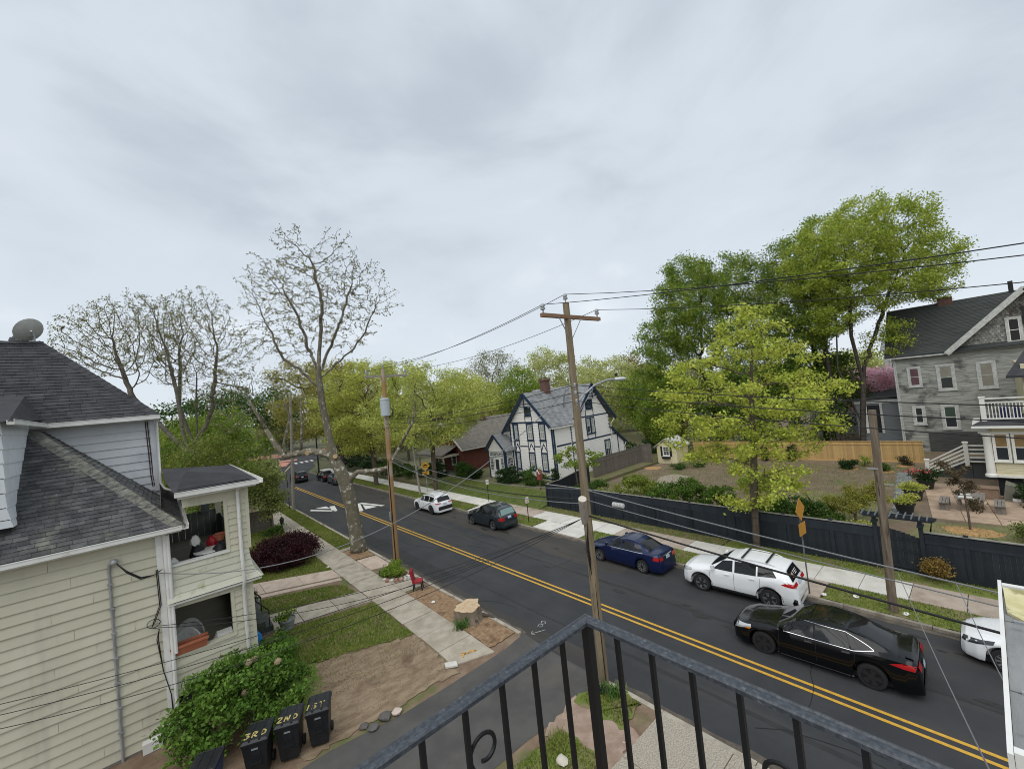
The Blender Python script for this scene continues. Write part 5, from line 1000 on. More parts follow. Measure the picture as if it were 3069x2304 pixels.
def limb_mesh(name, Nn, P, r0, rt, m, sides=5, power=.5):
    n = len(Nn); acc = np.zeros(n); kids = np.zeros(n, int)
    for i in range(n-1, 0, -1):
        if kids[i] == 0: acc[i] += 1
        acc[P[i]] += acc[i]; kids[P[i]] += 1
    R = np.maximum(rt, r0*(acc/max(acc[0], 1))**power); i = np.arange(1, n); p = P[1:]; a, b = Nn[p], Nn[i]; d = b-a; d /= np.linalg.norm(d, axis=1)[:, None]+1e-9
    a = a-d*(R[i]*.3)[:, None]
    ref = np.where(np.abs(d[:, 2:3]) > .9, np.array([[1., 0, 0]]), np.array([[0, 0, 1.]])); u = np.cross(d, ref); u /= np.linalg.norm(u, axis=1)[:, None]; w = np.cross(d, u); ra = np.minimum(R[p], R[i]*1.35)[:, None]; rb = R[i][:, None]; V = []
    for c, r in ((a, ra), (b, rb)):
        for k in range(sides): t = 2*math.pi*k/sides; V.append(c+(u*math.cos(t)+w*math.sin(t))*r)
    V = np.stack(V, 1); E = len(i); off = (np.arange(E)*2*sides)[:, None]
    Q = np.stack([off+np.array([[k, (k+1) % sides, sides+(k+1) % sides, sides+k]]) for k in range(sides)], 1).reshape(-1, 4)
    me = np_mesh(name, V.reshape(-1, 3), Q, m); me.polygons.foreach_set('use_smooth', [True]*len(me.polygons)); return me, acc, kids
def leaf_mesh(name, C, size, m, seed, up=.3, asp=.62):
    """leaf-sized folded quads at centres C"""
    rn = np.random.default_rng(seed); k = len(C); nrm = rn.normal(size=(k, 3)); nrm[:, 2] += up; nrm /= np.linalg.norm(nrm, axis=1)[:, None]
    t = np.cross(nrm, rn.normal(size=(k, 3))); t /= np.linalg.norm(t, axis=1)[:, None]; b = np.cross(nrm, t); s = (size*rn.uniform(.6, 1.35, k))[:, None]
    V = np.stack([C-t*s*.5, C+b*s*asp*.5+nrm*s*.08, C+t*s*.5, C-b*s*asp*.5+nrm*s*.08], 1).reshape(-1, 3); return np_mesh(name, V, np.arange(4*k).reshape(-1, 4), m)
def tree(name, label, base, trunk, blobs, mb_, ml, n_attr=500, step=.55, kill=.8, seed=1, r0=.3, rt=.02, nleaf=20000, lsize=.2, spread=.35, tipmax=3, extra=(), group=None, cat='tree', wob=.25, power=.5, up=.3, leafn='crown', clump=.0):
    t = thing(name, label, cat, base, 0, group); o = np.array(base)
    Nn, P = colonize(trunk, blobs, n_attr, step, kill, seed, extra, wob=wob); me, acc, kids = limb_mesh('trunk', Nn-o, P, r0, rt, mb_, power=power); link('trunk', me, t)
    rn = np.random.default_rng(seed+9); tips = np.where((acc <= tipmax) & (np.arange(len(Nn)) > 2))[0]
    w = rn.random(len(tips))**2*clump+1-clump if clump else None
    pick = rn.choice(tips, nleaf, p=None if w is None else w/w.sum()); C = Nn[pick]+rn.normal(size=(nleaf, 3))*np.array([spread, spread, spread*.7]); C[:, 2] = np.maximum(C[:, 2], base[2]+.1)
    link(leafn, leaf_mesh(leafn, C-o, lsize, ml, seed, up), t); return t
m_bark = mat('bark_brown', (.085, .065, .048), (.13, .105, .08), sc=5, st=(1, 1, .25), bump=1, bsc=14, rough=.95)
m_barkd = mat('bark_dark', (.045, .038, .032), (.075, .062, .05), sc=5, st=(1, 1, .25), bump=1, bsc=14, rough=.95)
m_syc = mat('sycamore_bark', (.17, .145, .105), (.125, .115, .075), sc=3.5, st=(1, 1, .5), c3=(.46, .44, .37), sc3=3.4, lo3=.54, hi3=.64, rough=.85, bump=.5, bsc=10)
m_sycb = mat('sycamore_limb', (.115, .10, .075), (.17, .155, .12), sc=3, c3=(.34, .33, .29), sc3=2.2, lo3=.6, hi3=.66, rough=.9)
m_twig = mat('twig_grey', (.10, .09, .072), (.155, .14, .11), sc=3, rough=.95)
lf_lime = leafmat('leaf_lime', (.53, .56, .10), (.42, .49, .075)); lf_mid = leafmat('leaf_fresh', (.17, .27, .03), (.26, .34, .045)); lf_maple = leafmat('leaf_maple', (.12, .21, .025), (.29, .36, .05)); lf_dark = leafmat('leaf_dark', (.05, .11, .018), (.085, .15, .025))
lf_olive = leafmat('leaf_olive', (.29, .26, .06), (.36, .35, .08)); lf_pale = leafmat('leaf_pale', (.33, .36, .13), (.27, .32, .09)); lf_bud = leafmat('leaf_bud', (.21, .215, .085), (.26, .26, .11)); lf_far = leafmat('leaf_far', (.42, .46, .15), (.54, .55, .22)); lf_yel = leafmat('leaf_yellow_green', (.42, .46, .085), (.52, .53, .13))
# sycamore on the near verge: split trunk, pruned limbs, small new leaves
T = tree('sycamore_tree', 'tall nearly bare sycamore with mottled bark leaning over the near verge', (9.88, 29.3, .1), [(9.9, 29.3, 0), (9.78, 29.4, 2.6), (9.5, 29.65, 5), (9.0, 30.1, 6.55), (8.85, 30.2, 8.3), (8.66, 30.36, 10.7), (8.6, 30.4, 12.8), (8.9, 30.15, 15.1)],
  [(9.1, 30.0, 18.2, 3.9, 3.0), (6.3, 32.4, 19.0, 2.1, 2.6), (7.8, 31.1, 21.6, 1.5, 2.0), (10.3, 29, 20.9, 1.5, 2.0), (11.9, 27.5, 18.0, 1.5, 2.6), (12.9, 26.7, 17.0, .9, 1.2), (7.1, 31.7, 15.4, 3.2, 1.6), (10.5, 28.8, 15.1, 2.2, 1.2), (4.5, 33.9, 13.0, 1.6, 2.2), (6.3, 32.4, 11.6, 1.6, 2.0), (7.6, 31.3, 11.0, .8, 1.4), (13.6, 26.1, 9.8, .9, 1.6), (3.6, 34.7, 10.0, 1.4, 1.2)],
  m_sycb, lf_bud, n_attr=2600, step=.24, kill=.33, seed=5, r0=.25, rt=.0105, nleaf=7000, lsize=.13, spread=.09, tipmax=3, wob=.24, power=.52, extra=[[(8.6, 30.4, 12.8), (8.0, 30.9, 15.5), (7.2, 31.6, 18.5)], [(8.9, 30.1, 15), (9.2, 29.9, 18), (8.8, 30.2, 20.5)], [(8.6, 30.4, 12.6), (9.8, 29.4, 15.5), (10.8, 28.6, 18.5)], [(8.6, 30.4, 12), (10.6, 28.7, 14), (12, 27.5, 16.5)], [(8.62, 30.4, 11.6), (6.8, 31.9, 14), (5.9, 32.7, 17)], [(9.0, 30.1, 6.55), (7.8, 31.1, 7.26), (6.5, 32.25, 7.1), (5.65, 33, 9.0), (4.8, 33.7, 11.3)], [(6.5, 32.25, 7.1), (6.45, 32.3, 7.97), (6.9, 31.9, 9.8), (6.6, 32.15, 11.6)], [(7.3, 31.5, 7.2), (7.5, 31.35, 9.2), (7.53, 31.35, 10.8)], [(9.5, 29.65, 4.6), (9.8, 29.4, 5.25), (10.45, 28.85, 5.5), (11.2, 28.2, 5.4), (11.85, 27.6, 5.6), (12.55, 27, 7.0), (13.3, 26.4, 8.4)]])
mb = MB(); mb.tube([(9.9, 29.3, -.05), (9.86, 29.33, .5), (9.8, 29.38, 1.6), (9.7, 29.48, 3.2), (9.5, 29.65, 4.8), (9.25, 29.85, 5.9), (9.0, 30.1, 6.6), (8.9, 30.17, 7.8), (8.7, 30.33, 10.2), (8.62, 30.39, 12.6), (8.75, 30.27, 14.2)], [.62, .52, .46, .43, .45, .40, .34, .235, .20, .17, .12], 16)
mb.tube([(9.2, 29.9, 6.4), (8.6, 30.4, 7.0), (7.8, 31.1, 7.28), (7.1, 31.7, 7.2), (6.5, 32.25, 7.05), (6.0, 32.7, 8.0), (5.6, 33.05, 9.1)], [.3, .25, .22, .21, .2, .17, .14], 12); mb.tube([(9.55, 29.6, 4.3), (9.8, 29.4, 5.1), (10.2, 29.05, 5.5), (10.8, 28.5, 5.45), (11.4, 28.0, 5.45), (11.85, 27.6, 5.6), (12.5, 27.05, 6.9)], [.24, .2, .17, .16, .2, .13, .1], 12)
mb.tube([(6.5, 32.25, 7.1), (6.45, 32.3, 7.97), (6.9, 31.9, 9.8), (6.6, 32.15, 11.6)], [.1, .09, .07, .03], 8); mb.tube([(7.3, 31.5, 7.2), (7.5, 31.35, 9.2), (7.53, 31.35, 10.8)], [.1, .08, .03], 8); mb.tube([(12.5, 27.05, 6.9), (13.3, 26.4, 8.4), (13.5, 26.2, 9.6)], [.1, .08, .04], 8); mb.tube([(5.6, 33.05, 9.1), (4.8, 33.7, 11.3)], [.14, .08], 8)
mb.ob('bole', m_syc, T, smooth=1)
for c, d in (((9.05, 29.75, 6.75), (-.5, -.8, .1)), ((7.6, 31.0, 7.2), (-.4, -.9, -.1))): c, d = V3(c), V3(d).normalized(); MB().tube([c, c+d*.16], .15, 12).ob('cut_stub', mat('cut_wood', (.50, .37, .20), (.40, .28, .14), sc=8), T)
tree('locust_tree', 'bare spreading locust rising farthest left beside the shingle roof', (2.6, 46, .1), [(2.6, 46, 0), (2.5, 46.4, 6), (2.4, 46.4, 8.3), (1.2, 47.5, 11)], [(-3.1, 51.2, 18.9, 3.8, 3.3), (-.7, 49.1, 20.4, 3.2, 2.6), (-4.3, 52, 16.8, 2.8, 2.2), (.1, 48.5, 17.6, 3.4, 3.8), (-5.6, 53.3, 17.6, 1.6, 1.3)], m_twig, lf_bud, n_attr=2300, step=.32, kill=.42, seed=11, r0=.27, rt=.011, nleaf=8500, lsize=.14, spread=.13, tipmax=4, wob=.13, power=.52, extra=[[(2.5, 46.4, 5), (1.6, 47.6, 9), (1.4, 48.0, 13)], [(2.5, 46.4, 6.5), (.6, 48.2, 9.5), (-1.6, 50, 13)]])
tree('locust_tree', 'bare upright locust standing between the spreading locust and the sycamore', (2.8, 51.3, .1), [(2.8, 51.3, 0), (2.7, 51.3, 8), (2.9, 51.2, 12.5), (3.1, 51, 15)], [(3.5, 50.7, 21.2, 3.2, 2.8), (2.5, 51.5, 17.9, 3.4, 3.8), (5.2, 49.4, 17.6, 2.8, 3.8), (4.3, 50, 14, 3.4, 2.6)], m_twig, lf_bud, n_attr=2300, step=.32, kill=.42, seed=12, r0=.27, rt=.011, nleaf=8500, lsize=.14, spread=.13, tipmax=4, wob=.13, power=.52, extra=[[(2.7, 51.3, 8), (4.2, 50.2, 12), (4.6, 50, 16)], [(2.7, 51.3, 7), (1.6, 52, 12), (1.9, 51.8, 16)]])
def bushy(name, label, base, blobs, ml, n, ls, seed, r0=.16, mbk=None, stems=None, n_attr=None, group=None, cat='tree', spread=None, step=.4, clump=.4):
    top = max(b[2] for b in blobs); c = blobs[0]; na = n_attr or int(min(420, max(40, n/45)))
    h = np.mean([b[4] for b in blobs]); tr = stems or [tuple(base), (base[0]*.6+c[0]*.4, base[1]*.6+c[1]*.4, base[2]+(c[2]-base[2])*.45), (base[0]*.3+c[0]*.7, base[1]*.3+c[1]*.7, base[2]+(c[2]-base[2])*.75)]
    return tree(name, label, base, tr, blobs, mbk or m_bark, ml, n_attr=na, step=step, kill=step*1.35, seed=seed, r0=r0, rt=.008+step*.015, nleaf=n, lsize=ls, spread=spread or step*.75, tipmax=3, group=group, cat=cat, clump=clump, wob=.3)
bushy('leafy_tree', 'dense green tree just behind the dark porch roof', (2.4, 42.6, .1), [(1.5, 43.3, 6.3, 2.9, 2.7), (3.4, 41.8, 7.3, 2.4, 2.2), (.4, 44.3, 8.0, 1.5, 2.0), (4.3, 40.8, 5.0, 2.2, 2.5), (2.4, 42.4, 3.4, 2.6, 2.2)], leafmat('leaf_left', (.13, .20, .03), (.24, .27, .055)), 24000, .15, 21, step=.5, clump=.6)
bushy('leafy_tree', 'darker green tree further back behind the porch roof', (5.0, 55, .1), [(4.0, 55, 8.0, 3.6, 3.4), (7.0, 54, 6.6, 2.6, 3.6), (1.0, 57, 7.4, 3.2, 3.2)], lf_maple, 16000, .25, 22, step=.6)
bushy('willowy_tree', 'drooping yellow green shrub tree over the grey board fence', (6.7, 41.2, .1), [(6.4, 41.5, 5.0, 1.7, 1.6), (6.6, 41.3, 3.2, 1.5, 1.8), (5.5, 42.3, 4.0, 1.4, 1.6)], lf_pale, 11000, .17, 23, step=.35)
bushy('street_tree', 'light green street tree in front of the brick bungalow', (22.95, 41.3, .1), [(23.5, 40.7, 10.6, 5.2, 3.6), (21.4, 42.6, 13.0, 3.8, 2.4), (26.3, 38.4, 9.7, 3.8, 3.0), (22.7, 41.5, 7.0, 4.9, 2.0), (19.4, 44.3, 9.5, 3.2, 3.6), (26.5, 42.5, 7.6, 3.6, 2.4)], leafmat('leaf_spring', (.54, .56, .15), (.42, .48, .11)), 36000, .2, 31, r0=.27, stems=[(22.95, 41.3, 0), (22.9, 41.2, 3), (23.0, 41.1, 6.5), (23, 41, 8.5)], step=.55, n_attr=520)
bushy('street_tree', 'light green street tree beyond the pole with the grey transformer', (20.7, 52.5, .1), [(20.4, 52.9, 13.0, 4.9, 3.5), (19.7, 53.6, 7.7, 4.3, 4.0), (17.3, 55.6, 11.4, 3.6, 4.0), (22.9, 50.8, 6.6, 3.3, 2.6)], lf_yel, 30000, .22, 32, r0=.3, step=.6)
bushy('oak_tree', 'large bronze green oak beyond the bend of the road', (23.2, 72.6, .1), [(17.9, 77.3, 17.2, 4.9, 3.2), (23.4, 72.5, 15.4, 7.0, 4.2), (20.9, 74.7, 11.4, 8.0, 5.6), (26.1, 70.2, 10.0, 5.4, 6.4)], lf_olive, 32000, .3, 33, r0=.55, mbk=m_barkd, step=.85, stems=[(23.2, 72.6, 0), (23, 72.8, 4), (22.6, 73, 8), (22, 73.6, 11)])
bushy('oak_tree', 'dark green tree behind the bronze oak and crossing', (16.0, 128, .1), [(14, 130, 14, 9, 7), (24, 126, 13, 8, 6), (4, 134, 12, 8, 6)], lf_dark, 14000, .6, 34, step=1.4)  # uses the dark green leaf colour
tree('bare_tree', 'hazy twiggy tree above the bungalow roof', (57, 74.5, .1), [(57, 74.5, 0), (57, 74.5, 6), (57.4, 74.2, 9)], [(58.5, 73.3, 15.6, 6.8, 5.4), (54.6, 76.7, 11.2, 5.4, 4.2)], m_twig, lf_bud, n_attr=620, step=.8, kill=1.15, seed=41, r0=.3, rt=.02, nleaf=11000, lsize=.26, spread=.6, tipmax=4)
bushy('woodland_tree', 'yellow green tree rising behind the navy trimmed house', (64.6, 64.1, .1), [(65.6, 63.2, 14.9, 6.2, 5.4), (64, 64.6, 9.6, 6.8, 4.8)], lf_far, 15000, .36, 42, step=.9)
bushy('woodland_tree', 'fresh green tree right of the lamp head behind the white house', (67, 51.8, .1), [(66.8, 51.8, 11.4, 5.0, 5.0), (70.4, 48.7, 11.0, 4.4, 5.0), (68.8, 50.1, 4.8, 6.6, 5.6)], lf_far, 16000, .34, 43, step=.9)
bushy('woodland_tree', 'orange tinged tree just left of the big maples', (75, 48.7, .1), [(75.1, 48.7, 11.0, 4.2, 6.0), (76, 48, 5, 5, 4)], leafmat('leaf_orange', (.30, .25, .08), (.26, .27, .07)), 9000, .34, 44, step=.9)
far0 = bushy('far_woodland_tree', 'soft green tree in the far row along the skyline', (60, 110, 0), [(60, 110, 9, 7, 6), (64, 107, 8, 5, 5), (55, 113, 7, 5, 5)], lf_far, 9000, .55, 45, step=1.2, group='trees in the far row along the skyline')
far1 = bushy('far_woodland_tree', 'pale budding tree in the far row along the skyline', (90, 80, 0), [(90, 80, 8, 7, 6.5), (95, 77, 7, 5, 5), (85, 84, 6, 5, 5)], lf_bud, 9000, .55, 46, step=1.2, group='trees in the far row along the skyline')
r_ = random.Random(8)
for i, (x, y) in enumerate([(45, 118), (32, 122+30), (74, 96), (82, 92), (100, 66), (104, 50), (96, 58), (110, 34), (110, 18), (108, 0), (28, 160), (-12, 150), (-30, 140), (-45, 150), (6, 165), (-2, 118), (-16, 104), (50, 98), (40, 90), (38, 104)]):
    c = copy_tree((far0, far1)[i % 2]); c.location = (x, y, 0); c.rotation_euler = (0, 0, r_.uniform(0, 6)); s = r_.uniform(.75, 1.1); c.scale = (s, s, s*(.8 if x < 0 else 1))
for i, (lab, b, bl, m) in enumerate((('broad green tree left of the bungalow chimney in the wooded belt', (34, 70), [(34, 70, 11.5, 5.5, 4.6), (31, 72, 8, 4.5, 4)], lf_far), ('green tree directly behind the bungalow roof', (42, 62), [(42, 62, 11, 5.2, 4.6), (46, 60, 9, 4.5, 4)], lf_yel), ('green tree between the bungalow and the white house roof', (50, 56), [(50, 56, 10.5, 5, 4.6), (54, 54, 8, 4.5, 4.2)], lf_mid), ('green tree directly behind the white house cross gable', (56, 44), [(56, 44, 9.6, 4.6, 4.2), (60, 42, 8, 4.5, 4)], lf_far), ('dark green tree right of the white house behind the shed', (58, 36), [(58, 36, 7.5, 4.4, 4.4), (56, 31, 5.5, 3.6, 3.6)], lf_maple), ('green tree left of the big bronze oak along the far street', (9, 92), [(9, 92, 9, 5, 4.5), (4, 95, 8, 5, 4.2)], lf_maple), ('low dark thicket at the left end of the far crossing', (-4, 84), [(-4, 84, 5, 5, 4), (-10, 88, 6, 5, 4.5), (3, 100, 6, 5, 5)], lf_dark))):
    bushy('woodland_tree', lab, (*b, .1), bl, m, 11000, .3, 200+i, step=.8, r0=.25)
# maples behind the wooden fence
tree('maple_tree', 'large dense maple left of the tall maple behind the wooden fence', (53, 22.5, .4), [(53, 22.5, .3), (53, 22.8, 4), (52.5, 23.3, 9)], [(53, 23.1, 17.2, 6.2, 7.0), (49.3, 26.4, 12.1, 4.4, 6.8), (56.5, 20.1, 20.2, 4.4, 5.2), (52.2, 23.8, 22.4, 3.6, 3.2), (48.3, 27.2, 5.6, 3.8, 4.2), (54, 21, 8, 4.4, 5.4), (53, 16.5, 8.5, 4, 5), (50, 24, 17.5, 4, 4.5)], m_barkd, lf_maple, n_attr=1500, step=.5, kill=.68, seed=51, r0=.42, rt=.016, nleaf=110000, lsize=.22, spread=.45, clump=.4, tipmax=4, power=.55)
tree('maple_tree', 'narrow maple between the dense maple and the tallest maple', (57.6, 12.7, .4), [(57.6, 12.7, .3), (57.6, 12.8, 8), (57.7, 12.8, 14)], [(56.8, 13.6, 20, 4.0, 5.4), (54.9, 15.3, 15.2, 4.2, 5.0), (58.4, 12.2, 24.2, 2.8, 2.6), (56, 14, 9, 3.6, 4.4), (57.6, 11.4, 15, 3, 4)], m_barkd, lf_maple, n_attr=900, step=.45, kill=.6, seed=52, r0=.3, rt=.014, nleaf=54000, lsize=.2, spread=.38, clump=.5, tipmax=4, power=.55)
tree('maple_tree', 'tallest maple with rounded crown beside the weathered house', (52.8, 8.8, .4), [(52.8, 8.8, .3), (53.2, 8.4, 5), (53.7, 8, 8.8), (54.2, 7.6, 12)], [(55.2, 6.7, 21.6, 5.6, 4.4), (52.4, 9.2, 19.6, 4.8, 4.6), (58.3, 4.0, 18.7, 4.3, 3.9), (59.8, 2.8, 16.3, 2.2, 2.0), (55.2, 6.7, 16.6, 5.2, 2.6), (54.5, 5.4, 11.5, 1.7, 1.9), (51.6, 9.8, 14.6, 2.4, 2.2)], m_barkd, leafmat('leaf_maple_light', (.27, .36, .04), (.42, .47, .075)), n_attr=1700, step=.4, kill=.54, seed=53, r0=.27, rt=.012, nleaf=72000, lsize=.19, spread=.32, clump=.5, tipmax=4, power=.57, extra=[[(52.8, 8.8, 3), (52.0, 9.8, 9), (52.4, 9.4, 15)], [(53.7, 8, 8.8), (55.4, 6.3, 13), (56.5, 5.4, 16.5)], [(53.4, 8.3, 7), (53.2, 8.6, 12), (53.4, 8.3, 17)]])
tree('maple_tree', 'slim dark trunked tree left of the tallest maple', (54.5, 11.0, .4), [(54.5, 11, .3), (54.4, 11, 9), (54.2, 11.2, 15)], [(54.4, 11, 18.5, 2.6, 3.4), (53.4, 12, 14, 2.6, 2.5)], m_barkd, lf_maple, n_attr=300, step=.5, kill=.75, seed=54, r0=.22, rt=.013, nleaf=13000, lsize=.2, spread=.36, power=.55)
bushy('undergrowth_tree', 'shaded dark green trees under the big maples by the fence', (52, 17, .4), [(51, 18, 5.5, 3.2, 5), (54, 14, 6, 3.4, 5.4), (57, 10.8, 6.5, 2.8, 5.2), (50.5, 22, 4.5, 2.6, 3.8)], leafmat('leaf_under', (.065, .13, .02), (.12, .19, .03)), 24000, .25, 55, step=.7)
bushy('flowering_tree', 'pink flowering tree glimpsed beside the weathered house', (63.5, 9.3, .4), [(62.3, 10.3, 7.4, 1.9, 1.6), (64.7, 8.2, 7.2, 1.9, 1.5), (63, 9.8, 5, 2, 1.8)], leafmat('petal_pink', (.92, .56, .66), (.95, .72, .78)), 9000, .24, 56, step=.6)
# young plane tree by the fence
tree('plane_tree', 'lime green young plane tree growing from the far pavement by the dark fence', (23.78, 8.92, .1), [(23.78, 8.92, 0), (23.9, 8.8, 2.6), (24.07, 8.66, 4.4), (24.3, 8.45, 8), (24.5, 8.3, 10)], [(24.6, 8.2, 11.0, 2.4, 1.8), (22.5, 10, 9.5, 2.3, 1.9), (26.2, 6.8, 9.2, 1.9, 1.9), (24, 8.8, 7.5, 3.8, 1.9), (21.8, 10.6, 6.6, 1.9, 1.6), (26.5, 6.6, 6.3, 1.9, 1.3), (24.1, 8.6, 4.9, 3.3, 1.2), (25.2, 7.7, 3.4, 1.8, 1.0), (23.9, 8.8, 2.75, 2.4, .5), (22.2, 7.6, 4.3, 1.1, .7), (21.0, 6.7, 3.75, .9, .55), (24.5, 8.3, 12.5, 1.7, 1.3), (21.2, 11.0, 8.3, 1.8, 1.4), (27.0, 5.9, 8.0, 1.8, 1.3)], m_bark, lf_lime, n_attr=640, step=.42, kill=.62, seed=61, r0=.19, rt=.012, nleaf=24000, lsize=.16, spread=.19, tipmax=3, clump=.65, wob=.3, up=.6)
bushy('young_tree', 'small light green tree in front of the white house side wall', (26.8, 23.7, .5), [(26.7, 23.8, 3.5, 1.6, 1.2), (25.9, 24.5, 4.2, .8, .8), (27.8, 22.9, 3.7, 1.1, 1.0)], lf_mid, 1500, .2, 62, r0=.07, step=.35, spread=.16)
bushy('japanese_maple', 'low domed dark purple maple on the lawn by the front path', (5.6, 31.6, .1), [(6.1, 32.0, 1.05, 1.6, .9), (5.0, 32.0, .95, 1.25, .85), (7.0, 31.9, .75, 1.0, .7), (6.0, 31.0, .75, 1.4, .65), (5.2, 31.2, .6, 1.3, .5)], leafmat('leaf_purple', (.040, .012, .016), (.065, .018, .022)), 42000, .09, 63, r0=.1, step=.25, spread=.22, cat='shrub', n_attr=420, clump=.1)
# shrubs: (label, base, blobs, leaf, count, size)
def shrub(name, label, base, blobs, ml, n, ls, seed, **k): return bushy(name, label, base, blobs, ml, n, ls, seed, r0=k.pop('r0', .05), cat='shrub', step=k.pop('step', .25), spread=k.pop('spread', .14), **k)
HY = shrub('hydrangea_bush', 'large leafy green hydrangea between the porch and the wheelie bins', (1.6, 15.6, .1), [(1.6, 15.9, 1.3, 1.3, 1.0), (.4, 16.0, 1.1, 1.0, .95), (2.6, 16.6, 1.1, 1.1, .9), (2.6, 17.8, .9, 1.0, .8), (1.2, 16.6, 1.7, 1.0, .7), (2.2, 15.2, .7, 1.0, .6), (.3, 15.2, .6, .8, .6), (3.0, 19.0, .6, .7, .5)], leafmat('leaf_hydrangea', (.10, .20, .03), (.165, .28, .045)), 17000, .125, 71, clump=.3)
for i in range(7):
    x, y, z = r_.uniform(.2, 2.8), r_.uniform(15.0, 16.6), r_.uniform(1.2, 2.1); mb = MB()
    for k in range(26): d = V3((r_.gauss(0, 1), r_.gauss(0, 1), r_.gauss(0, 1))).normalized()*.09; a = V3((x, y, z))+d; u = d.orthogonal().normalized()*.045; v = d.cross(u).normalized()*.045; mb.poly(a-u-v, a+u-v, a+u+v, a-u+v)
    mb.ob('dry_flower_head', mat('dry_flower', (.32, .25, .15), (.38, .30, .19), sc=9), HY)
lf_h = leafmat('leaf_hedge', (.055, .12, .018), (.09, .155, .025)); lf_hd = leafmat('leaf_yew', (.022, .055, .014), (.035, .075, .018))
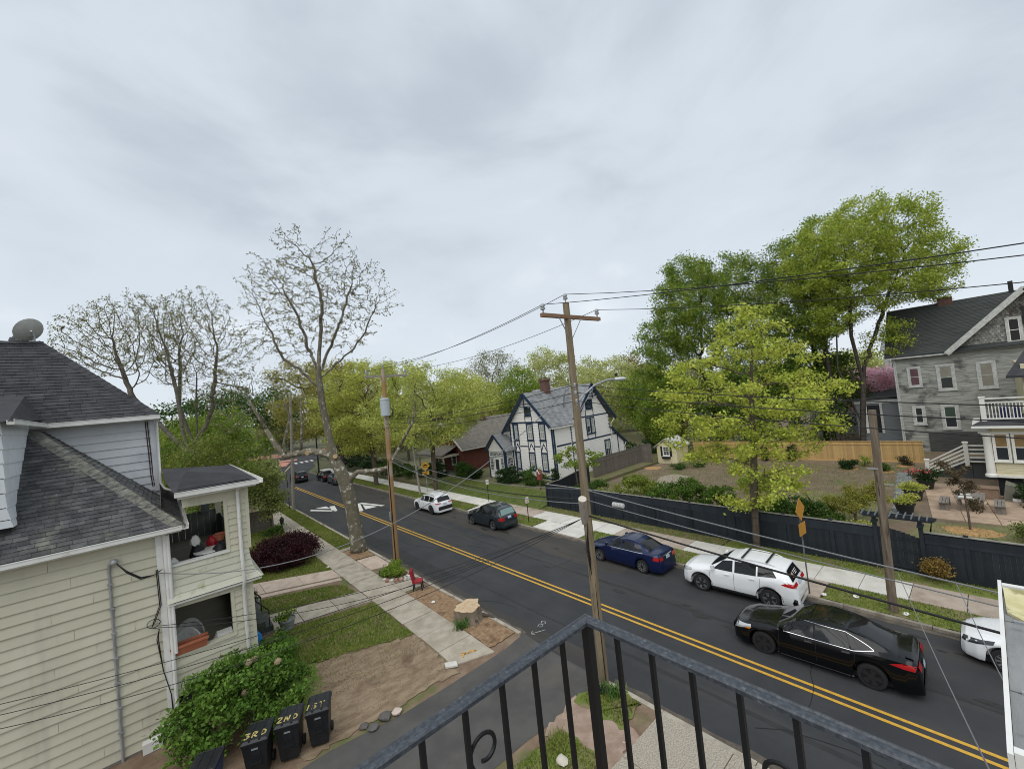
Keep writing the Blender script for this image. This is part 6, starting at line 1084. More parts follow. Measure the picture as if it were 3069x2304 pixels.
SHR = [('clipped dark green yew left of the white house steps', (28.6, 40.3, .6), [(27.2, 39.6, 1.2, 1.0, .8)], lf_hd, 4500, .12),
 ('rounded dark yew below the left windows of the white house', (27.6, 33.6, .6), [(27.6, 33.9, 1.35, 1.35, 1.0), (27.8, 32.6, 1.2, 1.0, .9), (27.4, 35.0, 1.2, .9, .9)], lf_hd, 8000, .12),
 ('yellow green shrub beside the birdhouse under the right windows', (27.8, 30.3, .6), [(27.8, 30.5, 1.4, 1.2, 1.1), (28.2, 29.4, 1.1, .8, .8)], lf_h, 5500, .12),
 ('dark ivy shrub at the corner of the white house', (29.2, 28.6, .5), [(29.2, 28.7, 1.4, .5, .8)], lf_hd, 1500, .1),
 ('mounded green shrub left of the grey steps', (27.5, 42.6, .5), [(27.4, 42.2, 1.3, 1.3, 1.2), (28.0, 43.6, 1.2, 1.2, 1.1)], lf_h, 6500, .13),
 ('dark shrub before the bungalow porch column', (26.5, 47, .4), [(26.4, 46.6, 1.3, 1.5, 1.2), (26.2, 49, 1.2, 1.5, 1.2)], lf_hd, 6000, .15),
 ('low hedge by the pavement under the yellow sign', (24.3, 52, .3), [(24.6, 50.5, 1.2, 1.5, 1.1), (24.5, 54, 1.3, 1.8, 1.2), (24.4, 58, 1.3, 1.9, 1.2)], lf_h, 7500, .17),
 ('dark hedge at the far bend of the pavement', (24.6, 68, .2), [(25, 64, 1.4, 2, 1.3), (25, 68, 1.4, 2, 1.3), (25.5, 72, 1.5, 2.2, 1.4), (26, 77, 1.5, 2.4, 1.4)], lf_hd, 8000, .24),
 ('weeping yellow green shrub beside the gravel path', (28.6, 19.5, .4), [(28.9, 19.3, 1.4, 1.5, .9), (28.6, 20.4, 1.0, 1.0, .7), (29.6, 18.4, 1.2, 1.0, .7)], leafmat('leaf_weeping', (.19, .25, .035), (.25, .29, .05)), 7000, .12),
 ('broad green mounded shrub behind the middle of the dark fence', (28.2, 15.2, .4), [(27.6, 16.2, 1.3, 1.3, .9), (27.8, 14.4, 1.5, 1.7, 1.0), (28.0, 12.6, 1.3, 1.4, .9)], leafmat('leaf_mound', (.085, .17, .022), (.13, .21, .03)), 11000, .14),
 ('dark green shrub behind the fence right of the plane tree', (27.6, 7.6, .4), [(27.6, 8.0, 1.3, 1.2, .9), (27.7, 9.4, 1.1, 1.1, .8), (27.9, 6.6, 1.1, .9, .8)], leafmat('leaf_deep_green', (.06, .13, .02), (.10, .17, .03)), 7000, .13),  # deep green leaf colour of this shrub
 ('round dark bush in a wood chip ring by the wooden fence', (44.2, 8.5, .4), [(44.2, 8.5, .75, .7, .45)], lf_hd, 1800, .12),
 ('small reddish bush at the right end of the wooden fence', (46.4, 5.2, .4), [(46.4, 5.2, .8, .5, .45)], leafmat('leaf_reddish', (.05, .05, .03), (.07, .07, .03)), 900, .1),
 ('low green bush behind the short grey utility pole', (43.8, 6.1, .4), [(43.8, 6.1, .75, .5, .5)], lf_h, 900, .11),
 ('narrow dark conifer left of its twin before the wooden fence', (46.0, 15.4, .4), [(46, 15.4, 1.2, .45, .9)], lf_hd, 1500, .12),
 ('narrow dark conifer right of its twin before the wooden fence', (46.5, 13.2, .4), [(46.5, 13.2, 1.3, .5, .9)], lf_hd, 1500, .12),
 ('pale thin sapling by the wooden fence', (45.6, 7.6, .4), [(45.6, 7.6, .9, .5, .5)], lf_mid, 500, .1),
 ('dark hedge behind the grey board fence of the white house', (46, 29, .4), [(44, 28.5, 1.4, 1.8, 1.3), (48, 28, 1.5, 2, 1.4), (44, 32, 1.6, 2, 1.5)], lf_hd, 6000, .2),
 ('golden brown clipped bush standing against the dark fence', (23.75, 2.3, .1), [(23.75, 2.2, .7, .40, .42)], leafmat('leaf_golden', (.25, .16, .045), (.33, .24, .07)), 2600, .085),
 ('dark potted shrub at the right edge of the patio', (36.0, -1.0, .4), [(36, -1.0, 1.3, .7, .9)], lf_hd, 2000, .12),
 ('low green shrub at the right edge behind the dark fence', (29.6, -.9, .4), [(29.8, -.6, .95, .9, .5), (28.6, -1.6, .9, 1.0, .5), (29.6, -2.6, 1.1, 1.0, .6)], leafmat('leaf_thyme', (.11, .16, .035), (.16, .2, .05)), 5000, .1),
 ('loose light green shrub between the fence and the gravel path', (26.2, 18.2, .4), [(26.2, 18.3, 1.2, 1.0, .8), (26.0, 20.4, 1.1, 1.0, .7)], lf_pale, 4200, .11),
 ('low bushy growth behind the fence at its left corner', (26.0, 23.0, .4), [(26.0, 22.8, 1.1, 1.1, .7), (27.6, 22.2, 1.2, .9, .8)], lf_h, 4200, .12),
 ('feathery yellow green plants behind the fence left of the gate', (26.6, 4.9, .4), [(26.4, 5.0, 1.0, .8, .6), (26.2, 6.4, .9, .7, .55)], lf_yel, 2600, .09),
 ('sprawling green shrub in the middle of the garden soil', (36, 13, .4), [(36, 13, .8, 1.3, .45), (37.6, 11.4, .7, .9, .35)], lf_mid, 3000, .12),
 ('scattered low plants beside the garden shed', (40, 21.4, .4), [(40, 21.5, .75, 1.0, .4), (41.2, 20, .7, .8, .35)], lf_h, 2200, .11),
 ('ragged plants around the base of the grey fence', (6.9, 40.2, .1), [(7.0, 40.3, .5, .7, .4), (6.2, 40.6, .4, .6, .3)], lf_h, 1600, .12)]
for i, (lab, b, bl, m, n, ls) in enumerate(SHR): shrub('garden_shrub', lab, b, bl, m, n, ls, 100+i)
bushy('golden_tree', 'small yellow green tree behind the fence left of the gate arch', (29.1, 5.6, .4), [(29.2, 5.5, 1.75, 1.5, .7), (30, 4.8, 2.0, 1.0, .7), (28.6, 6.2, 1.6, .9, .6)], leafmat('leaf_golden_green', (.26, .27, .04), (.32, .31, .06)), 5200, .10, 64, r0=.08, step=.28, spread=.14)
bushy('patio_maple', 'thin bronze leaved tree rising from the wood chip ring', (30.4, 1.3, .4), [(31.0, 1.35, 2.6, .7, .7), (31.2, 1.6, 3.3, .7, .45), (30.8, 1.0, 1.9, .6, .5), (31.6, 2.0, 3.5, .5, .4)], leafmat('leaf_bronze', (.10, .075, .04), (.14, .11, .06)), 2100, .10, 65, r0=.05, step=.25, spread=.1, stems=[(30.4, 1.3, .4), (30.5, 1.3, 1.2), (30.8, 1.35, 2.2)])
# grass blades on the lawns and verges (nobody could count them)
def blades(name, polys, dens, h, m, z, seed, label):
    rn = np.random.default_rng(seed); pts = []; zf = z if callable(z) else (lambda x: np.full(len(x), z))
    for p in polys:
        P = np.array(p); lo, hi = P.min(0), P.max(0); k = int((hi-lo).prod()*dens); q = lo+(hi-lo)*rn.random((k, 2)); pts.append(q[inpoly(p, q[:, 0], q[:, 1])])
    q = np.vstack(pts); k = len(q); a = rn.random(k)*6.28; w = .012*rn.uniform(.6, 1.6, k); hh = h*rn.uniform(.4, 1.4, k); c = np.column_stack([q, zf(q[:, 0])]); s = np.column_stack([np.cos(a)*w, np.sin(a)*w, 0*a]); lean = np.column_stack([rn.normal(0, .35, k)*hh, rn.normal(0, .35, k)*hh, hh])
    V = np.stack([c-s, c+s, c+lean], 1).reshape(-1, 3); o = link(name, np_mesh(name, V, np.arange(3*k).reshape(-1, 3), m)); setp(o, label, None, None, 'stuff')
g1 = leafmat('grass_blade', (.15, .205, .03), (.25, .265, .065), trans=.3); g2 = leafmat('dry_blade', (.26, .19, .10), (.19, .14, .075), trans=.2)
blades('grass', L_near[:5], 800, .07, g1, .1, 1, 'short patchy green grass on the near lawns and verge'); blades('grass', L_far, 420, .07, g1, .105, 2, 'green grass along the far kerb'); blades('grass', [[(23.1, 10.5), (24.1, 10.5), (24.1, 25), (23.1, 25)], [(23.3, -8), (24.1, -8), (24.1, 10.4), (23.3, 10.4)], [(23.4, 25.4), (26.2, 25.4), (26.2, 34), (23.4, 34)]], 220, .09, g1, .12, 3, 'weedy grass at the foot of the dark fence')
blades('grass', [[(6.3, 7.4), (8.0, 7.2), (8.0, 8.7), (6.3, 8.8)], [(9.2, 7.5), (10.25, 7.6), (10.25, 8.9), (9.2, 9.1)]], 800, .07, g1, .1, 4, 'grass tufts beside the driveway below the balcony')
blades('grass', [[(2.6, 15.4), (7.5, 15.0), (7.5, 17.2), (3.3, 18.8)], [(9.05, 26.8), (10.25, 26.8), (10.25, 28.3), (9.05, 28.3)]], 90, .05, g1, .1, 7, 'stray grass at the edge of the bare dirt'); blades('grass', [[(23.3, 25.2), (26.3, 25.2), (26.3, 43.8), (23.3, 43.8)]], 170, .1, g1, lambda x: .11+(np.clip(x, 23.1, 26.3)-23.1)*.16, 6, 'longer grass on the sloping lawn of the white house'); blades('ground_cover', [[(25, 5), (46, 4.5), (45, 22.5), (25, 24.5)], [(25, -8), (31, -8), (31, 2.5), (25, 3.2)]], 30, .16, g1, .4, 8, 'low weeds and seedlings scattered over the garden soil'); blades('dry_grass', [[(2.6, 13.5), (7.3, 13.3), (7.4, 16.5), (3.6, 18)], [(9.05, 13.5), (10.25, 13.4), (10.25, 19.9), (9.05, 20.3)], [(9.05, 27.7), (10.25, 27.6), (10.25, 30), (9.05, 30)]], 70, .03, g2, .1, 5, 'dry clippings and straw on the bare dirt')
# ------------------------------------------------------------------ fences
m_fence = mat('navy_black_fence', (.012, .017, .024), (.019, .025, .033), sc=2, st=(1, 1, .3), rough=.6, rnd=.28)
m_cap = mat('sky_sheen_cap', (.20, .19, .17), (.30, .28, .25), sc=3, rough=.8)  # grey sky reflection along the fence cap, put into its base colour
DF = thing('dark_fence', 'long navy black board fence along the far pavement', 'fence', (24.2, 8, .05))
bmesh_ = MB().box((-.012, -.0732, 0), (.012, .0732, 1.88)).mesh('fence_board', m_fence)
y = 24.9; k = 0
while y > -14.5:
    if not (2.46 < y < 3.99): link('fence_board', bmesh_, DF, (random.Random(k).uniform(-.004, .004), y-8, .03))
    y -= .148; k += 1
pm_ = MB().box((-.06, -.07, 0), (.05, .07, 2.0)).mesh('fence_post', m_fence)
for y in [24.95, 22.5, 20.05, 17.6, 15.1, 12.6, 10.1, 7.6, 5.6, 1.2, -1.3, -3.8, -6.3, -8.8, -11.3, -13.8]: link('fence_post', pm_, DF, (0, y-8, .0))
for y0, y1 in ((4.05, 24.95), (-14.5, 2.4)):
    MB().box((24.155, y0, 1.5), (24.188, y1, 1.64)).ob('fence_rail', m_fence, DF); MB().box((24.15, y0, 1.64), (24.187, y1, 1.9)).ob('top_board', m_fence, DF); MB().box((24.12, y0, 1.955), (24.26, y1, 1.985)).ob('cap_rail', m_cap, DF)
    MB().box((24.22, y0, .3), (24.27, y1, .42)).ob('fence_rail', m_fence, DF); MB().box((24.155, y0, .12), (24.185, y1, .3)).ob('fence_rail', m_fence, DF)
sm = MB()
DS2 = thing('dark_side_fence', 'short navy black fence running back from the street to the white house', 'fence', (27, 25.0, .1))
for i in range(38): x = 24.35+i*.148; MB().box((x, 24.97, .1), (x+.147, 24.995, 1.95+max(0, (x-26))*.12)).ob('fence_board', m_fence, DS2)
MB().bar((24.3, 24.98, 1.98), (26, 24.98, 1.98), .12, .03).ob('cap_rail', m_cap, DS2); MB().bar((26, 24.98, 1.98), (30, 24.98, 2.48), .12, .03).ob('cap_rail', m_cap, DS2)
# gate with dipped top, under an arbour
GT = thing('garden_gate', 'navy black arched garden gate in the dark fence', 'gate', (24.2, 3.22, .1))
for i in range(9):
    y0 = 2.52+i*.153; t = (i+.5)/9; h = 1.72+.28*math.cos(t*math.pi*.5)**1.0-.0; h = 1.98-.32*math.sin((1-t)*math.pi/2)**2 if False else 1.66+.32*math.sin(t*math.pi/2)
    MB().box((24.19, y0, .1), (24.215, y0+.148, h)).ob('gate_board', m_fence, GT)
for z in (.3, 1.0, 1.5): MB().box((24.16, 2.52, z), (24.188, 3.9, z+.1)).ob('gate_rail', m_fence, GT)
AR = thing('garden_arbour', 'navy black arbour with short slatted top over the garden gate', 'arbour', (24.2, 3.22, .05))
for y in (2.48, 3.97): MB().box((24.1, y-.07, .05), (24.27, y+.07, 2.42)).ob('post', m_fence, AR); MB().box((24.0, y-.1, 2.18), (24.42, y+.1, 2.26)).ob('post_collar', m_fence, AR)
for x in (24.02, 24.2, 24.36): MB().prism([(x, 1.95, 2.56), (x, 2.1, 2.43), (x, 4.3, 2.43), (x, 4.5, 2.56)], (.04, 0, 0)).ob('beam', m_fence, AR)
for i in range(10): y = 2.2+i*.235; MB().box((23.78, y, 2.565), (24.62, y+.045, 2.63)).ob('rafter', mat('arbour_grey', (.13, .145, .155), rough=.5), AR)
# new wooden fence across the garden
m_cedar = mat('cedar_boards', (.50, .33, .135), (.41, .26, .105), sc=3, st=(3, 3, .3), rough=.75, rnd=.16)
WF = thing('wooden_fence', 'new honey coloured wooden fence at the back of the garden', 'fence', (47.5, 13, .4))
ax, ay, bx, by = 48.2, 4.1, 46.5, 23.0; L_ = math.hypot(bx-ax, by-ay); ux, uy = (bx-ax)/L_, (by-ay)/L_; wbm = MB().box((-.012, -.066, 0), (.012, .066, 1.78)).mesh('fence_board', m_cedar); ang = math.atan2(by-ay, bx-ax)-math.pi/2
for i in range(int(L_/.137)):
    o = link('fence_board', wbm, WF, (ax+ux*(i+.5)*.137-47.5, ay+uy*(i+.5)*.137-13, 0)); o.rotation_euler = (0, 0, ang)
for z in (.45, 1.95): MB().bar((ax-.04, ay, z), (bx-.04, by, z), .04, .1).ob('fence_rail', m_cedar, WF)
MB().bar((ax, ay, 2.2), (bx, by, 2.2), .12, .035).ob('cap_rail', m_cedar, WF)
MB().box((47.6, 10.9, .4), (48.0, 12.2, .62)).ob('timber_edging', mat('pale_timber', (.45, .42, .36), (.38, .35, .3), sc=3), label='pale timber edging lying in front of the wooden fence', cat='timber')
# grey board fences
m_gw = mat('grey_fence_wood', (.17, .15, .125), (.115, .10, .085), sc=3, st=(3, 3, .3), rough=.9, rnd=.12)
def board_fence(name, label, a, b, z, h, m, cap=True, bw=.15, posts=3):
    t = thing(name, label, 'fence', (a[0], a[1], z)); d = V3((b[0]-a[0], b[1]-a[1], 0)); L = d.length; d.normalize(); an = math.atan2(d.y, d.x); bmm = MB().box((0, -.012, 0), (bw-.006, .012, h)).mesh('fence_board', m)
    for i in range(int(L/bw)): o = link('fence_board', bmm, t, (d.x*i*bw, d.y*i*bw, random.Random(i).uniform(-.02, .02))); o.rotation_euler = (0, 0, an)
    for i in range(posts+1): p = V3((a[0], a[1], z))+d*(L*i/posts); MB().box((p.x-.06, p.y-.07, z), (p.x+.06, p.y+.05, z+h+.08)).ob('fence_post', m, t)
    for zz in (.3, h-.3): MB().bar((a[0], a[1]-.03, z+zz), (b[0], b[1]-.03, z+zz), .04, .09).ob('fence_rail', m, t)
    if cap: MB().bar((a[0], a[1], z+h+.05), (b[0], b[1], z+h+.05), .13, .04).ob('cap_rail', m_gw, t)
    return t
board_fence('grey_board_fence', 'weathered grey board fence beside the white house wall', (32.6, 26.6), (41.2, 26.6), .4, 2.0, m_gw); board_fence('grey_board_fence', 'end section of grey fence turning towards the garden shed', (41.3, 26.5), (41.3, 25.3), .4, 2.2, m_gw, posts=1)
board_fence('stockade_fence', 'tall grey stockade fence behind the purple maple', (1.5, 43.4), (7.25, 43.45), .08, 1.75, mat('stockade_grey', (.20, .175, .15), (.15, .13, .11), sc=3, st=(3, 3, .3), rough=.9, rnd=.14), False, .1)
board_fence('wicket_fence', 'low brown board fence beside the far pavement under the trees', (23.6, 56.5), (24.4, 60.5), .1, 1.3, m_gw, False, .12)
# ------------------------------------------------------------------ utility poles and wires
m_pole = mat('pole_wood_grey', (.17, .13, .08), (.245, .195, .13), sc=4, st=(2.5, 2.5, .18), c3=(.10, .085, .065), sc3=3, lo3=.55, hi3=.68, rough=.9, bump=.7, bsc=18, st3=(3, 3, .3)); m_pole2 = mat('pole_wood_new', (.38, .21, .085), (.30, .19, .10), sc=3, st=(2.5, 2.5, .15), c3=(.42, .36, .29), sc3=.4, lo3=.5, hi3=.64, rough=.85, bump=.5, bsc=18); m_pole3 = mat('pole_wood_pale', (.33, .30, .255), (.26, .235, .20), sc=4, st=(2.5, 2.5, .15), rough=.9, bump=.5, bsc=18)
m_pole4 = mat('pole_wood_brown', (.13, .095, .065), (.22, .18, .135), sc=4, st=(2.5, 2.5, .2), c3=(.05, .04, .032), sc3=2.5, lo3=.56, hi3=.66, st3=(3, 3, .25), rough=.9, bump=.7, bsc=18)
m_ins = mat('insulator', (.34, .36, .37), rough=.25, spec=.7); m_wire = mat('wire_black', (.012, .012, .013), rough=.6); m_alu = mat('wire_grey', (.17, .175, .18), rough=.6)
def pole(name, label, base, top, r0, r1, m):
    t = thing(name, label, 'utility pole', base); n = 10; b, tp = V3(base), V3(top); MB().tube([b-V3((0, 0, .1))]+[b+(tp-b)*(i/n) for i in range(1, n+1)], [r0+(r1-r0)*i/n for i in range(n+1)], 16).ob('shaft', m, t, smooth=40); return t
UP = pole('utility_pole', 'tall weathered utility pole with crossarm and street lamp by the balcony corner', (10.37, 9.0, 0), (10.3, 8.78, 12.4), .165, .105, m_pole)
MB().box((9.05, 8.68, 11.86), (11.95, 8.79, 11.98)).ob('crossarm', mat('crossarm_wood', (.20, .115, .065), (.26, .16, .10), sc=4, st=(.3, 3, 3)), UP)
mb = MB(); mb.bar((9.75, 8.66, 11.88), (10.25, 8.72, 11.2), .03, .012); mb.bar((10.85, 8.66, 11.88), (10.36, 8.72, 11.2), .03, .012); mb.ob('arm_brace', m_metal, UP)
def insul(par, p, s=1): MB().lathe([(.02*s, -.02), (.02*s, .08*s), (.06*s, .09*s), (.065*s, .13*s), (.035*s, .15*s), (.06*s, .17*s), (.05*s, .22*s), (.02*s, .24*s)], p, 10).ob('insulator', m_ins, par, smooth=40)
for p in ((9.15, 8.74, 11.98), (11.85, 8.74, 11.98), (10.3, 8.78, 12.4)): insul(UP, p, 1.25)
lamp = MB(); lamp.tube([(10.4, 9.0, 8.95), (10.9, 9.0, 9.3), (11.6, 9.0, 9.62), (12.3, 9.0, 9.76), (12.85, 9.0, 9.78)], .035, 8); la = lamp.ob('lamp_arm', m_metal, UP, smooth=40); MB().tube([(10.42, 9.0, 8.6), (11.5, 9.0, 9.5)], .012, 5).ob('lamp_stay', m_metal, la)
lh = MB().lathe([(.02, 0), (.09, .02), (.12, .12), (.15, .34), (.13, .56), (.07, .7), (.01, .74)], (12.8, 9.0, 9.75), 14, 'x'); lh.v = [(x, y, 9.76+(z-9.75)*.5) for x, y, z in lh.v]; lh.ob('lamp_head', mat('lamp_grey', (.58, .60, .62), rough=.4), la, smooth=1); MB().lathe([(.05, 0), (.05, .1), (.01, .11)], (12.95, 9, 9.87), 8).ob('photocell', m_black, la)
MB().tube([(10.25, 8.95, 5.2), (10.12, 8.85, 5.6), (9.98, 8.72, 6.05)], [.11, .13, .135], 14).ob('sawn_stub', m_pole3, UP, smooth=40); MB().tube([(9.99, 8.73, 6.03), (9.974, 8.71, 6.07)], .128, 14).ob('sawn_face', mat('pale_end', (.55, .5, .43), sc=5), UP)
for z, zz in ((9.62, .0), (9.38, 0), (9.1, 0)): insul(UP, (10.25, 8.74, z-.06), .8)
mb = MB(); r_ = random.Random(5)
for i in range(7):
    x = 10.2; mb.tube([(10.24, 8.85, 5.3-.05*i), (10.1-.03*i, 8.75, 5.0-.08*i), (10.12, 8.8, 4.2-.1*i), (10.22, 8.86, 4.05), (10.25, 8.85, 4.8)], .009, 4)
mb.tube([(10.28, 8.83, 5.6), (10.27, 8.83, .2)], .014, 5); mb.ob('hanging_cable', m_wire, UP); MB().tube([(10.22, 8.82, 9.6), (9.9, 8.75, 9.75), (9.75, 8.8, 9.4), (9.95, 9.05, 9.0), (10.1, 9.1, 9.1)], .016, 5).ob('drip_loop', m_alu, UP)
U2 = pole('utility_pole', 'newer orange brown utility pole with a grey transformer in the planted ring', (10.24, 24.05, .1), (10.2, 23.3, 12.0), .17, .115, m_pole2)
MB().box((9.1, 23.28, 11.5), (11.75, 23.4, 11.62)).ob('crossarm', m_pole3, U2); mb = MB(); mb.bar((9.85, 23.3, 11.5), (10.18, 23.34, 11.15), .03, .012); mb.bar((10.6, 23.3, 11.5), (10.25, 23.34, 11.15), .03, .012); mb.ob('arm_brace', m_wtrim, U2)
for p in ((9.2, 23.34, 11.62), (11.65, 23.34, 11.62), (10.3, 23.5, 12.0)): insul(U2, p, 1.3)
trf = MB().lathe([(.2, 9.2), (.27, 9.22), (.27, 10.12), (.29, 10.14), (.29, 10.2), (.12, 10.26)], (10.08, 23.2, 0), 16).ob('transformer', mat('transformer_grey', (.40, .45, .47), (.45, .50, .52), sc=3, rough=.4), U2, smooth=40); MB().lathe([(.04, 10.2), (.05, 10.3), (.03, 10.45)], (9.95, 23.2, 0), 8).ob('bushing', m_ins, trf)
mb = MB(); 
for k in range(3): mb.tube([(10.3, 23.1, 9.9-.1*k), (10.5, 23.05, 9.7-.15*k), (10.45, 23.1, 9.3-.1*k), (10.3, 23.3, 9.1)], .015, 4)
mb.tube([(10.1, 23.85, .3), (10.08, 23.55, 6.6)], .03, 5); mb.ob('hanging_cable', m_wire, U2); MB().box((10.02, 23.78, 3.0), (10.06, 23.95, 3.5)).ob('meter_box', m_metal, U2)
U3 = pole('utility_pole', 'pale grey utility pole farther down the near kerb', (10.2, 49.1, .1), (10.2, 46.2, 12.0), .17, .115, m_pole3)
U4 = pole('utility_pole', 'short brown utility pole standing before the garden gate', (20.15, 3.1, .1), (20.16, 2.95, 7.6), .14, .12, m_pole4)
MB().box((20.03, 2.98, 5.4), (20.06, 3.3, 5.45)).ob('bolt', m_metal, U4); MB().box((20.0, 2.6, 4.85), (20.04, 2.86, 4.88)).ob('bolt', m_metal, U4)
pole('utility_pole', 'thin grey wooden pole beside the yellow hump sign', (20.98, 41.35, .1), (20.6, 41.6, 8.5), .12, .09, m_pole3)
def wire(label, a, b, sag, r=.010, m=m_wire, n=22, name='power_line', group=None):
    a, b = V3(a), V3(b); pts = [a+(b-a)*(i/n)-V3((0, 0, 4*sag*(i/n)*(1-i/n))) for i in range(n+1)]; return MB().tube(pts, r, 5).ob(name, m, label=label, cat='wire', group=group)
wire('upper front wire from the crossarm towards the right', (9.15, 8.74, 12.25), (9.6, -28, 11.0), 1.4); wire('wire from the pole top towards the right', (10.3, 8.78, 12.68), (10.4, -28, 11.0), 1.85); wire('lower street side wire from the crossarm towards the right', (11.85, 8.74, 12.25), (11.6, -28, 11.0), 1.8)
wire('wire from the front crossarm end to the orange pole', (9.15, 8.74, 12.25), (9.2, 23.34, 11.9), .35); wire('wire from the tall pole top to the orange pole', (10.3, 8.78, 12.68), (10.3, 23.5, 12.25), .4); wire('wire from the street end of the crossarm to the orange pole', (11.85, 8.74, 12.25), (11.65, 23.34, 11.9), .4)
for i, x in enumerate((9.2, 10.3, 11.65)): wire(('near', 'middle', 'street side')[i]+' wire from the orange pole to the pale grey pole', (x, 23.4, 11.9), (10.2+(x-10.3)*.3, 46.3, 11.8-i*.1), .5)
for i, (z, zr) in enumerate(((9.68, 8.9), (9.43, 8.65), (9.16, 8.4))):
    w_ = ('highest', 'middle', 'lowest')[i]; wire(w_+' of three service wires running right from below the crossarm', (10.27, 8.75, z), (10.3, -28, zr-.2), 1.25, .011); wire(w_+' of three service wires running to the transformer', (10.27, 8.85, z), (10.1, 23.6, 9.0-i*.25), .25, .011)
wire('highest grey communication cable along the dark fence', (10.3, 8.9, 6.28), (10.3, -28, 5.9), 1.05, .015, m_alu); wire('middle grey communication cable along the dark fence', (10.3, 8.9, 5.95), (10.3, -28, 5.85), 1.0, .013, m_alu); wire('thick black communication cable along the dark fence', (10.3, 8.95, 5.45), (10.3, -28, 5.45), .95, .024)
wire('upper grey cable from the tall pole to the orange pole', (10.3, 9.0, 6.28), (10.2, 23.6, 6.85), .45, .012, m_alu); wire('thick cable from the tall pole to the orange pole', (10.3, 9.0, 5.95), (10.2, 23.6, 6.65), .5, .02); wire('lower cable from the tall pole to the orange pole', (10.3, 9.0, 5.8), (10.2, 23.6, 6.55), .5, .016, m_alu)
wire('upper communication cable beyond the orange pole', (10.2, 23.7, 6.85), (10.2, 47.5, 6.4), .4, .02); wire('lower communication cable beyond the orange pole', (10.2, 23.7, 6.6), (10.2, 47.5, 6.1), .4, .016)
CB = thing('cable_clamp', 'white ribbed splice case hanging on cables before the dark fence', 'splice case', (10.3, 8.0, 5.9)); mb = MB()
for k in range(7): mb.lathe([(.03, 0), (.075, .012), (.075, .04), (.03, .05)], (10.3, 7.75-.055*k, 5.93), 10, 'y')
mb.ob('case', mat('clamp_grey', (.5, .5, .49), rough=.5), CB)
wire('twisted grey service cable from the tall pole to the cream house corner', (10.3, 9.05, 9.6), (-.3, 17.5, 5.2), 1.75, .014, m_alu)
for i, (e, sg) in enumerate((((-.42, 17.45, 3.62), .55), ((-.40, 17.45, 3.56), .75), ((-6, 17.5, 3.5), .55), ((-6, 17.5, 3.3), .7), ((-6, 17.5, 3.05), .9))):
    wire(('top', 'second', 'third', 'fourth', 'bottom')[i]+' black service wire sagging from the tall pole over the lawn', (10.3, 9.1, 5.3), e, sg, .009)
for i, (x, z) in enumerate(((1.2, 5.9), (1.0, 5.7), (1.6, 6.4))): wire(('left', 'middle', 'right')[i]+' thin drop wire falling from the cables towards the balcony house', (10.3, 1.45-.75*(i == 2), 5.47), (4.2+x, -.1-.1*i, z-1.5), .15, .006, m_alu)
# ------------------------------------------------------------------ signs
m_sy = mat('sign_yellow', (.68, .36, .02), (.62, .32, .02), sc=4, rough=.45); m_so = mat('sign_orange_back', (.50, .24, .03), (.42, .2, .03), sc=4, rough=.6); m_post = mat('sign_post', (.11, .115, .115), (.2, .2, .2), sc=4, rough=.6, metal=.4)
def text(par, s, size, m, M, name='lettering'):
    cu = bpy.data.curves.new(name, 'FONT'); cu.body = s; cu.size = size; cu.align_x = 'CENTER'; cu.align_y = 'CENTER'; cu.extrude = .002; tmp = bpy.data.objects.new('tmp', cu); me = bpy.data.meshes.new_from_object(tmp); bpy.data.objects.remove(tmp); me.materials.clear(); me.materials.append(m); me.transform(XF[par].inverted() @ M); return link(name, me, par)
def face_m(o, ny): a = math.atan2(ny[1], ny[0])+math.pi/2; return Matrix.Translation(o) @ Matrix.Rotation(a, 4, 'Z') @ Matrix.Rotation(math.pi/2, 4, 'X')
YS = thing('hump_sign', 'yellow diamond speed hump sign with arrow plate across the street', 'road sign', (21.85, 41.3, .1)); MB().tube([(21.85, 41.3, 0), (21.85, 41.3, 3.6)], .03, 8).ob('sign_post', m_metal, YS)
nx, ny = -.3, -.954; tx, ty = .954, -.3; P_ = lambda u, z, d=0: (21.85+tx*u+nx*(.05+d), 41.3+ty*u+ny*(.05+d), z)
MB().prism([P_(0, 2.45), P_(.53, 2.98), P_(0, 3.51), P_(-.53, 2.98)], (nx*.012, ny*.012, 0)).ob('sign_panel', m_sy, YS); MB().prism([P_(-.38, 2.02), P_(.38, 2.02), P_(.38, 2.4), P_(-.38, 2.4)], (nx*.012, ny*.012, 0)).ob('arrow_plate', m_sy, YS)
hb = MB(); pts = [P_(-.3, 3.02, .018)]+[P_(-.26+.52*i/8, 3.06+.13*math.sin(math.pi*i/8), .018) for i in range(9)]+[P_(.3, 3.02, .018)]; hb.prism(pts, (nx*.004, ny*.004, 0)); hb.ob('hump_symbol', m_black, YS); text(YS, 'HUMP', .2, m_black, face_m(P_(0, 2.86, .018), (nx, ny)))
ab = MB(); a0, a1 = P_(.16, 2.33, .018), P_(-.1, 2.14, .018); ab.bar(a0, a1, .05, .07, (nx, ny, 0)); ab.prism([P_(-.2, 2.07, .018), P_(.02, 2.1, .018), P_(-.12, 2.26, .018)], (nx*.004, ny*.004, 0)); ab.ob('arrow_symbol', m_black, YS)
